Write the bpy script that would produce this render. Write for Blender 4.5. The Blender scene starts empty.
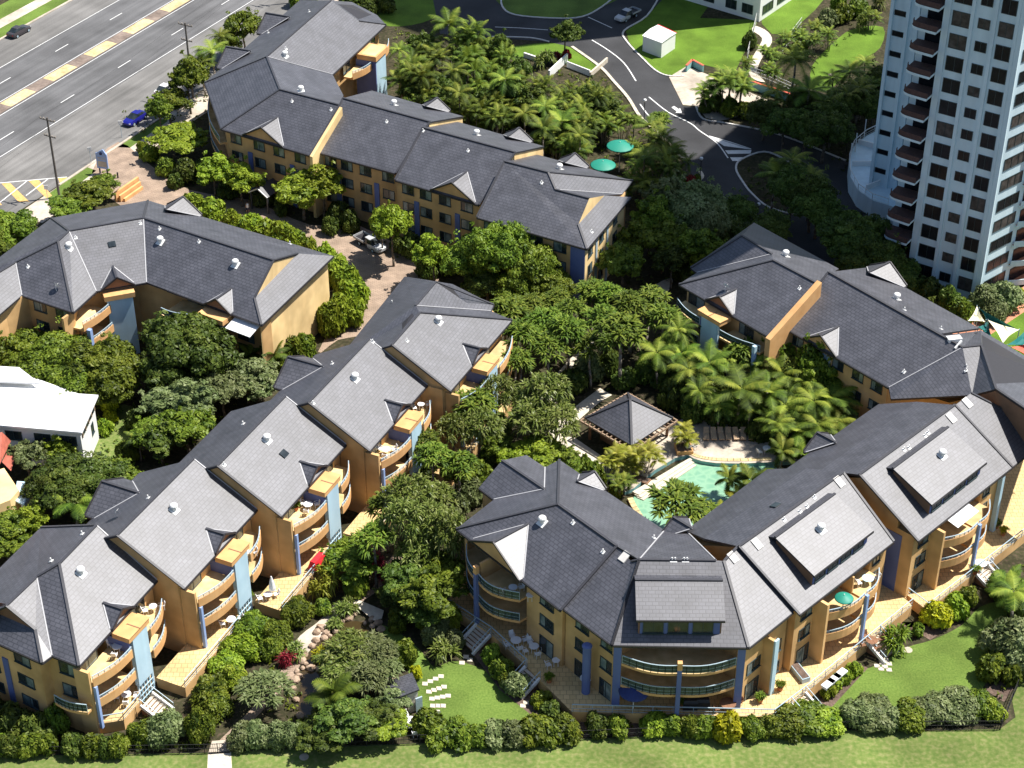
import bpy, bmesh, math, random
from mathutils import Vector, Matrix
from mathutils.bvhtree import BVHTree
R = math.radians
rnd = random.Random(7)
S = bpy.context.scene
COL = S.collection
# ---------------------------------------------------------------- camera model
CAM_H, TH, FPX = 130.0, R(35.0), 1877.26
def ray(px, py):
    u = (px - 512) / FPX; v = (py - 384) / FPX; c, s = math.cos(TH), math.sin(TH)
    return Vector((u, c - v * s, -s - v * c))
def G(px, py, z=0.0):
    d = ray(px, py); t = (CAM_H - z) / -d.z
    return Vector((d.x * t, d.y * t, z))
ZE = 9.3                      # eave height of the three storey blocks
PITCH = math.tan(R(30))
class Plane:                  # roof slope rising inward (left of A->B) from an eave
    def __init__(s, A, B, z=ZE, pitch=PITCH):
        s.a = G(*A, z); s.b = G(*B, z); e = (s.b - s.a); e.normalize(); s.e = e
        n = Vector((-e.y, e.x, 0)); s.nn = Vector((-n.x * pitch, -n.y * pitch, 1))
    def __call__(s, px, py):
        d = ray(px, py); o = Vector((0, 0, CAM_H))
        t = (s.a - o).dot(s.nn) / d.dot(s.nn)
        return o + d * t
class Frame:                  # local frame along an eave: s along, o outward, z up
    def __init__(s, a, b):
        s.a = Vector((a.x, a.y, 0)); e = Vector((b.x - a.x, b.y - a.y, 0)); s.L = e.length
        e.normalize(); s.e = e; s.n = Vector((e.y, -e.x, 0))
    def __call__(s, x, o, z):
        return s.a + s.e * x + s.n * o + Vector((0, 0, z))
def FR(A, B, z=ZE): return Frame(G(*A, z), G(*B, z))

# ---------------------------------------------------------------- materials
MATS = {}
def new_mat(name):
    m = bpy.data.materials.new(name); m.use_nodes = True; MATS[name] = m
    nt = m.node_tree; return m, nt, nt.nodes['Principled BSDF']
def noise_mat(name, c1, c2, scale=3.0, rough=0.8, spec=0.3, detail=4, bump=0.0, metal=0.0, c3=None, big=0.0):
    m, nt, b = new_mat(name); N = nt.nodes.new; L = nt.links.new
    tc = N('ShaderNodeTexCoord'); geo = N('ShaderNodeNewGeometry')
    no = N('ShaderNodeTexNoise'); no.inputs['Scale'].default_value = scale; no.inputs['Detail'].default_value = detail
    L(geo.outputs['Position'], no.inputs['Vector'])
    r = N('ShaderNodeValToRGB'); r.color_ramp.elements[0].position = .32; r.color_ramp.elements[1].position = .68
    r.color_ramp.elements[0].color = (*c1, 1); r.color_ramp.elements[1].color = (*c2, 1)
    if c3:
        e = r.color_ramp.elements.new(.5); e.color = (*c3, 1)
    L(no.outputs['Fac'], r.inputs['Fac']); out = r.outputs['Color']
    if big:
        n2 = N('ShaderNodeTexNoise'); n2.inputs['Scale'].default_value = big; n2.inputs['Detail'].default_value = 3
        L(geo.outputs['Position'], n2.inputs['Vector'])
        mr = N('ShaderNodeMapRange'); mr.inputs[1].default_value = .3; mr.inputs[2].default_value = .7
        mr.inputs[3].default_value = .72; mr.inputs[4].default_value = 1.25; L(n2.outputs['Fac'], mr.inputs[0])
        mx = N('ShaderNodeMix'); mx.data_type = 'RGBA'; mx.blend_type = 'MULTIPLY'; mx.inputs[0].default_value = 1
        L(out, mx.inputs[6]); L(mr.outputs[0], mx.inputs[7]); out = mx.outputs[2]
    L(out, b.inputs['Base Color'])
    b.inputs['Roughness'].default_value = rough; b.inputs['Specular IOR Level'].default_value = spec; b.inputs['Metallic'].default_value = metal
    if bump:
        bp = N('ShaderNodeBump'); bp.inputs['Strength'].default_value = bump; bp.inputs['Distance'].default_value = .1
        L(no.outputs['Fac'], bp.inputs['Height']); L(bp.outputs[0], b.inputs['Normal'])
    return m
def lin(r, g, b):
    f = lambda c: ((c / 255 + .055) / 1.055) ** 2.4 if c > 10 else c / 255 / 12.92
    return (f(r), f(g), f(b))
def sh(c, k): return tuple(x * k for x in c)
def flat_mat(name, c, rough=.6, spec=.4, var=.12, scale=4., metal=0.):
    return noise_mat(name, sh(c, 1 - var), sh(c, 1 + var), scale, rough, spec, metal=metal)
def brick_mat(name, c1, c2, mortar, bw, rh, ms, rough, spec, use_uv=True, bump=.4, ntint=.25, nscale=.35):
    m, nt, b = new_mat(name); N = nt.nodes.new; L = nt.links.new
    tc = N('ShaderNodeTexCoord'); geo = N('ShaderNodeNewGeometry')
    br = N('ShaderNodeTexBrick'); br.inputs['Scale'].default_value = 1
    br.inputs['Color1'].default_value = (*c1, 1); br.inputs['Color2'].default_value = (*c2, 1); br.inputs['Mortar'].default_value = (*mortar, 1)
    br.inputs['Brick Width'].default_value = bw; br.inputs['Row Height'].default_value = rh
    br.inputs['Mortar Size'].default_value = ms; br.inputs['Mortar Smooth'].default_value = .3; br.inputs['Bias'].default_value = 0
    L(tc.outputs['UV'] if use_uv else geo.outputs['Position'], br.inputs['Vector'])
    no = N('ShaderNodeTexNoise'); no.inputs['Scale'].default_value = nscale; no.inputs['Detail'].default_value = 6
    L(geo.outputs['Position'], no.inputs['Vector'])
    mr = N('ShaderNodeMapRange'); mr.inputs[1].default_value = .3; mr.inputs[2].default_value = .7
    mr.inputs[3].default_value = 1 - ntint; mr.inputs[4].default_value = 1 + ntint; L(no.outputs['Fac'], mr.inputs[0])
    mx = N('ShaderNodeMix'); mx.data_type = 'RGBA'; mx.blend_type = 'MULTIPLY'; mx.inputs[0].default_value = 1
    L(br.outputs['Color'], mx.inputs[6]); L(mr.outputs[0], mx.inputs[7]); L(mx.outputs[2], b.inputs['Base Color'])
    b.inputs['Roughness'].default_value = rough; b.inputs['Specular IOR Level'].default_value = spec
    bp = N('ShaderNodeBump'); bp.inputs['Strength'].default_value = bump; bp.inputs['Distance'].default_value = .03; bp.invert = True
    L(br.outputs['Fac'], bp.inputs['Height']); L(bp.outputs[0], b.inputs['Normal'])
    return m
def leaf_mat(name, c1, c2, c3, trans=.25, rough=.5):
    m, nt, b = new_mat(name); N = nt.nodes.new; L = nt.links.new
    at = N('ShaderNodeAttribute'); at.attribute_name = 'tint'
    oi = N('ShaderNodeObjectInfo')
    r = N('ShaderNodeValToRGB'); els = r.color_ramp.elements
    els[0].color = (*c1, 1); els[1].color = (*c3, 1); e = els.new(.5); e.color = (*c2, 1)
    L(at.outputs['Fac'], r.inputs['Fac'])
    hs = N('ShaderNodeHueSaturation'); hs.inputs['Saturation'].default_value = 1
    mr = N('ShaderNodeMapRange'); mr.inputs[3].default_value = .485; mr.inputs[4].default_value = .515
    mv = N('ShaderNodeMapRange'); mv.inputs[3].default_value = .75; mv.inputs[4].default_value = 1.25
    L(oi.outputs['Random'], mr.inputs[0]); L(oi.outputs['Random'], mv.inputs[0])
    L(mr.outputs[0], hs.inputs['Hue']); L(mv.outputs[0], hs.inputs['Value']); L(r.outputs[0], hs.inputs['Color'])
    L(hs.outputs[0], b.inputs['Base Color']); b.inputs['Roughness'].default_value = rough; b.inputs['Specular IOR Level'].default_value = .22
    tr = N('ShaderNodeBsdfTranslucent'); L(hs.outputs[0], tr.inputs['Color'])
    ms = N('ShaderNodeMixShader'); ms.inputs[0].default_value = trans
    L(b.outputs[0], ms.inputs[1]); L(tr.outputs[0], ms.inputs[2])
    L(ms.outputs[0], nt.nodes['Material Output'].inputs['Surface'])
    return m
M = MATS
brick_mat('roof_tile', (.060, .061, .073), (.078, .079, .093), (.036, .037, .045), .62, .40, .05, .50, 1.0, bump=.1, ntint=.24, nscale=.6)
flat_mat('ridge_tile', (.045, .045, .052), .5, .5)
flat_mat('white_metal', (.72, .72, .70), .5, .5, .05)
flat_mat('valley_metal', (.40, .40, .41), .5, .5, .05)
flat_mat('dark_gutter', (.030, .028, .032), .5, .4)
noise_mat('render_orange', (.56, .345, .15), (.64, .405, .185), .6, .85, .2, big=.15)
noise_mat('render_cream', (.78, .56, .27), (.84, .62, .31), .6, .85, .2, big=.15)
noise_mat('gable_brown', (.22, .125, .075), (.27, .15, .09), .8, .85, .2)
noise_mat('box_orange', (.62, .34, .14), (.70, .41, .18), .8, .8, .2)
noise_mat('blue_render', (.115, .15, .34), (.14, .18, .39), .6, .8, .25)
noise_mat('pale_blue', (.40, .57, .67), (.45, .62, .72), .6, .7, .3)
noise_mat('terrace_tile', (.60, .43, .20), (.70, .52, .27), 1.2, .75, .25, big=.3)
brick_mat('paving_tile', (.60, .43, .20), (.70, .50, .24), (.40, .27, .13), .62, .62, .035, .7, .3, ntint=.15)
brick_mat('brick_paver', (.30, .225, .17), (.36, .27, .20), (.22, .16, .12), .5, .25, .03, .85, .2, ntint=.22, nscale=.6)
flat_mat('rail_metal', (.36, .46, .52), .4, .5, .05)
flat_mat('post_blue', (.27, .38, .64), .5, .4, .06)
noise_mat('glass_dark', (.012, .018, .022), (.035, .045, .05), 1.3, .12, .6)
noise_mat('glass_curtain', (.06, .10, .11), (.26, .31, .30), .9, .2, .6)
flat_mat('rail_glass', (.035, .055, .062), .25, .4, .1)
flat_mat('frame_dark', (.03, .05, .055), .4, .5)
flat_mat('white_plastic', (.80, .80, .80), .4, .5, .03)
def road_mat(name, c1, c2, ang):
    m = noise_mat(name, c1, c2, 6, .9, .2, big=.12); nt = m.node_tree; N = nt.nodes.new; L = nt.links.new; b = nt.nodes['Principled BSDF']
    src = b.inputs['Base Color'].links[0].from_socket; geo = N('ShaderNodeNewGeometry'); mp = N('ShaderNodeMapping'); mp.vector_type = 'TEXTURE'
    mp.inputs['Rotation'].default_value = (0, 0, ang); mp.inputs['Scale'].default_value = (28, .9, 1); L(geo.outputs['Position'], mp.inputs['Vector'])
    no = N('ShaderNodeTexNoise'); no.inputs['Scale'].default_value = 1; no.inputs['Detail'].default_value = 5; L(mp.outputs[0], no.inputs['Vector'])
    mr = N('ShaderNodeMapRange'); mr.inputs[1].default_value = .3; mr.inputs[2].default_value = .7; mr.inputs[3].default_value = .80; mr.inputs[4].default_value = 1.16; L(no.outputs['Fac'], mr.inputs[0])
    mx = N('ShaderNodeMix'); mx.data_type = 'RGBA'; mx.blend_type = 'MULTIPLY'; mx.inputs[0].default_value = 1; L(src, mx.inputs[6]); L(mr.outputs[0], mx.inputs[7]); L(mx.outputs[2], b.inputs['Base Color'])
road_mat('asphalt', (.105, .105, .11), (.14, .14, .14), R(61.54))
road_mat('asphalt_pale', (.15, .146, .14), (.19, .184, .176), R(61.54))
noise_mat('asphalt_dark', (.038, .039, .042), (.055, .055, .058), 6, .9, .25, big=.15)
flat_mat('road_paint', (.72, .72, .70), .7, .3, .1, 2)
noise_mat('concrete', (.42, .36, .29), (.52, .45, .37), 2, .9, .2, big=.3)
noise_mat('kerb_white', (.55, .53, .50), (.66, .64, .60), 2, .8, .2)
noise_mat('median_cream', (.50, .39, .20), (.66, .53, .29), 2.5, .9, .1, big=.4)
noise_mat('median_brown', (.18, .14, .12), (.25, .20, .165), 2.5, .9, .1, big=.4)
noise_mat('chevron_yellow', (.56, .33, .11), (.66, .41, .16), 2, .8, .2)
noise_mat('lawn', (.082, .138, .024), (.138, .200, .040), 5, .9, .15, bump=.25, c3=(.110, .170, .032), big=.22)
noise_mat('lawn_dry', (.095, .150, .032), (.205, .215, .080), 2.2, .9, .15, bump=.25, c3=(.135, .178, .046), big=.13)
noise_mat('lawn_bright', (.075, .150, .014), (.125, .200, .026), 5, .9, .15, bump=.25, big=.25)
noise_mat('soil', (.035, .028, .020), (.085, .062, .045), 2.2, .95, .1, bump=.4, c3=(.045, .045, .022), big=.3)
noise_mat('mulch', (.10, .07, .055), (.17, .12, .095), 4, .95, .1, bump=.5, big=.5)
noise_mat('stone_pale', (.50, .44, .35), (.62, .56, .46), 2.5, .85, .2)
noise_mat('rock', (.27, .19, .13), (.44, .33, .24), 1.6, .9, .2, bump=.4)
flat_mat('trunk_bark', (.14, .115, .09), .9, .2, .3, 5)
flat_mat('palm_bark', (.24, .215, .18), .9, .2, .3, 5)
flat_mat('black_rubber', (.02, .02, .02), .7, .3)
flat_mat('wood_brown', (.22, .11, .06), .6, .3, .25, 6)
flat_mat('pole_wood', (.13, .115, .10), .8, .2, .2, 6)
flat_mat('pergola_timber', (.30, .21, .14), .7, .3, .15, 6)
flat_mat('timber_pale', (.52, .37, .24), .7, .3, .15, 6)
flat_mat('red_cloth', (.65, .02, .03), .7, .3)
flat_mat('blue_cloth', (.03, .045, .15), .7, .3)
flat_mat('green_cloth', (.02, .24, .17), .55, .4, .05)
flat_mat('teal_sail', (.01, .13, .12), .7, .3, .06)
flat_mat('cream_sail', (.75, .70, .50), .7, .3, .04)
flat_mat('red_sail', (.62, .13, .08), .7, .3, .06)
flat_mat('tower_wall', (.62, .77, .83), .7, .3, .03, .3)
flat_mat('tower_brick', (.095, .058, .052), .8, .2, .15)
flat_mat('tower_blind', (.07, .062, .058), .3, .3, .5, 1.5)
flat_mat('tower_glass', (.012, .014, .018), .2, .25, .3, 1.2)
flat_mat('tower_tile', (.50, .22, .13), .8, .2, .15)
flat_mat('white_wall', (.78, .78, .76), .7, .3, .04, .5)
flat_mat('white_roof', (.82, .82, .82), .5, .4, .04, .4)
flat_mat('red_roof', (.42, .12, .08), .7, .3, .2, 1.5)
flat_mat('teal_wall', (.22, .42, .42), .7, .3, .08)
flat_mat('dark_brown', (.08, .05, .04), .8, .2)
flat_mat('skin', (.45, .26, .17), .6, .3)
flat_mat('navy', (.03, .03, .07), .8, .2)
flat_mat('terracotta', (.45, .16, .07), .7, .3)
leaf_mat('leaf_mid', (0.0312, 0.0605, 0.008), (0.1278, 0.183, 0.016), (0.247, 0.2958, 0.035))
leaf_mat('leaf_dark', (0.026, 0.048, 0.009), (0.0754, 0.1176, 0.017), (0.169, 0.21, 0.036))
leaf_mat('leaf_light', (0.066, 0.1155, 0.01), (0.2059, 0.2745, 0.018), (0.325, 0.3828, 0.045))
leaf_mat('leaf_grey', (.060, .088, .028), (.15, .185, .065), (.29, .32, .15))
leaf_mat('leaf_yellow', (.18, .21, .01), (.42, .44, .015), (.60, .59, .03))
leaf_mat('leaf_red', (.12, .01, .015), (.26, .02, .03), (.36, .05, .06))
leaf_mat('palm_leaf', (.022, .048, .007), (.095, .150, .014), (.26, .30, .040), .2, .62)
leaf_mat('palm_yellow', (.12, .14, .012), (.25, .26, .028), (.44, .40, .08), .3, .4)
leaf_mat('spike_leaf', (.045, .08, .014), (.15, .195, .036), (.32, .34, .125), .25, .38)

def streaks(name, lo=.90, hi=1.06):          # rain streaks and faded patches running down a wall
    nt = MATS[name].node_tree; N = nt.nodes.new; L = nt.links.new; b = nt.nodes['Principled BSDF']
    src = b.inputs['Base Color'].links[0].from_socket; geo = N('ShaderNodeNewGeometry'); mp = N('ShaderNodeMapping')
    mp.inputs['Scale'].default_value = (.8, .8, .10); L(geo.outputs['Position'], mp.inputs['Vector'])
    no = N('ShaderNodeTexNoise'); no.inputs['Scale'].default_value = 1; no.inputs['Detail'].default_value = 6; L(mp.outputs[0], no.inputs['Vector'])
    mr = N('ShaderNodeMapRange'); mr.inputs[1].default_value = .3; mr.inputs[2].default_value = .7; mr.inputs[3].default_value = lo; mr.inputs[4].default_value = hi; L(no.outputs['Fac'], mr.inputs[0])
    mx = N('ShaderNodeMix'); mx.data_type = 'RGBA'; mx.blend_type = 'MULTIPLY'; mx.inputs[0].default_value = 1; L(src, mx.inputs[6]); L(mr.outputs[0], mx.inputs[7]); L(mx.outputs[2], b.inputs['Base Color'])
for _n in ('render_orange', 'render_cream', 'box_orange', 'blue_render', 'pale_blue', 'gable_brown'): streaks(_n)
streaks('tower_wall', .9, 1.06); streaks('white_roof', .9, 1.03)
# ---------------------------------------------------------------- mesh builder
OFF = {}
class MB:
    def __init__(s): s.v = []; s.f = []; s.m = []; s.uv = {}
    def poly(s, pts, mi=0, uv=None):
        i = len(s.v); s.v += [Vector(p) for p in pts]; s.f.append(list(range(i, i + len(pts)))); s.m.append(mi)
        if uv: s.uv[len(s.f) - 1] = uv
    def autouv(s, pts, mi=0):       # metres; u along the contour line, v up the slope
        n = Vector((0, 0, 0))
        for k in range(len(pts)):
            a, b = pts[k], pts[(k + 1) % len(pts)]
            n += Vector(a).cross(Vector(b))
        if n.length < 1e-9: return
        n.normalize()
        if n.z < 0: pts = list(reversed(pts)); n = -n
        h = Vector((0, 0, 1)).cross(n)
        if h.length < 1e-3: h = Vector((1, 0, 0))
        h.normalize(); g = n.cross(h); o = Vector(pts[0])
        s.poly(pts, mi, [((Vector(p)).dot(h), (Vector(p)).dot(g)) for p in pts])
    def hexa(s, p, mi=0):           # 8 corners, bottom ring then top ring
        i = len(s.v); s.v += [Vector(q) for q in p]
        for f in ((0, 3, 2, 1), (4, 5, 6, 7), (0, 1, 5, 4), (1, 2, 6, 5), (2, 3, 7, 6), (3, 0, 4, 7)):
            s.f.append([i + k for k in f]); s.m.append(mi)
    def box(s, fr, s0, s1, o0, o1, z0, z1, mi=0):
        s.hexa([fr(s0, o0, z0), fr(s1, o0, z0), fr(s1, o1, z0), fr(s0, o1, z0), fr(s0, o0, z1), fr(s1, o0, z1), fr(s1, o1, z1), fr(s0, o1, z1)], mi)
    def prism(s, pts, z0, z1, mi=0, mt=None, uvtop=True):
        b = [Vector((p[0], p[1], z0)) for p in pts]; t = [Vector((p[0], p[1], z1)) for p in pts]; n = len(pts)
        s.autouv(t, mi if mt is None else mt); s.poly(list(reversed(b)), mi)
        for k in range(n): s.poly([b[k], b[(k + 1) % n], t[(k + 1) % n], t[k]], mi)
    def tube(s, p, q, r, n=6, mi=0, r2=None, cap=True):
        p, q = Vector(p), Vector(q); d = q - p
        if d.length < 1e-6: return
        d.normalize(); u = d.cross(Vector((0, 0, 1)))
        if u.length < 1e-3: u = Vector((1, 0, 0))
        u.normalize(); w = d.cross(u); r2 = r if r2 is None else r2; i = len(s.v)
        for k in range(n):
            a = 2 * math.pi * k / n; c = u * math.cos(a) + w * math.sin(a)
            s.v.append(p + c * r); s.v.append(q + c * r2)
        for k in range(n):
            j = (k + 1) % n; s.f.append([i + 2 * k, i + 2 * j, i + 2 * j + 1, i + 2 * k + 1]); s.m.append(mi)
        if cap:
            s.f.append([i + 2 * k for k in range(n)][::-1]); s.m.append(mi)
            s.f.append([i + 2 * k + 1 for k in range(n)]); s.m.append(mi)
    def bar(s, p, q, w, h, mi=0):
        p, q = Vector(p), Vector(q); d = (q - p)
        if d.length < 1e-6: return
        d.normalize(); u = d.cross(Vector((0, 0, 1)))
        if u.length < 1e-3: u = Vector((1, 0, 0))
        u.normalize(); t = u.cross(d); u = u * (w / 2); t = t * (h / 2)
        s.hexa([p - u - t, q - u - t, q + u - t, p + u - t, p - u + t, q - u + t, q + u + t, p + u + t], mi)
    def lathe(s, c, prof, n=12, mi=0):
        i = len(s.v); c = Vector(c)
        for r, z in prof:
            for k in range(n):
                a = 2 * math.pi * k / n; s.v.append(c + Vector((r * math.cos(a), r * math.sin(a), z)))
        for j in range(len(prof) - 1):
            for k in range(n):
                k2 = (k + 1) % n; s.f.append([i + j * n + k, i + j * n + k2, i + (j + 1) * n + k2, i + (j + 1) * n + k]); s.m.append(mi)
        s.f.append([i + k for k in range(n)][::-1]); s.m.append(mi)
        s.f.append([i + (len(prof) - 1) * n + k for k in range(n)]); s.m.append(mi)
    def mesh(s, name, mats, off=Vector((0, 0, 0)), smooth=False, fix=True):
        me = bpy.data.meshes.new(name)
        me.from_pydata([tuple(p - off) for p in s.v], [], s.f)
        for m in mats: me.materials.append(MATS[m])
        me.polygons.foreach_set('material_index', s.m)
        if s.uv:
            uvl = me.uv_layers.new(name='UVMap').data
            for fi, uv in s.uv.items():
                for li, c in zip(me.polygons[fi].loop_indices, uv): uvl[li].uv = c
        if smooth: me.polygons.foreach_set('use_smooth', [True] * len(me.polygons))
        if fix and not s.uv:
            bm = bmesh.new(); bm.from_mesh(me); bmesh.ops.recalc_face_normals(bm, faces=bm.faces); bm.to_mesh(me); bm.free()
        me.update(); return me
    def build(s, name, mats, parent=None, smooth=False, loc=None):
        if isinstance(mats, str): mats = [mats]
        off = OFF[parent.name] if parent is not None else (Vector(loc) if loc is not None else Vector((0, 0, 0)))
        o = bpy.data.objects.new(name, s.mesh(name, mats, off, smooth)); COL.objects.link(o)
        OFF[o.name] = off
        if parent is not None: o.parent = parent
        else: o.location = off
        return o
def tag(o, label=None, cat=None, group=None, kind=None):
    if label: o['label'] = label
    if cat: o['category'] = cat
    if group: o['group'] = group
    if kind: o['kind'] = kind
    return o
def empty(name, loc, label=None, cat=None, group=None):
    o = bpy.data.objects.new(name, None); COL.objects.link(o); o.location = loc; o.empty_display_size = .5
    OFF[o.name] = Vector(loc); return tag(o, label, cat, group)
def kids(o): return [c for c in bpy.data.objects if c.parent == o]
KID = {}
def copy_tree(o, parent=None):
    c = o.copy(); COL.objects.link(c); c.parent = parent
    if o.name not in KID: KID[o.name] = [x.name for x in kids(o)]
    for n in KID[o.name]: copy_tree(bpy.data.objects[n], c)
    return c
def place(proto, used, loc, rz=0, sc=1.0, label=None, group=None):
    o = proto if not used else copy_tree(proto)
    o.location = loc; o.rotation_euler = (0, 0, rz); o.scale = (sc, sc, sc) if not isinstance(sc, tuple) else sc
    if label: o['label'] = label
    if group: o['group'] = group
    return o
# ---------------------------------------------------------------- building kit
ROOF_T = []; ROOF_OWN = []          # triangles for placing things on the roofs
Z1, Z2, Z3 = 1.3, 4.1, 6.85         # floor levels
def roof_part(root, polys, caps=(), valleys=(), gutters=(), name='roof', th=.24):
    mb = MB()
    for pts in polys:
        pts = [Vector(p) for p in pts]
        mb.autouv(pts, 0); n = len(pts); lo = [p - Vector((0, 0, th)) for p in pts]
        mb.poly(list(reversed(lo)), 1)
        for k in range(n): mb.poly([lo[k], lo[(k + 1) % n], pts[(k + 1) % n], pts[k]], 1)
        for k in range(1, n - 1):
            ROOF_T.append((pts[0], pts[k], pts[k + 1])); ROOF_OWN.append(root.name)
    o = mb.build(name, ['roof_tile', 'dark_gutter'], root)
    up = Vector((0, 0, .05))
    for p, q in caps:
        c = MB(); c.bar(p + up, q + up, .26, .12); c.build('ridge_cap', 'ridge_tile', o)
    for p, q in valleys:
        c = MB(); c.bar(p + up, q + up, .12, .05); c.build('valley_flashing', 'valley_metal', o)
    for p, q in gutters:
        c = MB(); c.bar(p - Vector((0, 0, .14)), q - Vector((0, 0, .14)), .16, .2); c.build('gutter', 'dark_gutter', o)
    return o
def wall(root, pts, z0, z1, mat='render_orange', name='wall'):
    mb = MB(); mb.prism(pts, z0, z1); return mb.build(name, mat, root)
def fwall(root, fr, s0, s1, o0, o1, z0, z1, mat='render_orange', name='wall'):
    mb = MB(); mb.box(fr, s0, s1, o0, o1, z0, z1); return mb.build(name, mat, root)
def gable_block(root, fr, s0, s1, half, ofront=-.9, oback=.6, drop=.3, mat='render_orange', flatback=None):
    z = lambda o: ZE + PITCH * (-o) - drop
    zb = lambda o: ZE + PITCH * (2 * half + o) - drop
    ob = -2 * half + oback
    sec = [(ofront, 0), (ofront, z(ofront)), (-half, z(-half)), (ob, zb(ob)), (ob, 0)]
    if flatback: sec = sec[:2] + [(-half, z(-half)), (-half - 4.4, z(-half) - 2.3), (-half - 8.4, z(-half) - 4.7), (-half - 8.4, 0)]
    n = len(sec); mb = MB(); a = [fr(s0, o, h) for o, h in sec]; b = [fr(s1, o, h) for o, h in sec]
    mb.poly(a); mb.poly(list(reversed(b)))
    for k in range(n): mb.poly([a[k], b[k], b[(k + 1) % n], a[(k + 1) % n]])
    return mb.build('wall', mat, root)
def window(root, fr, s, o, z, w=1.7, h=1.25, mat='glass_dark', mull=1, sill=True, name='window'):
    f = MB(); t = .07
    f.box(fr, s - t, s + w + t, o, o + .08, z - t, z); f.box(fr, s - t, s + w + t, o, o + .08, z + h, z + h + t)
    f.box(fr, s - t, s, o, o + .08, z, z + h); f.box(fr, s + w, s + w + t, o, o + .08, z, z + h)
    for k in range(mull):
        x = s + w * (k + 1) / (mull + 1); f.box(fr, x - .03, x + .03, o + .031, o + .07, z, z + h)
    if sill: f.box(fr, s - .12, s + w + .12, o, o + .16, z - t - .07, z - t - .002)
    fo = f.build(name, 'frame_dark', root)
    p = MB()
    if mat == 'mix':
        k = rnd.choice([.35, .5, .65]); p.box(fr, s, s + w * k, o, o + .03, z, z + h, 0); p.box(fr, s + w * k, s + w, o, o + .03, z, z + h, 1)
        if rnd.random() < .5: p.build('pane', ['glass_curtain', 'glass_dark'], fo)
        else: p.build('pane', ['glass_dark', 'glass_curtain'], fo)
    else:
        p.box(fr, s, s + w, o, o + .03, z, z + h); p.build('pane', mat, fo)
    return fo
def door(root, fr, s, o, z, w=2.4, h=2.05, mat='mix'): return window(root, fr, s, o, z, w, h, mat, 1, False, 'sliding_door')
def rail_on(parent, pts, z0, h=1.0, mat='rail_metal', glass=False, posts=1.4, name='railing'):
    mb = MB()
    for p, q in zip(pts[:-1], pts[1:]):
        p = Vector((p[0], p[1], z0)); q = Vector((q[0], q[1], z0)); u = Vector((0, 0, h))
        mb.bar(p + u, q + u, .09, .07)
        mb.bar(p + u * .5, q + u * .5, .03, .03); mb.bar(p + u * .15, q + u * .15, .03, .03)
        n = max(1, int((q - p).length / posts))
        for k in range(n + 1):
            r = p.lerp(q, k / n); mb.bar(r, r + u, .05, .05)
        if glass:
            d = (q - p); d.normalize(); nn = Vector((d.y, -d.x, 0)) * .012
            a, b = p + Vector((0, 0, .1)), q + Vector((0, 0, .1)); w = Vector((0, 0, h - .18))
            mb.hexa([a - nn, b - nn, b + nn, a + nn, a - nn + w, b - nn + w, b + nn + w, a + nn + w], 1)
    return mb.build(name, [mat, 'rail_glass'], parent)
def curve_pts(fr, s0, s1, oA, oB, bulge, n=9):
    P = []
    for k in range(n):
        t = k / (n - 1); P.append(fr(s0 + (s1 - s0) * t, oA + (oB - oA) * t + bulge * math.sin(math.pi * t), 0))
    return P
def balcony(root, fr, s0, s1, oA, oB, bulge, z, oin=-.88, style='solid', n=9):
    out = curve_pts(fr, s0, s1, oA, oB, bulge, n)
    mb = MB(); pts = [fr(s0, oin, 0)] + out + [fr(s1, oin, 0)]
    mb.prism(pts, z - .28, z, 0, 1)
    if style == 'solid':
        for p, q in zip(out[:-1], out[1:]):
            a, b = Vector((p.x, p.y, z + .26)), Vector((q.x, q.y, z + .26)); mb.bar(a, b, .14, 1.0, 0)
    b = mb.build('balcony', ['box_orange', 'terrace_tile'] if style == 'solid' else ['box_orange', 'terrace_tile'], root)
    if style == 'solid': rail_on(b, out, z + .75, .35, posts=2)
    else: rail_on(b, [p.lerp(fr(fr.L / 2, -2, 0), .01) for p in out], z, 1.0, glass=True)
    return b
def gablet(root, fr, sc, w=2.3, h=1.5, of=.12, zb=None, ends=True, mat='render_orange', name='roof_gable'):
    zb = ZE + .12 if zb is None else zb
    back = -h / PITCH - .5
    A, B = fr(sc - w, of, zb), fr(sc + w, of, zb); T = fr(sc, of, zb + h)
    zbk = zb + h; K = fr(sc, -(zbk - ZE) / PITCH + .0, zbk - .02)
    a2, b2 = fr(sc - w, -(zb - ZE) / PITCH - .05, zb - .03), fr(sc + w, -(zb - ZE) / PITCH - .05, zb - .03)
    o = roof_part(root, [[A, T, K, a2], [T, B, b2, K]], [(T, K)], [(K, a2), (K, b2)], [(A, a2), (B, b2)], name, .12)
    g = MB(); e = fr.n * -.35; dz = Vector((0, 0, -.14))
    g.poly([A + e + dz, B + e + dz, T + e + dz]); g.poly([A + e * 1.6 + dz, T + e * 1.6 + dz, B + e * 1.6 + dz])
    g.build('gable_wall', mat, root)
    f = MB(); f.bar(A + Vector((0, 0, .03)), T + Vector((0, 0, .03)), .14, .2); f.bar(B + Vector((0, 0, .03)), T + Vector((0, 0, .03)), .14, .2)
    f.build('barge_board', 'dark_gutter', o)
    return o
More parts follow.
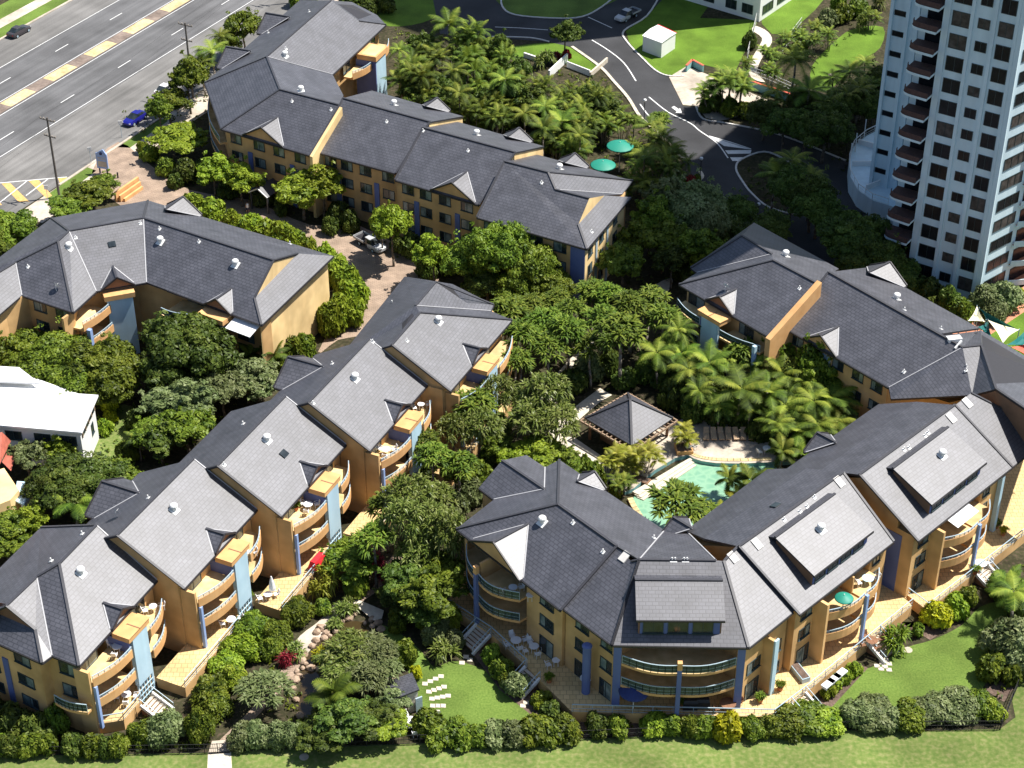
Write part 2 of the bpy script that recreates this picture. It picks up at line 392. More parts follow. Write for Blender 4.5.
def porch_box(root, fr, s0, s1, o1=1.85, mat='box_orange'):
    m = MB(); m.box(fr, s0, s1, -.1, o1, 8.35, 8.95, 0)
    m.box(fr, s0 - .08, s1 + .08, .55, o1 + .08, 8.951, 9.02, 0)
    m.box(fr, (s0 + s1) / 2 - .06, (s0 + s1) / 2 + .06, .5, o1 + .1, 9.021, 9.05, 1)
    m.build('porch_roof', [mat, 'gable_brown'], root)
    c = MB(); a, b = s0 + .15, s1 - .15
    c.box(fr, a, a + .18, -.88, o1 - .25, Z3, 8.348, 0)
    c.build('side_panel', 'blue_render', root)
    c = MB(); a, b = s0 + .55, s1 - .55
    c.box(fr, a, b, o1 - .5, o1 - .04, 2.3, 8.348, 0)
    c.box(fr, b + .001, b + .2, o1 - .35, o1 - .1, 0, 8.3, 0)
    co = c.build('blue_pier', 'pale_blue', root)
    l = MB(); n = 5
    for k in range(n + 1):
        x = a + (b - a) * k / n; l.box(fr, x - .05, x + .05, o1 - .3, o1 - .12, 0, 2.299)
    for z in (.3, .95, 1.6): l.box(fr, a, b, o1 - .118, o1 - .05, z, z + .1)
    l.build('lattice', 'pale_blue', co)
def post(root, fr, s, o, z0, z1, w=.32, mat='post_blue', cap=None, name='post'):
    m = MB(); m.box(fr, s - w / 2, s + w / 2, o - w / 2, o + w / 2, z0, z1); p = m.build(name, mat, root)
    if cap:
        c = MB(); c.box(fr, s - w * .55, s + w * .55, o - w * .55, o + w * .55, z1 + .002, z1 + .9); c.build('post_cap', cap, p)
    return p
def podium(root, pts, z=Z1, rails=(), mat='render_orange', tile='paving_tile'):
    m = MB(); m.prism([(p.x, p.y) for p in pts], 0, z, 0, 1); t = m.build('terrace', [mat, tile], root)
    for r in rails: rail_on(t, r, z, 1.0, glass=False, posts=1.8)
    return t
def stairs(root, top, d, w=1.9, z=Z1, n=7, run=.34):
    d = Vector((d[0], d[1], 0)); d.normalize(); u = Vector((d.y, -d.x, 0)); m = MB()
    for k in range(n):
        h = z - z * (k + 1) / n + z / n * .0
        a = top + d * (run * k) - u * w / 2; b = a + u * w; c = b + d * run; e = a + d * run
        pts = [(p.x, p.y) for p in (a, b, c, e)]
        if h > .03: m.prism(pts, 0, h, 0, 1)
    s = m.build('stairs', ['gable_brown', 'stone_pale'], root)
    r = MB()
    for sg in (-1, 1):
        a = top + u * (sg * (w / 2 + .14)); b = a + d * (run * n)
        a = Vector((a.x, a.y, z + .05)); b = Vector((b.x, b.y, .1)); r.bar(a, b, .2, .35, 0)
        r.bar(a + Vector((0, 0, .9)), b + Vector((0, 0, .9)), .06, .06, 1)
        for t in (0, .5, 1): q = a.lerp(b, t); r.bar(q, q + Vector((0, 0, .9)), .05, .05, 1)
    r.build('stair_stringer', ['white_wall', 'rail_metal'], s)
    return s
def strip(root, fr, s, w, o, z0, z1, mat='blue_render', name='facade_strip'):
    m = MB(); m.box(fr, s, s + w, o, o + .12, z0, z1); return m.build(name, mat, root)
def shared_front(root, fr, s0, s1, box0=None, box1=None, oA=.9, oB=1.9, style='solid', fin=True):
    """balconies, doors and the blue pier of one stepped block"""
    b0 = box0 if box0 is not None else (s0 + s1) / 2; b1 = box1 if box1 is not None else b0
    for z in (Z2, Z3):
        balcony(root, fr, s0 + .45, b0 + .1, oA, oB, .35, z, style=style)
        balcony(root, fr, b1 - .1, s1 - .9, oB, oA - .2, .35, z, style=style)
    for z in (Z1, Z2, Z3):
        door(root, fr, s0 + 1.0, -.9, z + .02, 2.6, 2.05); door(root, fr, b1 + .7, -.9, z + .02, 2.2, 2.05)
    if fin: fwall(root, fr, s0 + .1, s0 + .42, -.88, .78, 0, 8.55)
    if box0 is not None: porch_box(root, fr, box0, box1)

# ---------------------------------------------------------------- building C: the stepped terrace row at the left
L_UNIT, HALF = 13.2, 7.2
C0 = G(79, 666, ZE); CDIR = Vector((math.cos(R(65)), math.sin(R(65)), 0)); CN = Vector((CDIR.y, -CDIR.x, 0))
def cframe(k):
    a = C0 + (CDIR * 13.55 + CN * 2.85) * k; a.z = 0
    return Frame(a, a + CDIR * L_UNIT)
rowC = empty('apartment_building', (C0.x, C0.y, 0), 'long stepped row of ochre apartments with pale grey roofs climbing from the bottom left corner', 'building')
ZR = ZE + HALF * PITCH
FC = [cframe(k) for k in range(5)]
# stepped middle blocks
for k in range(1, 4):
    f = FC[k]; a, b = -.35, L_UNIT
    A, B, Rn, Rf = f(a, 0, ZE), f(b, 0, ZE), f(a, -HALF, ZR), f(b, -HALF, ZR); K1, K2 = f(a, -2 * HALF, ZE), f(b, -2 * HALF, ZE)
    roof_part(rowC, [[A, B, Rf, Rn], [Rn, Rf, K2, K1]], [(Rn, Rf), (A, Rn), (Rn, K1)], [(B, Rf)], [(A, B), (K1, K2)])
    gable_block(rowC, f, -.1, L_UNIT - .1, HALF)
for k in (1, 2, 3, 4):
    fb = Frame(FC[k](L_UNIT, -2 * HALF, 0), FC[k](0, -2 * HALF, 0))
    if k in (1, 3): gablet(rowC, fb, 5.0 if k == 1 else 4.4, 3.4, 2.0, of=.9)
for k in range(5):
    f = FC[k]; L = L_UNIT if k < 4 else 15.4
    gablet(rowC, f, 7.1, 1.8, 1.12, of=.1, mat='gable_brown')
    shared_front(rowC, f, 0, L, 5.25, 8.55)
    post(rowC, f, .55, 1.0, Z1, 6.6)
    # terrace
    n0 = -5.2 if k else .2
    pts = [f(n0, -1, 0), f(n0, 2.35 if k else -.2, 0)] + ([] if k else [f(2.2, 2.3, 0)]) + [f(5.2, 2.3, 0), f(5.2, 1.6, 0), f(8.45, 1.6, 0), f(8.45, -1, 0)]
    if k == 4: pts = pts[:-2] + [f(8.45, 1.6, 0), f(8.45, 2.4, 0), f(15, 2.4, 0), f(15, -1, 0)]
    rail = [p for p in pts[1:-3 if k < 4 else -5]]
    podium(rowC, pts, Z1 - .002 * k, [rail])
# far half of the first four fronts stands on the next block's terrace
gableN = None
# block 1: hipped end with a wing running on to the left
F1 = Plane((79, 666), (157.2, 580)); Lp = Plane((42, 663), (52, 655.5)); fr1 = FC[0]
Rf = F1(96.4, 525.3); Rn = F1(59.5, 563.6); ea, eb = G(79, 666, ZE), G(157.2, 580, ZE)
v1 = G(52, 655.5, ZE)
def plane3(a, b, c, px, py):
    n = (b - a).cross(c - a); d = ray(px, py); o = Vector((0, 0, CAM_H)); return o + d * ((a - o).dot(n) / d.dot(n))
w1 = plane3(v1, ea, Rn, 36.8, 577); w2 = Lp(6.3, 606); c1 = G(42, 663, ZE)
c0 = Lp(35.5, 630); bk = G(41, 527.3, ZE); bk2 = G(-70, 637, ZE); w3 = Lp(-70, 680); k0 = G(-70, 611.5, ZE)
kz = G(-70, 612, ZE)
roof_part(rowC, [[ea, eb, Rf, Rn], [v1, ea, Rn, w1], [c1, v1, w1, w2, c0], [Rf, bk, bk2, w2, w1, Rn]],
          [(Rn, Rf), (ea, Rn), (Rn, w1), (w1, w2), (w2, c0), (c0, c1), (Rf, bk)], [(w1, v1), (Rf, eb)], [(ea, eb), (v1, ea), (c1, v1), (bk, bk2)])
c2 = G(-60, 617, ZE); kd = (c1 - c2); kd.normalize(); c3 = c0 - kd * 9.5; k4 = c2 + kd * 3
roof_part(rowC, [[c1 - kd * 13, c1, c0, c3, c3 - kd * 3]], [], [], [(c2, c1)])
m = MB(); m.poly([c0, w2, c3]); e = Vector((-kd.y, kd.x, 0)) * .25
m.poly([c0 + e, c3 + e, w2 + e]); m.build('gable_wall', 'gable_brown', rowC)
gable_block(rowC, fr1, 8.2, L_UNIT - .1, HALF, drop=.35)
wl = [G(44.5, 660.5, ZE), G(51.5, 655.2, ZE), G(78, 664.5, ZE), G(60, 600, ZE), G(40, 535, ZE), G(-60, 610, ZE), G(-60, 620, ZE)]
wl = [c1 + Vector((-.5, .7, 0)), v1 + Vector((-.6, .5, 0)), ea + Vector((-.6, .6, 0)), ea + Vector((-4, 8, 0)), bk + Vector((.6, -.6, 0)), bk2 + Vector((.6, -.6, 0)), c2 + Vector((.3, .7, 0))]
wall(rowC, [(p.x, p.y) for p in wl], 0, ZE - .12)
frW = Frame(c2 + Vector((.3, .7, 0)), c1 + Vector((-.5, .7, 0)))
for s in (frW.L - 3.2, frW.L - 7.6, frW.L - 10.6):
    for z in (2.0, 4.75, 7.45): window(rowC, frW, s, 0, z, 1.9, 1.1, 'mix')
strip(rowC, frW, frW.L - 5.0, .7, 0, 0, 7.0)
frV = Frame(v1 + Vector((-.6, .5, 0)), ea + Vector((-.6, .6, 0)))
for z in (4.6, 7.35): window(rowC, frV, 1.3, 0, z, 1.9, 1.3, 'mix')
b = balcony(rowC, frV, .9, frV.L + 1.4, 1.1, .9, .3, 4.1, 0, style='rail')
# block 5: hipped far end with a lower wing behind
F5 = Plane((453, 388), (512, 320)); f5 = FC[4]
a5, b5 = f5(-.35, 0, ZE), G(512, 320, ZE); r5a = f5(-.35, -HALF, ZR); r5b = F5(420, 312.7); r5c = F5(415.6, 305.7)
W5 = Plane((491, 311), (493.8, 304.8), ZE); g5 = G(491, 311, ZE); h5 = G(493.8, 304.8, ZE)
t5 = W5(435.8, 282); u5 = W5(415.6, 305.7); i5 = W5(467, 303)
k5a = f5(-.35, -2 * HALF, ZE); k5b = G(405, 276.5, ZE)
roof_part(rowC, [[a5, b5, r5b, r5a], [r5b, b5, g5, u5], [u5, g5, h5, i5, t5], [r5a, r5b, u5, t5, k5b, k5a]],
          [(r5a, r5b), (a5, r5a), (r5b, b5), (u5, t5), (t5, h5)], [(u5, g5)], [(a5, b5), (k5a, k5b), (g5, h5)])
bk5 = G(452, 284, ZE)
roof_part(rowC, [[t5, i5, h5, bk5, k5b]], [], [], [(h5, bk5)])
gable_block(rowC, f5, -.1, 5.5, HALF)
q = [a5 + Vector((-.9, .4, 0)), b5 + Vector((-1.2, .1, 0)), h5 + Vector((-.8, .2, 0)), bk5 + Vector((0, -.6, 0)), k5b + Vector((.6, -.6, 0)), r5a]
wall(rowC, [(p.x, p.y) for p in q], 0, ZE - .14)
# ---------------------------------------------------------------- building D: the angled block at the lower right
FD = G(612, 645, ZE)
blkD = empty('apartment_building', (FD.x, FD.y, 0), 'wide angled ochre block beside the pool with three big roof dormers and curved balconies', 'building')
P1 = Plane((456.2, 528.9), (560.7, 610.4)); P2 = Plane((563.5, 609), (612, 645.1)); PC = Plane((612, 645.1), (748.5, 647.5))
P3 = Plane((748.9, 647.8), (793.3, 612)); P4 = Plane((799.6, 614.7), (893.9, 541.5)); P5 = Plane((918.2, 541.1), (1012.5, 467.3))
d4 = G(456.2, 528.9, ZE); d3 = P1(558, 504.3); d1b = G(560.7, 610.4, ZE); rd1 = P1(616.7, 546)
e1 = G(478.7, 487.9, ZE); e2 = G(493.8, 499.5, ZE); PWg = Plane((478.7, 487.9), (493.8, 499.5))
wg = PWg(502, 460.5); wv = PWg(544.3, 489.2); e3 = G(526.6, 455, ZE); e4 = G(545, 467.3, ZE); d2 = G(559.4, 459.8, ZE)
bv = G(664.6, 530.3, ZE); rc = PC(639.3, 559.7); d2a = G(563.5, 609, ZE); d2b = G(612, 645.1, ZE); rd2 = P2(631.5, 561.5)
roof_part(blkD, [[d4, d1b, rd1, d3]], [(d4, d3), (d3, rd1), (d1b, rd1)], [], [(d4, d1b)])
roof_part(blkD, [[d2a, d2b, rc, rd2, P2(617.5, 546.5)]], [(rd2, rc), (d2b, rc)], [], [(d2a, d2b)])
roof_part(blkD, [[e1, e2, wv, wg], [wg, wv, e4, e3]], [(wg, wv)], [(e2, wv), (wv, e4)], [(e1, e2)])
roof_part(blkD, [[d3, d2, e4, wv], [d3, wv, e2, d4], [d3, rd1, rc, bv, d2]], [(d3, d2)], [(bv, rc)])
# centre
cL, cR = G(612, 645.1, ZE), G(748.5, 647.5, ZE); rcr = PC(716, 560.5); tr = PC(724, 561); bl = G(685.3, 530.3, ZE)
trd = P3(724.3, 561)
roof_part(blkD, [[cL, cR, tr, rcr, rc], [rc, rcr, bl, bv]], [(cL, rc), (cR, tr), (rc, rcr)], [(bl, rcr)], [(cL, cR)])
# D3
a3, b3 = G(748.9, 647.8, ZE), G(793.4, 612, ZE); t3 = P3(738.6, 546); v3 = P3(704.4, 538.5); v3.z -= 1.0
roof_part(blkD, [[a3, b3, t3, trd]], [(trd, t3), (b3, t3)], [], [(a3, b3)])
# D4 and D5 with a low pitched upper back slope and a steeper lower one
def lower(p, pl, k, dz):
    d = Vector((-pl.e.y, pl.e.x, 0)); q = p + d * k; q.z = p.z - dz; return q
def backed(A, B, n, f, m0, m1, l1, l0):
    roof_part(blkD, [[A, B, f, n], [n, f, m1, m0], [m0, m1, l1, l0]], [(n, f), (A, n), (B, f)], [], [(A, B)])
A4, B4 = G(799.6, 614.7, ZE), G(893.9, 541.5, ZE); n4 = P4(739.2, 546.5); f4 = P4(843.2, 472.6)
ml, mr = lower(n4, P4, 4.6, 1.9), lower(f4, P4, 4.6, 1.9); ll, lr = lower(n4, P4, 9.3, 4.6), lower(f4, P4, 9.3, 4.6)
backed(A4, B4, n4, f4, G(704.4, 538.5, ml.z), mr, lr, G(685.6, 530.4, ll.z))
A5, B5 = G(918.2, 541.1, ZE), G(1012.5, 467.0, ZE); n5 = P5(859.6, 474.7); f5r = P5(955, 404.9)
backed(A5, B5, n5, f5r, lower(n5, P5, 4.6, 1.9), lower(f5r, P5, 4.6, 1.9), lower(f5r, P5, 9.3, 4.6), lower(n5, P5, 9.3, 4.6))
P6 = Plane((1012.5, 467), (1030, 452)); g6 = P6(971, 393); h6 = P6(1024, 420); i6 = G(1012.8, 466.5, ZE); j6 = G(1060, 428, ZE)
roof_part(blkD, [[i6, j6, P6(1062, 432), h6, g6, P6(955.5, 405)]], [(g6, h6)], [], [(i6, j6)])
# dormers riding on the slopes
DP = 21
def dormer(pl, tl, trr, base_l, base_r, h=1.45, back=None, windows=4, name='dormer'):
    bl_, br_ = pl(*base_l), pl(*base_r); fr = Frame(bl_, br_); L = fr.L
    tL, tR = pl(*tl), pl(*trr); dep = (Vector((tL.x, tL.y, 0)) - fr.a).dot(-fr.n)
    zb = bl_.z; ze = zb + h; zt = ze + dep * math.tan(R(DP))
    w = MB(); zr = lambda o: ze - .1 + (-o) * math.tan(R(DP))
    sec = [(0, zb - .4), (0, zr(0)), (-dep, zr(-dep)), (-dep, zb)]
    a = [fr(0, o, z) for o, z in sec]; b = [fr(L, o, z) for o, z in sec]; w.poly(a); w.poly(list(reversed(b)))
    for k in range(4): w.poly([a[k], b[k], b[(k + 1) % 4], a[(k + 1) % 4]])
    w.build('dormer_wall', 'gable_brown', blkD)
    f = MB(); f.box(fr, .15, L - .15, .001, .06, zb + .05, ze - .25); f.build('dormer_panel', 'blue_render', blkD)
    n = windows
    for k in range(n):
        window(blkD, fr, .5 + (L - .8) * k / n, .06, zb + .22, (L - .8) / n - .55, h - .62, 'glass_dark')
    e = .25; o2 = .4
    zz = lambda o: ze + (-o) * math.tan(R(DP))
    A, B = fr(-e, o2, zz(o2)), fr(L + e, o2, zz(o2)); C, D = fr(L + e, -dep, zz(-dep)), fr(-e, -dep, zz(-dep))
    bk = 3.4; zk = zz(-dep) - bk * math.tan(R(24))
    E_, F_ = fr(L + e, -dep - bk, zk), fr(-e, -dep - bk, zk)
    return roof_part(blkD, [[A, B, C, D], [D, C, E_, F_]], [(D, C)], [], [(A, B)], 'dormer_roof', .2)
dormer(PC, (639, 592), (720, 592), (638, 633.5), (721, 633.5), 2.2, windows=3)
dormer(P4, (777, 542), (834, 499), (811, 585), (867, 542), 1.7)
dormer(P5, (894, 473), (947, 433), (928, 514), (980, 473), 1.7)
# walls
f1, f2, fc, f3, f4_, f5_ = FR((456.2, 528.9), (560.7, 610.4)), FR((563.5, 609), (612, 645.1)), FR((612, 645.1), (748.5, 647.5)), FR((748.9, 647.8), (793.3, 612)), FR((799.6, 614.7), (893.9, 541.5)), FR((918.2, 541.1), (1012.5, 467.3))
def fpoly(*pts): return [(p.x, p.y) for p in pts]
zt = ZE + .12
wall(blkD, fpoly(f1(.6, -.6, 0), f1(1.0, -.6, 0), f1(1.0, -2.6, 0), f1(10.3, -2.6, 0), f1(10.3, -.6, 0), f1(15.6, -.6, 0), f1(15.6, -12, 0), f1(8, -11, 0), f1(.6, -3, 0)), 0, ZE - .05)
wall(blkD, fpoly(f2(-.3, -.62, 0), f2(6.5, -.62, 0), f2(6.5, -9, 0), f2(-.3, -9, 0)), 0, ZE - .06)
wall(blkD, fpoly(fc(.1, -.62, 0), fc(.95, -.2, 0), fc(.95, -2.7, 0), fc(11.8, -2.7, 0), fc(11.8, -.2, 0), fc(12.6, -.62, 0), fc(9.5, -11, 0), fc(3.2, -11, 0)), 0, ZE - .06)
wall(blkD, fpoly(f3(.2, -.62, 0), f3(6.9, -.62, 0), f3(6.9, -10, 0), f3(.2, -8, 0)), 0, ZE - .05)
wall(blkD, fpoly(e1 + (wv - e1) * .06, e2 + (wv - e2) * .05, wv, e4 + (wv - e4) * .1, e3 + (wv - e3) * .1), 0, ZE - .08)
for f, L in ((f4_, f4_.L), (f5_, f5_.L)):
    gable_block(blkD, f, .25, L - .2, (n4 - A4).dot(-f4_.n) - .1, ofront=-2.7, oback=.8, drop=.42, flatback=True)
    zf = ZE + .1
    fwall(blkD, f, .25, 3.3, -2.69, -.6, 0, ZE + .0); fwall(blkD, f, 12.4, L - .2, -2.69, -.6, 0, ZE + .0)
    fwall(blkD, f, 3.31, 3.65, -2.69, .9, 0, 8.9); fwall(blkD, f, 8.4, 8.6, -2.69, .2, Z3, 8.9)
    for z in (Z2, Z3):
        balcony(blkD, f, 3.66, 8.3, .7, 1.75, .5, z, -2.69, 'solid'); balcony(blkD, f, 8.6, 12.39, 1.75, .5, .5, z, -2.69, 'solid')
    for z in (Z1, Z2, Z3): door(blkD, f, 4.6, -2.69, z + .02, 2.6); door(blkD, f, 9.2, -2.69, z + .02, 2.4)
    for z in (Z2 + .75, Z3 + .6): window(blkD, f, 1.2, -.6, z, 1.6, 1.2, 'mix')
    door(blkD, f, 1.2, -.6, Z1 + .02, 1.8)
    for z in (Z1 + .7, Z2 + .7, Z3 + .5): window(blkD, f, 12.9, -.6, z, 1.1, 1.3, 'mix')
    post(blkD, f, 8.45, 1.95, Z1, 7.7, .34)
post(blkD, f5_, 15.8, -.3, Z1, 8.7, .5, 'pale_blue')
m = MB(); a = f5_(4.2, -.3, 8.6)
m.hexa([f5_(5.2, -.2, 9.0), f5_(9.0, -.2, 9.0), f5_(9.0, 1.3, 8.7), f5_(5.2, 1.3, 8.7), f5_(5.2, -.2, 9.06), f5_(9.0, -.2, 9.06), f5_(9.0, 1.3, 8.76), f5_(5.2, 1.3, 8.76)]); m.build('awning', 'white_plastic', blkD)
# D1 front in shade
for z in (Z2, Z3):
    balcony(blkD, f1, 1.05, 5.3, -.4, 1.6, .55, z, -2.59, 'rail'); balcony(blkD, f1, 5.3, 10.25, 1.6, .3, .75, z, -2.59, 'rail')
for z in (Z1, Z2, Z3):
    door(blkD, f1, 2.0, -2.6, z + .02, 2.4); door(blkD, f1, 7.2, -2.6, z + .02, 2.4)
    window(blkD, f1, 12.4, -.6, z + (.75 if z > 2 else .02), 1.9, 1.25 if z > 2 else 2.0, 'mix')
    window(blkD, f2, 1.2, -.62, z + (.75 if z > 2 else .02), 1.7, 1.25 if z > 2 else 2.0, 'mix')
    window(blkD, f2, 4.7, -.62, z + (.75 if z > 2 else .02), 1.6, 1.25 if z > 2 else 2.0, 'mix')
fwall(blkD, f1, 5.2, 5.45, -2.59, 1.2, Z3, 8.9)
post(blkD, f1, 5.3, 1.75, 0, 7.9, .4, 'blue_render', 'box_orange')
m = MB(); c = f2(3.75, .35, 0); m.tube(c + Vector((0, 0, Z1)), c + Vector((0, 0, 7.2)), .42, 14); m.lathe(c + Vector((0, 0, 7.2)), [(.42, 0), (.5, .05), (.5, .2), (.3, .35)], 14); m.build('round_pier', 'blue_render', blkD)
gablet(blkD, f1, 6.3, 3.9, 2.3, of=.35)
m = MB(); m.box(f5_, .18, .248, -8.2, -2.0, 0, 8.6); m.build('blue_panel', 'blue_render', blkD)
# centre front: full width curved balconies
for s in (.2, 11.82):
    m = MB(); m.box(fc, s, s + .74, -.62, -.18, 0, ZE - .3); m.build('blue_panel', 'blue_render', blkD)
for z in (Z2, Z3):
    balcony(blkD, fc, .97, 6.35, -.15, 1.1, .5, z, -2.69, 'rail'); balcony(blkD, fc, 6.35, 11.78, 1.1, -.15, .5, z, -2.69, 'rail')
for z in (Z1, Z2, Z3):
    for s in (1.6, 4.2, 6.8, 9.2): door(blkD, fc, s, -2.7, z + .02, 2.0)
post(blkD, fc, 6.35, 1.3, Z1, 7.6, .42, 'blue_render', 'box_orange')
# D3 front lit
for z in (Z1, Z2):
    window(blkD, f3, 1.0, -.62, z + (.02 if z < 2 else .7), 1.9, 2.0 if z < 2 else 1.2, 'mix')
    window(blkD, f3, 5.0, -.62, z + .5, 1.2, 1.3, 'mix')
m = MB(); m.box(f3, 3.3, 3.62, -.62, .55, 0, 8.2, 0); m.box(f3, 3.28, 3.9, .551, .75, 0, 8.3, 1); m.build('blue_pier', ['render_orange', 'pale_blue'], blkD)
for fr_, (s0, s1) in ((f2, (0, 6)),):
    pass
gablet(blkD, Frame(G(664.6, 530.3, ZE), G(559.4, 459.8, ZE)), 10.5, 1.8, 1.2, of=.2, mat='white_wall')
gablet(blkD, Frame(lower(f4, P4, 9.3, 4.6), lower(n4, P4, 9.3, 4.6)), 14.5, 2.2, 1.3, of=.6, zb=ZE - .2)
gablet(blkD, Frame(lower(f5r, P5, 9.3, 4.6), lower(n5, P5, 9.3, 4.6)), 10.5, 2.2, 1.3, of=.6, zb=ZE - .2)
# terraces of D
T = lambda x, y: G(x, y, Z1)
outer = [T(443, 603), T(491, 634), T(527, 667), T(572, 712), T(774, 717), T(802, 696), T(912, 606), T(903, 594)]
podium(blkD, outer + [T(860, 560), T(640, 560), T(480, 545)], Z1, [outer[:3], outer[3:7]])
out5 = [T(903, 592), T(927.5, 610.5), T(1060, 507)]
podium(blkD, out5 + [T(1060, 420), T(940, 520)], Z1 + .02, [out5])
podst = []
def st(px, py, d, w=1.9): return stairs(blkD, G(px, py, Z1) + Vector((d[0], d[1], 0)).normalized() * .02, d, w)
dD = f1.n; d4n = f4_.n
st(484, 629.5, dD); st(533, 672.5, dD); st(798, 698.5, d4n); st(873, 637.5, d4n); st(981, 569, d4n)
stairs(rowC, FC[0](5.4, 2.32, 0) + CN * .35, CN, 1.7)

# ---------------------------------------------------------------- building E: the rear right wing
FE = G(770.8, 338, ZE)
blkE = empty('apartment_building', (FE.x, FE.y, 0), 'dark roofed ochre wing behind the palm garden, below the white tower', 'building')
E1p = Plane((678.9, 284.3), (770.8, 338)); E2p = Plane((784.7, 328), (888.8, 387.5))
e_1 = E1p(741.8, 235.7); e_2 = E1p(772.5, 253.5); e_3 = E1p(773.2, 260.3); e_4 = G(678.9, 284.3, ZE); e_5 = G(770.8, 338, ZE); e_6 = E1p(816.2, 283)
El = Plane((690.5, 267.9), (696.7, 272.7)); l1 = G(690.5, 267.9, ZE); l2 = G(696.7, 272.7, ZE)
e_1 = El(741.8, 235.7); e_2b = El(772, 254)
k1 = G(754, 222.5, ZE); k2 = G(838.8, 268.7, ZE); hip = El(720.6, 259.6); kl = G(736, 226, ZE)
roof_part(blkE, [[e_4, e_5, e_6, e_3], [e_3, e_2b, l2, e_4], [l1, l2, e_2b, e_1], [e_1, e_2b, e_3, e_6, k2, k1], [l1, e_1, k1]],
          [(e_4, e_3), (e_3, e_6), (e_1, e_2b), (l1, e_1), (e_5, e_6)], [(l2, e_2b)], [(e_4, e_5)])
a2, b2 = G(784.7, 328, ZE), G(888.8, 387.5, ZE); n2 = E2p(828.5, 272.1); r2 = E2p(941.4, 333.5); q2 = E2p(962.6, 347.5)
kk1 = G(868.9, 267.3, ZE); kk2 = G(979.3, 328.1, ZE)
roof_part(blkE, [[a2, b2, q2, r2, n2], [n2, r2, kk2, kk1]], [(n2, q2), (a2, n2)], [(b2, q2)], [(a2, b2)])
y1 = G(983, 336, ZE + 1.2); y2 = G(996.1, 388.9, ZE + 4.6); y3 = G(980.5, 330, ZE); y5 = G(1040, 361, ZE); y6 = G(1075, 442, ZE + 4.6); y4 = G(972, 395, ZE + 2.6)
y1 = E2p(983, 337); y1.z = min(y1.z, q2.z); cz = G(891, 399, ZE)
roof_part(blkE, [[b2, cz, y4, y2, y1, q2], [r2 + Vector((0, 0, -.3)), q2, y1, y3, kk2 + Vector((0, 0, -.4))], [y1, y2, y6, G(1075, 385, ZE), y3]], [(y1, y2), (y2, y6), (q2, y1)], [])
m = MB(); p_ = [y4 + Vector((0, 0, -.3)), y2 + Vector((0, 0, -.3)), y6 + Vector((0, 0, -.3))]; lo = [Vector((p.x, p.y, ZE)) for p in p_]
inn = Vector((.25, .5, 0))
for k in range(2): m.hexa([lo[k], lo[k + 1], lo[k + 1] + inn, lo[k] + inn, p_[k], p_[k + 1], p_[k + 1] + inn, p_[k] + inn])
m.build('gable_wall', 'gable_brown', blkE)
fe1 = FR((678.9, 284.3), (770.8, 338)); fe2 = FR((784.7, 328), (888.8, 387.5))
wall(blkE, fpoly(fe1(.6, -.9, 0), fe1(15.2, -.9, 0), fe1(15.2, -13, 0), fe1(5, -13, 0), fe1(.6, -5, 0)), 0, ZE - .1)
gable_block(blkE, fe2, -.2, 15.3, 7.3, ofront=-.6)
wall(blkE, fpoly(fe2(15.3, -.65, 0), fe2(17, -1, 0), fe2(22, -3, 0), fe2(24, -9, 0), fe2(20, -14, 0), fe2(15.3, -12, 0)), 0, ZE - .1)
m = MB(); pa = [fe1(15.35, .25, 0), fe1(15.35, -7.3, 0)]
zf = lambda o: ZE - o * PITCH
m.hexa([fe1(15.0, .55, 0), fe1(15.75, .55, 0), fe1(15.75, -7.6, 0), fe1(15.0, -7.6, 0), fe1(15.0, .55, zf(.4) + .35), fe1(15.75, .55, zf(.4) + .35), fe1(15.75, -7.6, zf(-7.6) + .35), fe1(15.0, -7.6, zf(-7.6) + .35)])
m.build('parapet_wall', 'box_orange', blkE)
gablet(blkE, fe1, 6.9, 2.2, 1.45, mat='gable_brown'); gablet(blkE, fe2, 5.5, 2.5, 1.6)
shared_front(blkE, fe1, 0, 15.2, 5.25, 8.9, .7, 1.7, 'rail', fin=False); post(blkE, fe1, 14.3, 1.5, 0, 7.4, .4, 'post_blue', 'pale_blue')
for s in (1.0, 3.6, 7.2, 10.2, 13.0):
    for z in (2.0, 4.8, 7.5): window(blkE, fe2, s, -.6, z, 1.5, 1.15, 'mix')
strip(blkE, fe2, 5.6, 1.2, -.6, 0, 8.4, 'pale_blue')
gablet(blkE, Frame(kk2, kk1), 14.5, 3.0, 1.9, of=.3, mat='white_wall')
# ---------------------------------------------------------------- building A: the long rear block by the road
FA = G(310, 156, ZE)
blkA = empty('apartment_building', (FA.x, FA.y, 0), 'long bent ochre block at the rear with a dark shaded front above small round trees', 'building')
A1p = Plane((221, 129), (310.5, 155.6)); A2p = Plane((317.7, 152.2), (395.7, 173.4)); A3p = Plane((395, 180), (479, 205)); A4p = Plane((476.8, 217.3), (587, 249))
ABp = Plane((332.6, 74.5), (386, 24.6)); fa1, fa2, fa3, fa4 = FR((221, 129), (310.5, 155.6)), FR((317.7, 152.2), (395.7, 173.4)), FR((395, 180), (479, 205)), FR((476.8, 217.3), (587, 249))
faB, faE = FR((332.6, 74.5), (386, 24.6)), FR((587, 249), (631, 197))
def zcap(p, z): p = p.copy(); p.z = z; return p
g = lambda x, y: G(x, y, ZE)
t1 = ABp(331, .5); t2 = ABp(266.8, 56.7); c3 = g(204.6, 82.7); c4 = g(221, 129); c5 = A1p(279.8, 89.5); c1b = g(310.5, 155.6); r1 = A1p(339.5, 105)
s1, s2 = g(332.6, 74.5), g(386, 24.6); u1 = ABp(359.3, 21.2); ob = g(300, 0); bk1 = g(343.5, 95.5)
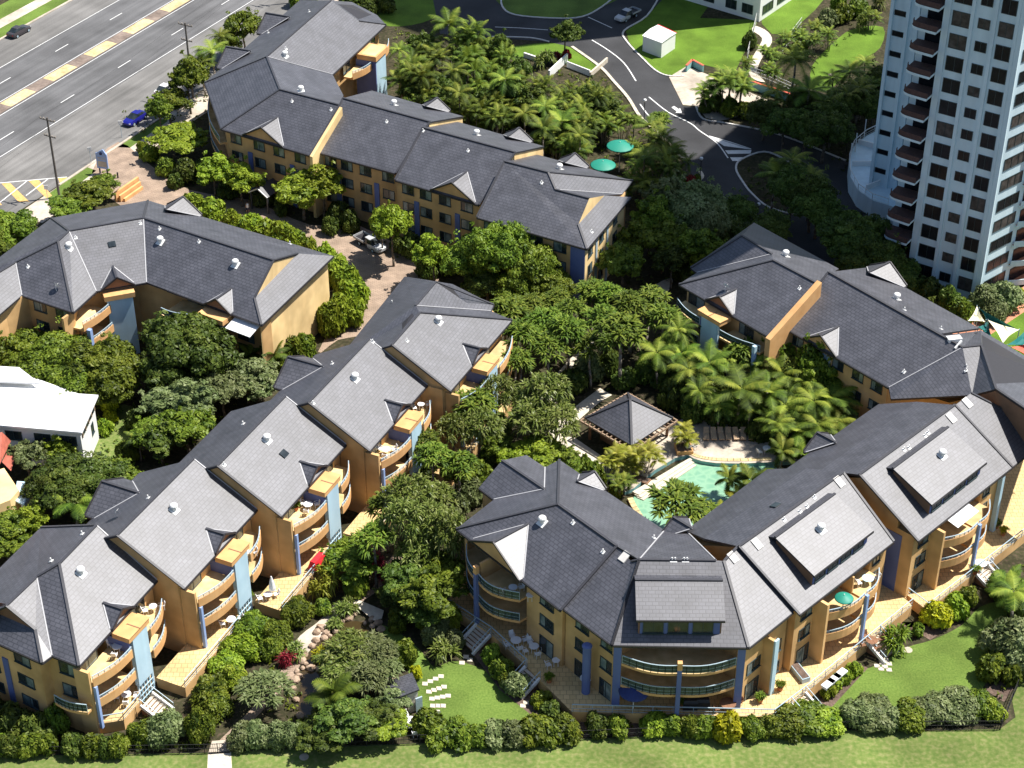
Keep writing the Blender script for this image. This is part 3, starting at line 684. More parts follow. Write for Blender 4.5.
roof_part(blkA, [[s1, s2, u1, t1, t2], [c3, c4, c5, t2], [c3, t2, t1, ob], [c4, c1b, r1, c5], [t2, c5, r1, bk1, s1], [t1, u1, s2, g(377, 15), g(352, 2)]],
          [(t2, t1), (c3, t2), (t2, c5), (c4, c5), (c5, r1), (c1b, r1), (u1, s2)], [(t2, s1)], [(s1, s2), (c4, c1b), (c3, c4)])
def step(pl, A, B, n, f, k1, k2):
    roof_part(blkA, [[A, B, f, n], [n, f, k2, k1]], [(n, f), (A, n), (B, f)], [], [(A, B), (k1, k2)])
n2_, f2_ = A2p(343, 98.2), A2p(430, 121.8); n3_, f3_ = A3p(423, 127.5), A3p(515.3, 152.4)
A2a, A2b, A3a, A3b, A4a, A4b = g(317.7, 152.2), g(395.7, 173.4), g(395, 180), g(479, 205), g(476.8, 217.3), g(587, 249)
step(A2p, A2a, A2b, n2_, f2_, g(372, 90.5), g(463.3, 116.2)); step(A3p, A3a, A3b, n3_, f3_, g(456.5, 121.5), g(544, 146.2))
n4_ = A4p(504.3, 161.3); r4 = A4p(548.3, 172.4); r5 = A4p(555.8, 189.7); r6 = A4p(589.3, 198.4); r7 = A4p(578.4, 224.3)
h1 = g(631, 197); h2 = g(633, 180.6); h3 = g(622.2, 194.3); h4 = g(604.3, 195.6); HPl = Plane((587, 249), (631, 197)); h4 = HPl(604.3, 195.6); kb = g(537.3, 154.6)
r7 = HPl(578.4, 224.3)
roof_part(blkA, [[A4a, A4b, r7, r6, r5, r4, n4_], [n4_, r4, h2, kb], [r4, r5, h3, h2], [r5, r6, h4, h3], [A4b, h1, h4, r7]],
          [(n4_, r4), (r4, r5), (r5, r6), (A4b, r7), (A4a, n4_), (r4, h2)], [(r5, h3)], [(A4a, A4b), (A4b, h1)])
m = MB(); m.poly([r7, h4, r6]); m.poly([r7 + Vector((-.2, .1, -.1)), r6 + Vector((-.2, .1, -.1)), h4 + Vector((-.2, .1, -.1))]); m.build('gable_wall', 'render_cream', blkA)
for fp, kp in ((f2_, g(463.3, 116.2)), (f3_, g(544, 146.2))):          # gable ends left by the stepped roofs
    d_ = fa2.e * -.12; m = MB(); a, b = fp + d_ - Vector((0, 0, .26)), kp + d_ - Vector((0, 0, .26)); z_ = Vector((0, 0, 1.9)); w_ = fa2.e * -.15
    m.hexa([a - z_, b - z_, b - z_ + w_, a - z_ + w_, a, b, b + w_, a + w_]); m.build('gable_wall', 'render_cream', blkA)
# walls
for f, L in ((fa2, fa2.L), (fa3, fa3.L)): gable_block(blkA, f, -.2, L - .1, 6.6, ofront=-.6)
gable_block(blkA, fa4, -.1, 9.5, 6.2, ofront=-.6)
wall(blkA, fpoly(c4 + Vector((.6, .4, 0)), fa1(15.3, -.6, 0), fa1(15.3, -11, 0), s1 + Vector((-1, 1, 0)), s2 + Vector((-1.2, 0, 0)), g(352, 3) + Vector((-.5, -.5, 0)), ob + Vector((1, -2, 0)), c3 + Vector((1, 0, 0))), 0, ZE - .1)
wall(blkA, fpoly(fa4(.2, -.61, 0), fa4(15.4, -.61, 0), h1 + Vector((-.9, 0, 0)), h2 + Vector((-.9, -.6, 0)), kb + Vector((.3, -.8, 0))), 0, ZE - .12)
m = MB()
for f, s in ((fa1, fa1.L + .25),):
    zf_ = lambda o: ZE - o * PITCH
    m.hexa([f(s, .5, 0), f(s + .45, .5, 0), f(s + .45, -6.9, 0), f(s, -6.9, 0), f(s, .5, zf_(.5) + .5), f(s + .45, .5, zf_(.5) + .5), f(s + .45, -6.9, zf_(-6.9) + .45), f(s, -6.9, zf_(-6.9) + .45)])
m.build('parapet_wall', 'render_cream', blkA)
for f, pos, st_ in ((fa1, (1.2, 5.2, 8.6, 12.2), (4.0, 11.2)), (fa2, (.8, 3.4, 6.4, 10.0), (2.4, 8.6)), (fa3, (.8, 3.6, 6.6, 10.0), (2.6, 9.0)), (fa4, (.8, 3.4, 7.6, 11.0), (6.4,))):
    for s in pos:
        for z in (1.9, 4.75, 7.45): window(blkA, f, s, -.6, z, 1.7, 1.25, 'mix')
    for s in st_: strip(blkA, f, s, .75, -.6, 0, 6.6)
strip(blkA, fa4, 13.4, 2.0, -.61, 0, 8.8)
frE = Frame(fa4(15.4, -.61, 0), h1 + Vector((-.9, 0, 0)))
m = MB(); m.box(frE, -.02, frE.L + .05, .001, .05, 0, ZE - .3); m.build('end_wall', 'render_cream', blkA)
for s in (1.0, 4.8, 9.6):
    for z in (1.7, 4.5, 7.1): window(blkA, frE, s, .05, z, 1.3, 1.2, 'mix')
for s in (3.4, 7.2): strip(blkA, frE, s, .55, .05, 0, 8.6, 'rail_metal')
for z in (2.6, 5.4):
    fL = Frame(c3 + Vector((1, 0, 0)), c4 + Vector((.6, .4, 0))); balcony(blkA, fL, 1, fL.L - .3, .6, 1.0, .8, z + 1.5, 0, 'rail')
gablet(blkA, fa1, 7.2, 3.4, 2.0, of=.1); gablet(blkA, fa3, 9.0, 3.4, 2.0, of=.1)
for z in (Z1 + 5.55,): balcony(blkA, faB, 4.5, 8.6, 1.0, 2.2, .3, z, -.5, 'solid'); balcony(blkA, faB, 13, 17, 2.2, 1.2, .3, z, -.5, 'solid')
m = MB(); m.box(faB, 8.6, 12.8, -.2, 3.0, 8.0, 8.8, 0); m.box(faB, 8.9, 12.5, .5, 2.7, 8.801, 8.83, 1); m.build('porch_roof', ['box_orange', 'render_cream'], blkA)
m = MB(); m.box(faB, 9.0, 12.4, 2.2, 2.8, 0, 7.99, 0); m.box(faB, 8.8, 9.0, -.5, 2.8, 0, 7.99, 1); m.build('blue_pier', ['pale_blue', 'blue_render'], blkA)
for s in (5, 14): door(blkA, faB, s, -.8, Z3, 2.2)
fab = Frame(ob, c3)
gablet(blkA, fab, fab.L * .33, 3.4, 1.9, of=.6); gablet(blkA, fab, fab.L * .74, 3.4, 1.9, of=.6)
for pa_, pb_, s in (((463.3, 116.2), (372, 90.5), 4.6), ((544, 146.2), (456.5, 121.5), 4.2), ((633, 180.6), (537.3, 154.6), 9)):
    gablet(blkA, Frame(g(*pa_), g(*pb_)), s, 2.2, 1.4, of=.4)
m = MB(); fe_ = fa1; a = fe_(8.2, 1.0, 3.2); m.poly([fe_(6.6, 3.2, 2.7), fe_(8.2, 3.2, 3.7), fe_(8.2, -.4, 3.7), fe_(6.6, -.4, 2.7)]); m.poly([fe_(8.2, 3.2, 3.7), fe_(9.8, 3.2, 2.7), fe_(9.8, -.4, 2.7), fe_(8.2, -.4, 3.7)])
m.box(fe_, 6.7, 6.9, 2.9, 3.1, 0, 2.7); m.box(fe_, 9.5, 9.7, 2.9, 3.1, 0, 2.7); m.build('entry_porch', 'roof_tile', blkA)
for p, q in ((fe_(6.6, 3.25, 2.72), fe_(8.2, 3.25, 3.72)), (fe_(8.2, 3.25, 3.72), fe_(9.8, 3.25, 2.72))):
    m = MB(); m.bar(p, q, .12, .16); m.build('barge_board', 'white_wall', blkA)

# ---------------------------------------------------------------- building B: the hooked block at the left
FB = G(146, 282, ZE)
blkB = empty('apartment_building', (FB.x, FB.y, 0), 'hooked ochre block at the left edge with a blank cream end wall facing the driveway', 'building')
Bl = Plane((21.9, 295.3), (73.1, 312.4)); Bf = Plane((73.1, 312.4), (96.4, 291.2)); Bc = Plane((96.4, 291.2), (146.5, 282.3)); Br = Plane((167, 289.9), (261.5, 325)); Be = Plane((261.5, 325), (333, 255.9)); Bw = Plane((8.2, 307), (21.9, 295.3))
b1, b2_, b3_ = g(51.3, 218), Bc(69, 231), Br(143.5, 218); b4 = g(147.9, 200.3); b5 = Br(273.8, 260.3); be = g(333.5, 256)
w1_ = Bl(58.1, 241.3); w2_ = Bl(15.7, 262.4); w3_ = Bw(-20, 284); q1, q2_, q3, q4 = g(21.9, 295.3), g(73.1, 312.4), g(96.4, 291.2), g(146.5, 282.3)
q5, q6, q7 = g(167, 289.9), g(166.5, 295.5), g(261.5, 325); z1_ = Be(254.7, 298); z2_ = Be(297.8, 253.5); q0 = g(8.2, 307); qm = g(-30, 340)
b2_ = Bf(69, 231)
roof_part(blkB, [[q1, q2_, w1_, w2_], [q2_, q3, b2_, w1_], [q3, q4, b3_, b2_], [q4, q5, q7, z1_, b5, b3_], [q7, be, z2_, z1_], [b2_, b3_, b4, b1], [b3_, b5, z2_, be, b4],
                  [b1, g(-40, 287), w3_, w2_, w1_, b2_], [q0, q1, w2_, w3_, qm]],
          [(b2_, b3_), (b3_, b5), (w1_, b2_), (w1_, w2_), (w2_, w3_), (q2_, w1_), (b2_, b1), (b3_, b4), (q7, z1_), (b5, z1_), (b5, z2_)], [(q3, b2_), (q4, b3_), (q1, w2_)],
          [(q1, q2_), (q2_, q3), (q3, q4), (q5, q7), (q7, be)])
m = MB(); m.poly([z1_, z2_, b5]); k = Vector((-.3, .1, -.1)); m.poly([z1_ + k, b5 + k, z2_ + k]); m.build('gable_wall', 'render_cream', blkB)
fbl, fbf, fbc, fbr, fbe, fbw = FR((21.9, 295.3), (73.1, 312.4)), FR((73.1, 312.4), (96.4, 291.2)), FR((96.4, 291.2), (146.5, 282.3)), FR((167, 289.9), (261.5, 325)), FR((261.5, 325), (333, 255.9)), FR((8.2, 307), (21.9, 295.3))
wall(blkB, fpoly(qm + Vector((-1, 0, 0)), q0 + Vector((-.6, .6, 0)), fbl(.3, -.6, 0), fbl(7.3, -.6, 0), fbf(4.3, -2.4, 0), fbc(5.2, -2.0, 0), fbr(0, -2.4, 0), fbr(13.9, -2.4, 0), fbr(13.9, -.6, 0), fbe(.6, -.6, 0), fbe(16.6, -.6, 0), b4 + Vector((-.2, -.8, 0)), b1 + Vector((.4, -.8, 0)), g(-40, 287) + Vector((0, -1, 0))), 0, ZE - .1)
m = MB(); m.box(fbe, .58, 16.7, -.6, -.54, 0, ZE - .3); m.build('end_wall', 'render_cream', blkB)
fwall(blkB, fbl, 7.0, 7.3, -.6, 1.2, 0, 8.9)
for s in (1.2, 4.6):
    for z in (1.8, 4.7, 7.4): window(blkB, fbl, s, -.6, z, 1.8, 1.2, 'mix')
for z in (Z2, Z3): balcony(blkB, fbf, .3, 5.3, .9, 1.6, .2, z, -2.3, 'solid'); balcony(blkB, fbr, .3, 4.0, 1.8, 1.2, .3, z, -2.39, 'rail')
post(blkB, fbf, .6, 1.5, 0, 6.9, .5, 'post_blue')
for z in (Z1, Z2, Z3): door(blkB, fbf, 1.0, -2.4, z, 2.4); door(blkB, fbr, 1.0, -2.4, z, 2.4); door(blkB, fbr, 8.6, -2.4, z, 2.4)
gablet(blkB, fbc, 2.6, 2.0, 1.4, of=.3, mat='gable_brown')
m = MB(); m.box(fbc, .7, 4.4, -.2, 1.2, 8.3, 8.95); m.build('porch_roof', 'box_orange', blkB)
m = MB(); m.box(fbc, 1.0, 4.1, .3, 1.0, 0, 8.299); m.build('blue_pier', 'pale_blue', blkB)
gablet(blkB, fbr, 8.0, 2.0, 1.4, of=.3, mat='gable_brown')
m = MB(); m.box(fbr, 6.0, 9.8, -.2, 1.5, 8.3, 8.95); m.build('porch_roof', 'box_orange', blkB)
m = MB(); m.box(fbr, 6.3, 9.5, .6, 1.3, 0, 8.299); m.build('blue_pier', 'blue_render', blkB)
m = MB(); m.hexa([fbr(10.2, -.3, 8.7), fbr(13.9, -.3, 8.7), fbr(13.9, 1.6, 8.2), fbr(10.2, 1.6, 8.2), fbr(10.2, -.3, 8.78), fbr(13.9, -.3, 8.78), fbr(13.9, 1.6, 8.28), fbr(10.2, 1.6, 8.28)]); m.build('awning', 'white_plastic', blkB)
fbb = Frame(be, b4); gablet(blkB, fbb, fbb.L * .80, 2.8, 1.9, of=.2, mat='render_orange')

# ---------------------------------------------------------------- the white tower
TB = G(977, 302, 0)
tower = empty('apartment_tower', TB, 'tall white apartment tower with rows of dark windows, cut off by the right edge', 'tower')
tl = G(912, 281.5, 0) - TB; tl.normalize(); ft = Frame(TB + tl * 9.8, TB); fr_r = Frame(TB, TB + Vector((-ft.n.y, ft.n.x, 0)).normalized() * 0 + Vector((.843, .9, 0)))
tn = -ft.n; fr_r = Frame(TB, TB + (tn * .96 + ft.e * .28))
TH_ = 78.0; FL = 2.93; NF = 16
def tw(pts, name='wall', mat='tower_wall', z1=TH_): 
    m = MB(); m.prism([(p.x, p.y) for p in pts], 0, z1); return m.build(name, mat, tower)
tw([ft(0, 0, 0), ft(9.8, 0, 0), fr_r(12, 0, 0), fr_r(44, 0, 0), ft(14, -66, 0), ft(-9.3, -66, 0), ft(-9.3, -17.2, 0), ft(-3.5, -3.4, 0), ft(-3.5, -1.6, 0), ft(0, -1.6, 0)])
for s in (.05, 3.4, 6.2, 8.92):                # full height ribs
    m = MB(); m.box(ft, s, s + (.42 if s > .1 else .8), .001, .35, 0, TH_); m.build('wall_rib', 'tower_wall', tower)
m = MB(); m.box(ft, 9.35, 9.95, .001, .3, 0, TH_); m.build('wall_rib', 'tower_wall', tower)
for k in range(NF):
    z = 1.2 + FL * k
    gl = lambda: 'tower_blind' if rnd.random() < .22 else 'tower_glass'
    window(tower, ft, 1.15, 0, z, 2.1, 1.75, gl(), 1, False); window(tower, ft, 4.4, 0, z + .4, 1.35, 1.15, gl(), 1, False); window(tower, ft, 6.98, 0, z, 1.72, 1.75, gl(), 1, False)
    w_ = window(tower, fr_r, .9, 0, z, 4.2, 1.5, gl(), 2, False)
    # balcony bay at the left
    c = [ft(-3.4, .6, 0), ft(-3.3, 1.05, 0), ft(-2.95, 1.4, 0), ft(-2.4, 1.6, 0), ft(-1.2, 1.7, 0), ft(.04, 1.75, 0)]; m = MB(); m.prism([(p.x, p.y) for p in [ft(-3.5, -1.59, 0)] + [p + ft.n * .12 - ft.e * .08 for p in c] + [ft(.04, -1.59, 0)]], z - 1.0, z - .68, 0, 1)
    b = m.build('balcony', ['tower_wall', 'tower_brick'], tower)
    m = MB()
    for p, q in zip(c[:-1], c[1:]): m.bar(Vector((p.x, p.y, z - .34)), Vector((q.x, q.y, z - .34)), .08, .66)
    m.build('parapet', 'tower_brick', b)
    m = MB(); m.box(ft, -2.6, -.6, -1.6, -1.55, z - .66, z + 1.2); m.build('sliding_door', 'tower_glass', tower)
    # curved balconies on the sunny side
    c = curve_pts(fr_r, 5.6, 12.0, .3, 1.5, 1.0, 7); m = MB(); m.prism([(p.x, p.y) for p in [fr_r(5.6, -.02, 0)] + c + [fr_r(12, -.02, 0)]], z - .9, z - .68, 0, 1)
    b = m.build('balcony', ['tower_wall', 'tower_tile'], tower)
    m = MB()
    for p, q in zip(c[:-1], c[1:]): m.bar(Vector((p.x, p.y, z - .35)), Vector((q.x, q.y, z - .35)), .10, .62)
    m.build('parapet', 'tower_wall', b)
    m = MB(); m.box(fr_r, 6.2, 11.4, .001, .06, z - .66, z + 1.3); m.build('sliding_door', 'tower_glass', tower)
    # slot windows of the rear wing
fw_ = Frame(ft(-13.4, -17, 0), ft(-9.3, -17, 0))
tw([fw_(0, 0, 0), fw_(4.09, 0, 0), fw_(4.09, -25, 0), fw_(0, -25, 0)])
for s in (0.02, 2.3, 3.7):
    m = MB(); m.box(fw_, s, s + .45, .001, .4, 0, TH_); m.build('wall_rib', 'tower_wall', tower)
for k in range(NF + 2): window(tower, fw_, .62, 0, 1.6 + FL * k, 1.5, .62, 'tower_glass', 0, False)
for k in range(NF): 
    m = MB(); fz = Frame(ft(-3.5, -3.4, 0), ft(-9.3, -17.2, 0)); fz.n = -fz.n if (fz(0, 1, 0) - ft(-6, -2, 0)).length > (fz(0, -1, 0) - ft(-6, -2, 0)).length else fz.n
    m.box(fz, 8, 9.2, .001, .05, 1.6 + FL * k, 2.5 + FL * k); m.build('window', 'tower_glass', tower)
# ---------------------------------------------------------------- ground, roads, water
def sheet(name, pts, z, mat, kind='structure', world=False):
    m = MB(); P = [Vector((p[0], p[1], z)) for p in pts] if world else [zcap(G(x, y, 0), z) for x, y in pts]
    m.autouv(P); o = m.build(name, mat); return tag(o, kind=kind) if kind else o
sheet('ground', [(-1500, -200), (1500, -200), (1500, 2500), (-1500, 2500)], -.02, 'soil', world=True)
def smooth(pts, n=4, closed=False):
    P = [Vector((p[0], p[1], 0)) for p in pts]; out = []
    N = len(P)
    for i in range(N if closed else N - 1):
        a, b = P[i], P[(i + 1) % N]; p0 = P[(i - 1) % N] if closed or i else a; p3 = P[(i + 2) % N] if closed or i < N - 2 else b
        for k in range(n):
            t = k / n; out.append(.5 * (2 * a + (b - p0) * t + (2 * p0 - 5 * a + 4 * b - p3) * t * t + (3 * a - p0 - 3 * b + p3) * t ** 3))
    if not closed: out.append(P[-1])
    return [(p.x, p.y) for p in out]
def gpts(px): return [(G(x, y).x, G(x, y).y) for x, y in px]
def kerb(px, w=.28, h=.13, mat='kerb_white', name='kerb', n=4, z0=0, closed=False, kind='structure'):
    P = [Vector((x, y, 0)) for x, y in smooth(gpts(px), n, closed)]; m = MB()
    if closed: P.append(P[0])
    for a, b in zip(P[:-1], P[1:]): 
        d = (b - a)
        if d.length < 1e-4: continue
        d.normalize(); m.bar(a + Vector((0, 0, z0 + h / 2)) - d * .03, b + Vector((0, 0, z0 + h / 2)) + d * .03, w, h)
    return tag(m.build(name, mat), kind=kind)
def ribbon(px, w, z, mat='road_paint', name='lane_marking', n=4, world=None):
    P = [Vector((x, y, z)) for x, y in (smooth(gpts(px), n) if world is None else world)]; m = MB()
    for i, (a, b) in enumerate(zip(P[:-1], P[1:])):
        d = b - a; d.normalize(); u = Vector((-d.y, d.x, 0)) * (w / 2); m.poly([a - u, b - u, b + u, a + u])
    return tag(m.build(name, mat), kind='structure')
# lawns
sheet('lawn', smooth(gpts([(-120, 757), (0, 755), (205, 753), (240, 749), (420, 743), (560, 739), (700, 734), (830, 730), (1000, 729), (1012, 700), (1030, 655), (1120, 500)]), 2) + gpts([(1300, 900), (512, 1500), (-300, 900)]), .004, 'lawn_dry', world=True)
sheet('lawn', smooth(gpts([(378, 625), (398, 632), (422, 652), (434, 667), (452, 661), (472, 665), (496, 676), (520, 695), (545, 716), (580, 735), (500, 737), (440, 735), (420, 715), (414, 690), (407, 668), (396, 648)]), 3, True), .004, 'lawn', world=True)
sheet('lawn', smooth(gpts([(820, 715), (858, 674), (877, 665), (905, 648), (932, 640), (962, 625), (980, 607), (1004, 604), (1006, 640), (990, 660), (985, 685), (960, 704), (900, 716), (850, 722)]), 3, True), .004, 'lawn', world=True)
sheet('lawn', smooth(gpts([(118, 405), (136, 412), (130, 440), (116, 475), (92, 468), (102, 430)]), 3, True), .004, 'lawn_dry', world=True)
L1 = [(700, 18), (660, 16), (646, 17), (626, 31), (629, 42), (644, 60), (658, 71), (669, 76), (684, 76), (692, 62), (735, 72), (748, 45), (758, 20)]
sheet('lawn', gpts(L1), .004, 'lawn_bright', world=True)
sheet('lawn', gpts([(660, 18), (700, 18), (720, -10), (670, -10), (662, 0), (647, 16)]), .0045, 'lawn_bright', world=True)
sheet('lawn', gpts([(762, 24), (772, 34), (790, 33), (815, 10), (830, -8), (792, -10), (760, 8)]), .004, 'lawn_bright', world=True)
sheet('lawn', smooth(gpts([(812, 66), (833, 43), (853, 29), (883, 27), (880, 48), (861, 60), (845, 76), (828, 90), (813, 88)]), 3, True), .004, 'lawn_bright', world=True)
sheet('lawn', gpts([(480, 50), (540, 43), (557, 43), (572, 48), (598, 67), (588, 75), (569, 64), (536, 60)]), .004, 'lawn_bright', world=True)
sheet('lawn', smooth(gpts([(374, -6), (446, -6), (440, 14), (412, 25), (380, 23)]), 3, True), .004, 'lawn_bright', world=True)
sheet('lawn', gpts([(960, 345), (1030, 300), (1090, 330), (1040, 390)]), .004, 'lawn_bright', world=True)
# main road in its own frame: e along, n towards the blocks
RA = G(0, 157); RE = Vector((math.cos(R(61.54)), math.sin(R(61.54)), 0)); RN = Vector((RE.y, -RE.x, 0))
def rd(e, n): p = RA + RE * e + RN * n; return (p.x, p.y)
def rq(name, e0, e1, n0, n1, z, mat): return sheet(name, [rd(e0, n0), rd(e1, n0), rd(e1, n1), rd(e0, n1)], z, mat, world=True)
rq('road', -220, 420, -27, .3, .004, 'asphalt'); rq('parking_lane', -220, 420, .3, 13, .0045, 'asphalt_pale'); rq('parking_lane', -220, 420, -27, -20.2, .008, 'asphalt_pale')
for n in (0, -20.1, -12.0, -8.9):
    rq('lane_marking', -200, 400, n - .06, n + .06, .012, 'road_paint')
for n in (-3.6, -16.3):
    for k in range(-8, 24): rq('lane_marking', 4 + 14 * k, 7.2 + 14 * k, n - .07, n + .07, .012, 'road_paint')
m = MB(); m.prism([rd(-200, -11.6), rd(400, -11.6), rd(400, -9.2), rd(-200, -9.2)], 0, .12)
tag(m.build('median_strip', 'median_brown'), kind='structure')
k = 0
for e in range(-78, 140, 10):
    rq('median_paving', e + 1.2, e + 7.0, -11.5, -9.3, .126, 'median_cream'); k += 1
for n0, n1, mt in ((12.9, 13.3, 'concrete'),):
    m = MB(); m.prism([rd(-2.5, n0), rd(400, n0 - 2.6), rd(400, n1 - 2.6), rd(-2.5, n1)], 0, .13); tag(m.build('kerb', mt), kind='structure')
sheet('footpath', [rd(-12, 13.3), rd(400, 10.6), rd(400, 18), rd(-12, 18)], .008, 'concrete', world=True)
sheet('grass_verge', [rd(-6, 13.4), rd(-3, 13.3), rd(3.6, 13.2), rd(3.4, 15.0), rd(-7, 15.8)], .012, 'lawn', world=True)
sheet('grass_verge', [rd(10.5, 13.0), rd(21, 12.7), rd(21, 14.6), rd(11.3, 14.9)], .012, 'lawn', world=True)
m = MB(); m.prism([rd(-200, -27.4), rd(400, -27.4), rd(400, -27.0), rd(-200, -27.0)], 0, .13); tag(m.build('kerb', 'concrete'), kind='structure')
sheet('grass_verge', [rd(-100, -30.2), rd(300, -30.2), rd(300, -27.4), rd(-100, -27.4)], .008, 'lawn', world=True)
sheet('footpath', [rd(-100, -32.6), rd(300, -32.6), rd(300, -30.2), rd(-100, -30.2)], .010, 'concrete', world=True)
sheet('grass_verge', [rd(-100, -36.5), rd(300, -36.5), rd(300, -32.6), rd(-100, -32.6)], .008, 'lawn', world=True)
# chevrons at the side street mouth
for q in ([(1.4, 183.4), (10.3, 183.2), (29.4, 201.8), (18.5, 201.8)], [(28, 180.4), (38.3, 179.4), (52, 195.7), (46.5, 198.4)], [(58, 178), (67, 177.4), (68.4, 180), (60, 183.4)], [(-26, 186.5), (-15, 185.5), (2, 205), (-8, 206)]): sheet('chevron_marking', gpts(q), .013, 'chevron_yellow', world=True)
for q in ([(0, 202.5), (27, 181)], [(26, 195.7), (47.9, 179.2)], [(-30, 187), (0, 183), (67, 177)], [(-26, 200), (-4, 184)]): ribbon(q, .16, .017, n=1)
# paved driveway between the blocks
sheet('driveway', smooth(gpts([(92, 172), (118, 142), (150, 165), (190, 190), (250, 200), (310, 225), (360, 226), (430, 268), (440, 300), (400, 300), (368, 332), (338, 340), (318, 352), (340, 300), (300, 255), (240, 238), (180, 222), (140, 212), (112, 200)]), 3, True), .012, 'brick_paver', world=True)
# dark access road at the top
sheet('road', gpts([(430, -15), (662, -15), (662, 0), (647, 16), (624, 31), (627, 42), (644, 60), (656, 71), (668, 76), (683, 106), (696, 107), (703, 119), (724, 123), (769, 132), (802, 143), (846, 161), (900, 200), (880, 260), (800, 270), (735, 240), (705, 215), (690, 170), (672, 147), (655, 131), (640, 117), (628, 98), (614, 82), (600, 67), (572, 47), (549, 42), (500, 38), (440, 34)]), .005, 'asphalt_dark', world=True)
sheet('planted_island', smooth(gpts([(502, -8), (502, 6), (515, 15), (555, 18.5), (582, 17), (602, 7), (620, -8)]), 3, True), .010, 'lawn', world=True)
kerb([(502, -8), (502, 6), (515, 15), (555, 18.5), (582, 17), (602, 7), (620, -8)]); kerb([(662, -8), (647, 16), (624, 31), (627, 42), (644, 60), (656, 71), (668, 76), (684, 76)])
kerb([(492, 37), (530, 38), (549, 42)]); kerb([(572, 47), (600, 67), (614, 82), (628, 98), (640, 117), (655, 131), (672, 147)], .5, .14, 'stone_pale')
kerb([(696, 107), (703, 119), (724, 123), (769, 132), (802, 143), (846, 161)])
isl = [(764, 152), (741, 160), (736, 169), (742, 181), (752, 194), (770, 208), (800, 214), (815, 200), (812, 185), (802, 173), (785, 160)]
sheet('planted_island', smooth(gpts(isl), 3, True), .010, 'soil', world=True); kerb(isl, closed=True)
kerb([(648, 186), (672, 187), (690, 184), (702, 178), (700, 172)], .5, .14, 'stone_pale')
for ln in ([(592, 40), (608, 50), (624, 63), (636, 81)], [(649, 97), (668, 112), (690, 123), (700, 131), (717, 143), (728, 158)], [(640, 104), (650, 117), (662, 124)], [(709, 136), (730, 142), (751, 149)], [(495, 27), (520, 28), (548, 30)], [(588, 17), (612, 28)]):
    ribbon(ln, .16 if ln[0][0] in (495, 588) else .2, .012)
for q in ([(709.5, 136.5), (751, 149.5), (724, 146)], [(725, 150.4), (751.5, 150), (750.5, 153.6), (728, 154)], [(730, 157.4), (743, 157.4), (740.5, 161), (732.5, 161)]): sheet('lane_marking', gpts(q), .012, 'road_paint', world=True)
sheet('lane_marking', gpts([(671.5, 107.5), (674, 106), (679, 109.3), (680, 108), (682, 113), (675.5, 112.6), (677, 111.4)]), .012, 'road_paint', world=True)
sheet('forecourt', gpts([(669, 77), (687, 66), (704, 73), (770, 101), (752, 114), (720, 121), (706, 118), (697, 106), (683, 105)]), .012, 'concrete', world=True)
sheet('footpath', smooth(gpts([(756, 26), (768, 32), (772, 42), (762, 58), (757, 72), (765, 82), (752, 78), (748, 66), (758, 48), (762, 38), (752, 30)]), 3, True), .012, 'stone_pale', world=True)
# garden paths
sheet('garden_path', smooth(gpts([(392, 556), (372, 588), (352, 600), (330, 617), (316, 632), (300, 645), (283, 668), (258, 702), (225, 735), (208, 753), (226, 753), (245, 730), (272, 700), (294, 676), (306, 654), (318, 646), (330, 640), (346, 612), (368, 598), (384, 584), (402, 560)]), 3, True), .009, 'brick_paver', world=True)
sheet('garden_path', smooth(gpts([(283, 660), (300, 636), (318, 622), (336, 603), (346, 603), (340, 615), (324, 632), (312, 648), (297, 664)]), 3, True), .012, 'concrete', world=True)
sheet('garden_path', gpts([(208, 753), (231, 752), (234, 800), (206, 800)]), .013, 'stone_pale', world=True)
sheet('garden_path', gpts([(212, 741), (226, 740), (230, 753), (208, 754)]), .013, 'concrete', world=True)
sheet('footbridge_deck', gpts([(352, 605), (358, 602), (384, 613), (382, 621), (374, 623)]), .35, 'stone_pale', world=True)
sheet('footpath', gpts([(905, 322), (930, 322), (950, 330), (980, 318), (1030, 282), (1060, 262), (1060, 285), (1024, 312), (990, 335), (945, 345)]), .012, 'tower_tile', world=True)
# garden beds, seen between the plants
for q in ([(818, 702), (858, 663), (868, 668), (832, 707)], [(900, 622), (930, 640), (960, 622), (975, 608), (965, 600), (905, 628)], [(470, 650), (500, 690), (540, 722), (575, 735), (570, 715), (520, 680), (480, 640)],
          [(560, 738), (700, 733), (780, 730), (780, 718), (570, 716)], [(985, 690), (1000, 680), (1015, 686), (1004, 702)], [(440, 500), (470, 520), (455, 530), (435, 520)], [(380, 560), (420, 560), (440, 590), (400, 600)]):
    sheet('garden_bed', gpts(q), .007, 'mulch', world=True)
# pond
m, nt, b = new_mat('pond_water'); b.inputs['Base Color'].default_value = (.05, .035, .015, 1); b.inputs['Roughness'].default_value = .06
m, nt, b = new_mat('pool_water'); N = nt.nodes.new; Lk = nt.links.new
geo = N('ShaderNodeNewGeometry'); no = N('ShaderNodeTexNoise'); no.inputs['Scale'].default_value = 3; Lk(geo.outputs['Position'], no.inputs['Vector'])
vo = N('ShaderNodeTexVoronoi'); vo.feature = 'DISTANCE_TO_EDGE'; vo.inputs['Scale'].default_value = 1.1; Lk(geo.outputs['Position'], vo.inputs['Vector'])
rp = N('ShaderNodeValToRGB'); rp.color_ramp.elements[0].color = (.24, .42, .28, 1); rp.color_ramp.elements[1].color = (.17, .35, .235, 1); rp.color_ramp.elements[1].position = .3
Lk(vo.outputs['Distance'], rp.inputs['Fac']); Lk(rp.outputs[0], b.inputs['Base Color']); b.inputs['Roughness'].default_value = .08
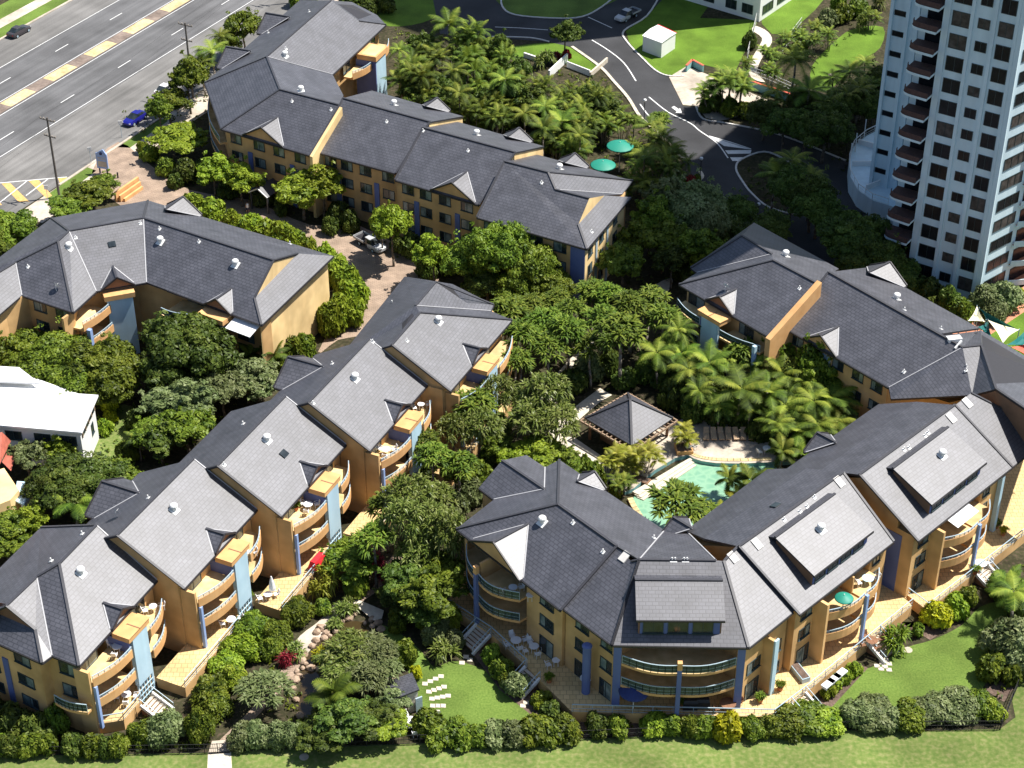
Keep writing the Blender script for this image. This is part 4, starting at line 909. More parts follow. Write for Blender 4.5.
bp = N('ShaderNodeBump'); bp.inputs['Strength'].default_value = .25; bp.inputs['Distance'].default_value = .1; Lk(no.outputs['Fac'], bp.inputs['Height']); Lk(bp.outputs[0], b.inputs['Normal'])
sheet('pond_water', smooth(gpts([(330, 630), (345, 622), (362, 622), (372, 628), (350, 640), (328, 650), (318, 668), (322, 690), (318, 718), (300, 716), (300, 690), (304, 662), (316, 645)]), 3, True), .014, 'pond_water', world=True)
# swimming pool, a basin of water behind a raised deck
pool = smooth(gpts([(632, 500), (645, 487), (660, 476), (688, 459.5), (700, 464), (718, 467), (740, 467), (775, 465), (772, 490), (735, 515), (690, 545), (655, 530), (640, 512)]), 3, True)
sheet('pool_water', pool, .02, 'pool_water', world=True)
def deck(px, z, mat='concrete', side='stone_pale', name='pool_deck'):
    m = MB(); m.prism([(G(x, y, z).x, G(x, y, z).y) for x, y in px], 0, z, 0, 1); return tag(m.build(name, [side, mat]), kind='structure')
DZ = .5
deck([(688, 455), (694, 458.5), (702, 461), (716, 463), (740, 463.5), (800, 461), (815, 440), (800, 415), (740, 412), (700, 412), (680, 420), (655, 428), (600, 470), (625, 492), (634, 488), (655, 470), (675, 458)], DZ, side='teal_wall')
for k in range(3):
    z = .38 - .12 * k; o = 2.2 * (k + 1)
    deck([(690 + .0 * o, 455 + o * 1.2), (690 + o, 457 + o * 1.2), (637 + o, 492 + o * 1.2), (630 + o, 489 + o * 1.2)], z, 'stone_pale', 'stone_pale', 'pool_step')
kerb([(688, 455), (694, 458.5), (702, 461), (716, 463), (740, 463.5), (770, 462.5)], .5, .06, 'median_cream', 'pool_coping', z0=DZ)
kerb([(630, 500), (637, 513), (652, 531), (690, 548)], .6, .3, 'median_cream', 'pool_coping')
m, nt, b = new_mat('spa_water'); b.inputs['Base Color'].default_value = (.06, .27, .42, 1); b.inputs['Roughness'].default_value = .06
deck([(585, 455), (600, 463), (612, 472), (604, 490), (580, 480)], .3, 'stone_pale', 'stone_pale')
sheet('spa_water', [(p.x, p.y) for p in (G(594, 468, .31), G(609, 477, .31), G(604, 488, .31), G(590, 480, .31))], .305, 'spa_water', world=True)
sheet('terrace_floor', gpts([(556, 440), (588, 412), (600, 402), (612, 395), (600, 388), (560, 418), (548, 432)]), .012, 'stone_pale', world=True)
sheet('garden_path', gpts([(548, 432), (556, 440), (612, 478), (624, 470), (600, 455), (575, 438)]), .013, 'stone_pale', world=True)
sheet('garden_path', smooth(gpts([(640, 300), (655, 285), (672, 278), (668, 292), (650, 308)]), 3, True), .012, 'stone_pale', world=True)
sheet('garden_path', smooth(gpts([(540, 400), (560, 370), (590, 340), (600, 335), (580, 360), (560, 395), (552, 410)]), 3, True), .012, 'stone_pale', world=True)
# stepping stones
sp = []
for a0, a1, n in (((425, 684), (441, 676.5), 4), ((429, 692), (444, 687), 4), ((432, 699), (448, 696), 4), ((433, 706), (443, 706), 3)):
    for k in range(n): sp.append((a0[0] + (a1[0] - a0[0]) * k / (n - 1), a0[1] + (a1[1] - a0[1]) * k / (n - 1)))
sp += [(437, 712), (462, 663), (466, 657), (470, 660), (523, 706), (526, 703), (882, 663), (886, 660), (889, 664), (885, 667), (881, 669), (889, 670), (877, 666)]
for i, (x, y) in enumerate(sorted(sp)):
    c = G(x, y); w = .27; m = MB(); m.prism([(c.x - w, c.y - w * .8), (c.x + w, c.y - w), (c.x + w, c.y + w * .9), (c.x - w, c.y + w)], .0, .05)
    where = 'fanned over the lawn beside the small dark roofed shed' if x < 450 else ('at the foot of the shaded stairs' if x < 530 else 'at the foot of the sunny stairs by the right lawn')
    tag(m.build('stepping_stone', 'stone_pale', loc=c), f'pale square stepping stone {where}', 'stepping stone', f'square stepping stones {where}')
# ---------------------------------------------------------------- plants
class Leaves:
    def __init__(s): s.v = []; s.f = []; s.t = []
    def quad(s, c, u, w, t):
        i = len(s.v); s.v += [c - u - w * .35, c - u * .1 - w, c + u, c - u * .1 + w]; s.f.append((i, i + 1, i + 2, i + 3)); s.t.append(t)
    def face(s, pts, t):
        i = len(s.v); s.v += pts; s.f.append(tuple(range(i, i + len(pts)))); s.t.append(t)
    def mesh(s, name, mat):
        me = bpy.data.meshes.new(name); me.from_pydata([tuple(p) for p in s.v], [], s.f); me.materials.append(MATS[mat])
        a = me.attributes.new('tint', 'FLOAT', 'FACE'); a.data.foreach_set('value', s.t); me.update(); return me
def rvec(r):
    while True:
        v = Vector((r.uniform(-1, 1), r.uniform(-1, 1), r.uniform(-1, 1)))
        if .05 < v.length < 1: return v.normalized()
def clumps(L, r, c, rad, n, size, up=.35, tb=None, shape=(1, 1, .85)):
    """leaf faces through an uneven ball"""
    tb = r.uniform(.25, .7) if tb is None else tb
    for k in range(n):
        d = rvec(r)
        if d.z < -.5 and r.random() < .7: d.z = -d.z
        p = c + Vector((d.x * shape[0], d.y * shape[1], d.z * shape[2])) * rad * (r.uniform(.45, 1.0) ** .5)
        nrm = (d + rvec(r) * .8 + Vector((0, 0, up))).normalized()
        u = nrm.cross(rvec(r)); 
        if u.length < .1: continue
        u.normalize(); w = nrm.cross(u); z = size * r.uniform(.7, 1.3)
        L.quad(p, u * z, w * z * .5, min(1, max(0, tb + r.uniform(-.28, .28))))
def crown_broad(name, seed, R_, hc, mat, flat=.8, size=.3, dens=1.0, gaps=.0):
    r = random.Random(seed); L = Leaves(); n = int(34 * (R_ / 2.5) ** 1.35) + 8
    lob = [(rvec(r), r.uniform(.78, 1.15)) for _ in range(5)]          # uneven outline
    for k in range(n):
        d = rvec(r)
        if d.z < -.3: d.z *= -.6
        g_ = 1 + sum((w - 1) * max(0, d.dot(v)) ** 2 for v, w in lob) * 1.3
        q = r.uniform(.35, .92) ** .7 * g_; cr = R_ * r.choice([.15, .19, .24, .30, .34])
        c = Vector((d.x * R_ * q, d.y * R_ * q, hc + d.z * R_ * q * flat * r.uniform(.85, 1.1)))
        clumps(L, r, c, cr, int(125 * dens * (cr / .8) ** 1.7) + 24, size, shape=(1, 1, .62))
        if r.random() < .4:                                              # loose sprig beyond the clump
            e = c + (d + Vector((0, 0, .3))) * cr * 1.25; clumps(L, r, e, cr * .35, 14, size)
    clumps(L, r, Vector((0, 0, hc)), R_ * .55, int(150 * dens * (R_ / 2) ** 1.5), size * 1.4, tb=.2)
    return L.mesh(name, mat)
def trunk_mesh(name, r0, r1, h, mat, limbs=4, spread=1.0, seed=1, bend=.0):
    r = random.Random(seed); m = MB(); p = Vector((0, 0, -.1)); n = 4
    for k in range(n):
        q = Vector((bend * (k + 1) / n + r.uniform(-.05, .05), r.uniform(-.05, .05), h * (k + 1) / n))
        a = r0 + (r1 - r0) * k / n; b = r0 + (r1 - r0) * (k + 1) / n; m.tube(p, q, a, 7, 0, b); p = q
    for k in range(limbs):
        a = 2 * math.pi * k / limbs + r.uniform(-.4, .4); q = p + Vector((math.cos(a) * spread, math.sin(a) * spread, spread * r.uniform(.7, 1.1)))
        m.tube(p - Vector((0, 0, r1)), q, r1 * .7, 6, 0, r1 * .35)
    return m.mesh(name, [mat], smooth=True)
def palm_fronds(name, seed, n, length, mat, leaflet=.75, up=.9, droop=1.0, hc=0, width=.09):
    r = random.Random(seed); L = Leaves()
    for k in range(n):
        az = 2.399 * k + r.uniform(-.3, .3); el = up - (k / n) * 1.25 + r.uniform(-.12, .12); ln = length * r.uniform(.8, 1.1)
        t = Vector((math.cos(az) * math.cos(el), math.sin(az) * math.cos(el), math.sin(el))); p = Vector((0, 0, hc)) + t * .1
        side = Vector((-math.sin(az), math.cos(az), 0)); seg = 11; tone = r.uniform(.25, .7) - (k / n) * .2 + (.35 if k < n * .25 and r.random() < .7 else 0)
        for j in range(seg):
            q = p + t * (ln / seg); t = (t + Vector((0, 0, -droop * (.07 + .11 * j / seg)))).normalized(); upv = side.cross(t)
            f = j / (seg - 1); ll = leaflet * math.sin(math.pi * (.12 + .83 * f)) ** .7
            if j > 0:
                for sg in (-1, 1):
                    for h in (0, .5):
                        b0 = p.lerp(q, h); dirn = (side * sg * .85 + t * .5 - upv * .0 + Vector((0, 0, -.28))).normalized()
                        e = b0 + dirn * ll * r.uniform(.85, 1.1); wv = t * width
                        L.face([b0 - wv, b0 + wv, e + wv * .3], min(1, max(0, tone + r.uniform(-.2, .2))))
            L.face([p - side * .03, p + side * .03, q + side * .025, q - side * .025], min(1, tone + .2))
            p = q
    return L.mesh(name, mat)
def cane_spots(seed):
    r = random.Random(seed); return [(r.uniform(-1.5, 1.5), r.uniform(-1.5, 1.5), r.uniform(3.2, 6.2), r.uniform(1.7, 2.6)) for _ in range(6)]
def cane(name, seed):
    me = None; V = []; F = []; T = []
    for j, (x, y, h, ln) in enumerate(cane_spots(seed)):
        q = palm_fronds('tmp', seed * 7 + j, 11, ln, 'palm_leaf', .62, 1.25, 1.25, 0, .05); o = Vector((x, y, h)); i = len(V)
        V += [tuple(v.co + o) for v in q.vertices]; F += [tuple(k + i for k in p.vertices) for p in q.polygons]; T += [d.value for d in q.attributes['tint'].data]; bpy.data.meshes.remove(q)
    me = bpy.data.meshes.new(name); me.from_pydata(V, [], F); me.materials.append(MATS['palm_leaf']); a = me.attributes.new('tint', 'FLOAT', 'FACE'); a.data.foreach_set('value', T); me.update(); return me
def cane_stems(name, seed):
    m = MB()
    for x, y, h, ln in cane_spots(seed): m.tube((x * .35, y * .35, -.1), (x, y, h), .07, 6, 0, .05)
    return m.mesh(name, ['palm_bark'], smooth=True)
def rosette(L, r, c, ax, n, ln, w, tone):
    for k in range(n):
        d = (ax * r.uniform(-.15, 1.0) + rvec(r) * .95).normalized(); s = d.cross(Vector((0, 0, 1)))
        if s.length < .05: continue
        s.normalize(); l = ln * r.uniform(.7, 1.1); m_ = c + d * l * .55; e = m_ + (d * .45 + Vector((0, 0, -.28))) * l
        t = min(1, max(0, tone + r.uniform(-.25, .25)))
        L.face([c - s * w * .6, c + s * w * .6, m_ + s * w, m_ - s * w], t); L.face([m_ - s * w, m_ + s * w, e], t)
def crown_rosettes(name, seed, R_, hc, n, mat, ln=.8, w=.07, leaves=18, flat=.75):
    r = random.Random(seed); L = Leaves()
    for k in range(n):
        d = rvec(r)
        if d.z < -.2: d.z = -d.z
        q = R_ * r.uniform(.55, .95); c = Vector((d.x * q, d.y * q, hc + d.z * q * flat)); rosette(L, r, c, (d + Vector((0, 0, .5))).normalized(), leaves, ln, w, r.uniform(.3, .65))
    return L.mesh(name, mat)
def shrub_mesh(name, seed, R_, mat, size=.2, dens=1.0, flat=.8, smooth_=.5):
    r = random.Random(seed); L = Leaves(); n = int(12 * R_ ** 1.2) + 5
    for k in range(n):
        d = rvec(r); d.z = abs(d.z); q = R_ * r.uniform(.4, .72); cr = R_ * r.uniform(.3, .45)
        clumps(L, r, Vector((d.x * q, d.y * q, .25 * R_ + d.z * q * flat)), cr, int(95 * dens * (cr / .5) ** 1.5) + 25, size)
    clumps(L, r, Vector((0, 0, R_ * .45)), R_ * .75, int(160 * dens * R_), size * 1.2, tb=.25)
    return L.mesh(name, mat)
PM = {}
def mk(key, fn): PM[key] = fn; return key
for i in range(3):
    PM['tree_big', i] = (crown_broad('crown', 10 + i, 4.6, 5.6, 'leaf_mid', .74, .235), trunk_mesh('trunk', .32, .2, 4.2, 'trunk_bark', 6, 2.0, i), 4.6, 5.6)
    PM['tree_mid', i] = (crown_broad('crown', 20 + i, 2.6, 4.2, 'leaf_light', .85, .215), trunk_mesh('trunk', .17, .1, 3.0, 'trunk_bark', 5, 1.3, i), 2.6, 4.2)
    PM['palm', i] = (palm_fronds('fronds', 30 + i, (13, 17, 20)[i], (3.0, 2.8, 2.6)[i], 'palm_leaf', (.95, .8, .7)[i], (1.15, 1.0, 1.2)[i], (.9, 1.25, 1.5)[i], 7.2, (.085, .06, .05)[i]), trunk_mesh('trunk', .16, .10, 7.1, 'palm_bark', 0, 1, i, 0), 2.5, 7.2)
    PM['cane', i] = (cane('fronds', 130 + i), cane_stems('trunk', 130 + i), 3.0, 5.2)
    PM['palm_low', i] = (palm_fronds('fronds', 40 + i, 13, 2.6, 'palm_leaf', .9, 1.2, 1.05, 3.2), trunk_mesh('trunk', .14, .09, 3.1, 'palm_bark', 0, 1, i, 0), 2.3, 3.2)
    PM['spiky', i] = (crown_rosettes('crown', 50 + i, 2.7, 4.6, 78, 'spike_leaf', .95, .075, 17), trunk_mesh('trunk', .2, .13, 3.2, 'trunk_bark', 6, 1.6, i), 3.1, 4.8)
    PM['fan', i] = (crown_rosettes('crown', 60 + i, 1.9, 7.2, 44, 'palm_leaf', 1.0, .09, 16, .8), trunk_mesh('trunk', .17, .12, 6.2, 'palm_bark', 4, .9, i), 2.4, 7.3)
    PM['shrub', i] = (shrub_mesh('foliage', 70 + i, 1.5, 'leaf_mid', .2), None, 1.6, .75)
    PM['low_shrub', i] = (shrub_mesh('foliage', 80 + i, .8, 'leaf_mid', .15), None, .9, .4)
    PM['clipped', i] = (shrub_mesh('foliage', 90 + i, 1.5, 'leaf_grey', .13, 1.7, .95), None, 1.6, .8)
    PM['strappy', i] = (crown_rosettes('foliage', 100 + i, .8, .5, 16, 'spike_leaf', .8, .06, 16), None, 1.2, .6)
KINDN = {'cane': 'cane_palm', 'tree_big': 'broadleaf_tree', 'tree_mid': 'broadleaf_tree', 'palm': 'palm_tree', 'palm_low': 'palm_tree', 'spiky': 'pandanus_tree', 'fan': 'fan_palm', 'shrub': 'shrub', 'low_shrub': 'shrub', 'clipped': 'shrub', 'strappy': 'strappy_plant'}
CATN = {'cane': 'palm', 'tree_big': 'tree', 'tree_mid': 'tree', 'palm': 'palm', 'palm_low': 'palm', 'spiky': 'tree', 'fan': 'palm', 'shrub': 'shrub', 'low_shrub': 'shrub', 'clipped': 'shrub', 'strappy': 'plant'}
ORD = ['first', 'second', 'third', 'fourth', 'fifth', 'sixth', 'seventh', 'eighth', 'ninth', 'tenth', 'eleventh', 'twelfth', 'thirteenth', 'fourteenth', 'fifteenth', 'sixteenth', 'seventeenth', 'eighteenth', 'nineteenth', 'twentieth']
ORD += ['twenty-' + o for o in ORD[:9]] + ['thirtieth'] + ['thirty-' + o for o in ORD[:9]] + ['fortieth']
NPL = [0]
def plant(key, px, py, rad, label, mat=None, group=None, hk=None, z0=0):
    """px,py: crown centre in the picture; rad: crown radius in metres"""
    i = NPL[0] % 3; NPL[0] += 1
    cr, tr, R0, hc0 = PM[key, i]; s = rad / R0; zk = s if hk is None else hk / hc0
    c = G(px, py, z0 + hc0 * zk); base = Vector((c.x, c.y, z0)); rz = rnd.uniform(0, 6.28)
    def put(me, name, parent):
        o = bpy.data.objects.new(name, me); COL.objects.link(o)
        if parent: o.parent = parent
        return o
    nm = KINDN[key]
    if tr is None:
        o = put(cr, nm, None); tag(o, label, CATN[key], group); f = o
    else:
        o = empty(nm, base, label, CATN[key], group); f = put(cr, 'fronds' if key in ('palm', 'palm_low', 'cane') else 'crown', o); put(tr, 'trunk', o)
    o.location = base; o.rotation_euler = ((rnd.uniform(-.07, .07), rnd.uniform(-.07, .07), rz) if tr else (0, 0, rz)); k_ = .12 if tr else .2; o.scale = (s * rnd.uniform(1 - k_, 1 + k_ * 1.3), s * rnd.uniform(1 - k_, 1 + k_), zk * rnd.uniform(1 - k_ / 2, 1 + k_ / 2))
    if mat and f.material_slots: f.material_slots[0].link = 'OBJECT'; f.material_slots[0].material = MATS[mat]
    return o
def cluster(desc, where, items, group=None, single=None):
    """items: (key,x,y,rad[,mat[,height]]); every label gets its place along the cluster"""
    it = sorted(items, key=lambda t: t[1]); n = len(it)
    for k, t in enumerate(it):
        if n == 1: lab = f'{desc} {where}'
        else: lab = f'{desc} {where}, ' + ('' if n < 2 else '') + ('leftmost' if k == 0 else 'rightmost' if k == n - 1 else ORD[k] + ' from the left')
        plant(t[0], t[1], t[2], t[3], lab, t[4] if len(t) > 4 else None, (group or f'{desc} {where}') if n > 1 else None, t[5] if len(t) > 5 else None)
TM, TB_, SP, FN, PL, PW, SH, LS, CL, ST, CA = 'tree_mid', 'tree_big', 'spiky', 'fan', 'palm', 'palm_low', 'shrub', 'low_shrub', 'clipped', 'strappy', 'cane'
cluster('leafy green tree', 'along the road beside the rear block', [(TM, 180, 138, 4.3, 'leaf_light', 3.6), (TM, 168, 101, 3.0, 'leaf_mid', 3.6), (TM, 187, 78, 3.2, 'leaf_mid', 6), (TM, 243, 28, 3.0, 'leaf_mid', 5), (TM, 158, 112, 2.0, 'leaf_mid', 4), (TM, 228, 40, 2.2, 'leaf_mid', 4)])
cluster('feather palm', 'between the road and the rear block', [(PL, 212, 48, 3.3, None, 7), (PL, 202, 60, 2.8, None, 6), (PL, 222, 36, 2.7, None, 6)])
cluster('small round bright tree', 'before the shaded rear block wall', [(TM, 213, 174, 2.8, 'leaf_light', 4.2), (TM, 240, 180, 2.9, 'leaf_light', 4.2), (TM, 302, 190, 3.4, 'leaf_light', 4.8), (TM, 322, 186, 3.2, 'leaf_light', 5), (TM, 392, 227, 3.0, 'leaf_light', 6), (TM, 434, 256, 2.5, 'leaf_light', 4.6), (TM, 381, 221, 1.8, 'leaf_light', 5)])
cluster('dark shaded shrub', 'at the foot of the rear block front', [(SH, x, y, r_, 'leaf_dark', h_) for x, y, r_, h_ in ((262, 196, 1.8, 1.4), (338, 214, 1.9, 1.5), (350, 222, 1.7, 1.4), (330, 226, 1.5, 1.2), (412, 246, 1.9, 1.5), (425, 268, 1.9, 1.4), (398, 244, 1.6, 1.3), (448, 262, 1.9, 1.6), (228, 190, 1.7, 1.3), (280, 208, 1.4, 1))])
cluster('dense dark green tree', "before the rear block's right end", [(TB_, 470, 262, 3.4, 'leaf_mid', 5), (TB_, 497, 255, 4.2, 'leaf_mid', 6.5), (TB_, 525, 265, 4.2, 'leaf_mid', 6), (TB_, 516, 285, 3.6, 'leaf_mid', 4), (TB_, 545, 288, 3.2, 'leaf_mid', 4), (TB_, 488, 282, 3.3, 'leaf_dark', 3.6)])
cluster('leafy tree', 'past the cream end wall of the rear block', [(TM, 624, 266, 3.2, 'leaf_mid', 5), (TM, 650, 216, 3.6, 'leaf_mid', 6), (TB_, 690, 205, 4.6, 'leaf_grey', 6.5), (TM, 664, 240, 3.4, 'leaf_mid', 5), (TB_, 705, 225, 4.0, 'leaf_grey', 5.5), (TM, 668, 200, 3.4, 'leaf_grey', 6), (TM, 640, 240, 3.0, 'leaf_mid', 4.6), (TM, 700, 250, 3.2, 'leaf_mid', 5), (TM, 672, 262, 2.6, 'leaf_dark', 4), (TM, 688, 250, 3.0, 'leaf_light', 4)])
cluster('broad leafy tree', 'at the left corner by the side street', [(TB_, 8, 232, 4.8, 'leaf_mid', 5), (TB_, -14, 250, 4, 'leaf_mid', 5)])
cluster('low leafy tree', 'behind the roadside sign', [(TM, 84, 197, 3.6, 'leaf_mid', 2.8), (TM, 66, 208, 2.8, 'leaf_mid', 2.5), (TM, 102, 185, 2.4, 'leaf_mid', 2.4)])
cluster('bright hedge bush', 'along the driveway behind the hooked block', [(SH, x, y, r_, 'leaf_light', h_) for x, y, r_, h_ in ((193, 203, 2.0, 1.4), (212, 211, 1.9, 1.4), (232, 222, 2.0, 1.6), (250, 229, 2.1, 1.8), (266, 232, 2.2, 1.8), (281, 239, 2.3, 2), (296, 245, 2.3, 2), (310, 254, 2.2, 2), (325, 261, 2.1, 2), (337, 270, 2.2, 2), (347, 283, 2.2, 2.2), (349, 298, 2.2, 2.2), (340, 311, 2.2, 2.2), (330, 321, 2.1, 2.0), (352, 313, 1.9, 1.8), (358, 292, 1.7, 1.6))])
cluster('big dark green tree', 'below the hooked block', [(TB_, 58, 362, 5.0, 'leaf_mid', 5), (TB_, 98, 366, 4.6, 'leaf_mid', 5.2), (TB_, 30, 352, 4.0, 'leaf_mid', 4), (TB_, 186, 352, 5.4, 'leaf_dark', 6.2), (TM, 158, 372, 3.2, 'leaf_dark', 4), (TB_, 80, 385, 4.4, 'leaf_mid', 4), (TB_, 112, 388, 3.4, 'leaf_mid', 3.4), (TM, 6, 352, 2.6, 'leaf_mid', 4)])
cluster('dusty green tree', 'behind the stepped row of apartments', [(TM, 170, 408, 3.4, 'leaf_grey', 4), (TM, 196, 402, 3.4, 'leaf_grey', 4.2), (TM, 154, 432, 2.6, 'leaf_mid', 3.4), (TM, 185, 425, 3.2, 'leaf_mid', 4), (TM, 222, 392, 3.0, 'leaf_grey', 4), (TM, 246, 378, 3.0, 'leaf_grey', 3.6), (TM, 160, 442, 2.8, 'leaf_dark', 3), (TM, 205, 378, 3.0, 'leaf_dark', 4), (TM, 262, 388, 2.2, 'leaf_grey', 3)])
cluster('feather palm', 'in the gap below the hooked block', [(PW, 228, 362, 2.4, None, 3.2), (PW, 276, 356, 2.2, None, 3), (PW, 138, 440, 2.0, None, 3), (PW, 250, 356, 2.0, None, 2.8)])
cluster('leafy bush', 'under the awning of the hooked block', [(SH, 290, 350, 2.2, 'leaf_mid', 1.8), (SH, 268, 362, 1.8, 'leaf_mid', 1.5), (SH, 304, 348, 1.7, 'leaf_mid', 1.5), (SH, 282, 368, 1.8, 'leaf_mid', 1.6)])
cluster('dark spreading tree', 'beside the white roofed house', [(TB_, 72, 482, 4.3, 'leaf_dark', 4.4), (TB_, 95, 484, 3.9, 'leaf_dark', 4), (TB_, 50, 488, 3.2, 'leaf_dark', 3.6), (TM, 112, 474, 2.3, 'leaf_mid', 2.6), (TM, 62, 450, 1.8, 'leaf_light', 3), (TM, 26, 456, 2.2, 'leaf_grey', 3), (TM, 120, 478, 2.4, 'leaf_mid', 2.5)])
cluster('large feather palm', 'in front of the dark spreading tree', [(PL, 73, 503, 3.6, None, 4.5)])
cluster('bright bush', 'at the left edge above the first grey roof', [(TM, 12, 528, 2.8, 'leaf_mid', 3), (TM, 32, 520, 2.2, 'leaf_light', 3), (TM, 6, 545, 2.6, 'leaf_mid', 2.5), (TM, 36, 534, 2.0, 'leaf_light', 2), (TM, 22, 548, 2.2, 'leaf_mid', 2)])
cluster('yellow green shrub', 'beside the white roofed house', [(LS, 109, 404, 1.2, 'leaf_yellow', 1.6), (LS, 104, 426, 1.1, 'leaf_light', 1), (LS, 110, 416, .9, 'leaf_yellow', .8), (SH, 128, 452, 1.4, 'leaf_mid', 1.2), (SH, 138, 420, 1.6, 'leaf_dark', 1.2)])
# central garden
cluster('pale spiky pandanus', 'massed in the central garden', [(SP, 545, 392, 3.9, None, 6.4), (SP, 530, 415, 3.4, None, 5.2), (SP, 555, 420, 3.2, None, 5), (FN, 470, 402, 2.7, None, 7), (SP, 496, 398, 2.8, None, 5.8), (SP, 452, 432, 2.5, None, 5), (SP, 478, 428, 2.8, None, 5.2), (SP, 408, 498, 3.3, None, 7.2), (FN, 386, 508, 2.6, None, 6), (SP, 436, 496, 2.8, None, 4.6), (SP, 402, 528, 3.0, None, 7), (FN, 374, 538, 2.6, None, 6.6), (SP, 432, 528, 2.9, None, 6.6), (SP, 452, 540, 2.6, None, 6.6), (SP, 420, 552, 2.8, None, 5)])
cluster('dry edged fan palm', 'in a dense grove above the central garden', [(FN, 520, 335, 2.8, None, 7), (FN, 505, 312, 2.7, None, 7), (FN, 545, 318, 2.9, None, 7), (FN, 570, 330, 2.8, None, 7), (FN, 548, 345, 2.7, None, 6.4), (FN, 575, 308, 2.8, None, 7), (FN, 600, 316, 2.9, None, 7.4), (FN, 622, 336, 3.5, None, 8), (FN, 632, 308, 2.9, None, 7), (FN, 662, 315, 2.9, None, 7), (FN, 648, 300, 2.7, None, 6.5), (FN, 512, 362, 2.3, None, 6), (FN, 592, 342, 2.5, None, 6.6), (FN, 612, 300, 2.6, None, 6.5), (FN, 528, 306, 2.5, None, 6), (FN, 556, 296, 2.5, None, 5.5), (FN, 592, 294, 2.6, None, 6)])
cluster('slim garden tree', 'beside the stepped row balconies', [(FN, 432, 460, 2.4, None, 6), (FN, 460, 462, 2.3, None, 6), (FN, 425, 440, 2.2, None, 5.6), (TM, 455, 470, 2.2, 'leaf_mid', 3)])
cluster('soft olive bush', 'above the near right roof corner', [(TM, 535, 450, 2.8, 'leaf_light', 2.8), (TM, 515, 458, 2.3, 'leaf_light', 2.4), (TM, 500, 446, 2.0, 'leaf_mid', 2.4), (TM, 560, 456, 2.2, 'leaf_mid', 2.6), (SH, 470, 492, 1.8, 'leaf_grey', 1.4), (SH, 456, 505, 1.7, 'leaf_grey', 1.3), (TM, 575, 466, 2.0, 'leaf_mid', 2.4), (SH, 590, 478, 1.4, 'leaf_mid', 1.8), (SH, 480, 474, 1.6, 'leaf_mid', 1.4)])
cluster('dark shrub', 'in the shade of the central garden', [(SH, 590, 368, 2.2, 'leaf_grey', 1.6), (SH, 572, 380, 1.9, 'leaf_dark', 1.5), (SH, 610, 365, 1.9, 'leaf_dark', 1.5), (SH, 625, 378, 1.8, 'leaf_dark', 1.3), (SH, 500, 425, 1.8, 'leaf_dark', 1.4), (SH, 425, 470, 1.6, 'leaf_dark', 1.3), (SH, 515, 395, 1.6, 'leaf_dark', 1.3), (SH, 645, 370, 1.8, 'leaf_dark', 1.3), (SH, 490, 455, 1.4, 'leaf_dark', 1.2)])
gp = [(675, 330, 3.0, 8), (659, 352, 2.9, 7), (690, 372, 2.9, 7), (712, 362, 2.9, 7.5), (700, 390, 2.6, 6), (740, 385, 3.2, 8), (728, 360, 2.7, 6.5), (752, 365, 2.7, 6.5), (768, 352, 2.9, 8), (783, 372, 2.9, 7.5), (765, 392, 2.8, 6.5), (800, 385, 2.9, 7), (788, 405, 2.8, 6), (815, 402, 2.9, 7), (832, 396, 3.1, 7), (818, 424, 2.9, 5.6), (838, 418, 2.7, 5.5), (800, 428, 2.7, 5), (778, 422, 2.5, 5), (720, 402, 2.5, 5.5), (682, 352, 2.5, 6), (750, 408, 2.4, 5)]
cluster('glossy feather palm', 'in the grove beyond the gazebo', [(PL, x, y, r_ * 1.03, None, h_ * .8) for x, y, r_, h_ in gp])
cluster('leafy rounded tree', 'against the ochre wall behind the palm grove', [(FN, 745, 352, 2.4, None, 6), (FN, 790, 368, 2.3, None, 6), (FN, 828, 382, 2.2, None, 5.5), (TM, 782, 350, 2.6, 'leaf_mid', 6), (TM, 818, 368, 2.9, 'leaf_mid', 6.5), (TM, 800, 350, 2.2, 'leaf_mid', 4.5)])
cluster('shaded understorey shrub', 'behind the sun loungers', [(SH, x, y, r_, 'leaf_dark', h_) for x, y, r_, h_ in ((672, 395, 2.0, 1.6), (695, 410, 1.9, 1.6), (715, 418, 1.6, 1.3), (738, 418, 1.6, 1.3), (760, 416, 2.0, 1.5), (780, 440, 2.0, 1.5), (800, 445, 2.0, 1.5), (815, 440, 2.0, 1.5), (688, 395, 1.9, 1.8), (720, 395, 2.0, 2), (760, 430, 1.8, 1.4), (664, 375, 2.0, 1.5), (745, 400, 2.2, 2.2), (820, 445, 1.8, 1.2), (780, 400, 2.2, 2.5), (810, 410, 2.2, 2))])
cluster('bright feather palm', "over the pool's far right corner", [(PW, 752, 482, 2.6, 'palm_leaf', 3), (PW, 742, 500, 2.2, 'palm_yellow', 2), (PW, 782, 452, 2.0, 'palm_leaf', 3), (PW, 800, 455, 1.9, 'palm_leaf', 2.4), (PW, 730, 478, 1.8, 'palm_leaf', 2.6), (PW, 720, 512, 1.6, 'palm_yellow', 1.5)])
cluster('round headed fan palm', 'growing at the near edge of the pool', [(FN, 676, 500, 3.6, None, 5), (FN, 700, 512, 2.8, None, 4.2)])
cluster('golden cane palm', 'beside the gazebo and pool steps', [(CA, 623, 452, 2.3, 'palm_yellow', 3), (CA, 645, 455, 2.2, 'palm_yellow', 3), (CA, 684, 434, 2.0, 'palm_yellow', 2.6), (CA, 632, 466, 1.8, 'palm_yellow', 2), (CA, 622, 482, 1.8, 'palm_leaf', 2), (CA, 607, 462, 1.7, 'palm_yellow', 2)])
cluster('leafy bush', 'by the wading pool beside the dark roof', [(SH, 598, 480, 1.3, 'leaf_mid', 1.5), (SH, 585, 470, 1.3, 'leaf_mid', 1.5), (LS, 615, 490, 1.0, 'leaf_light', .8)])
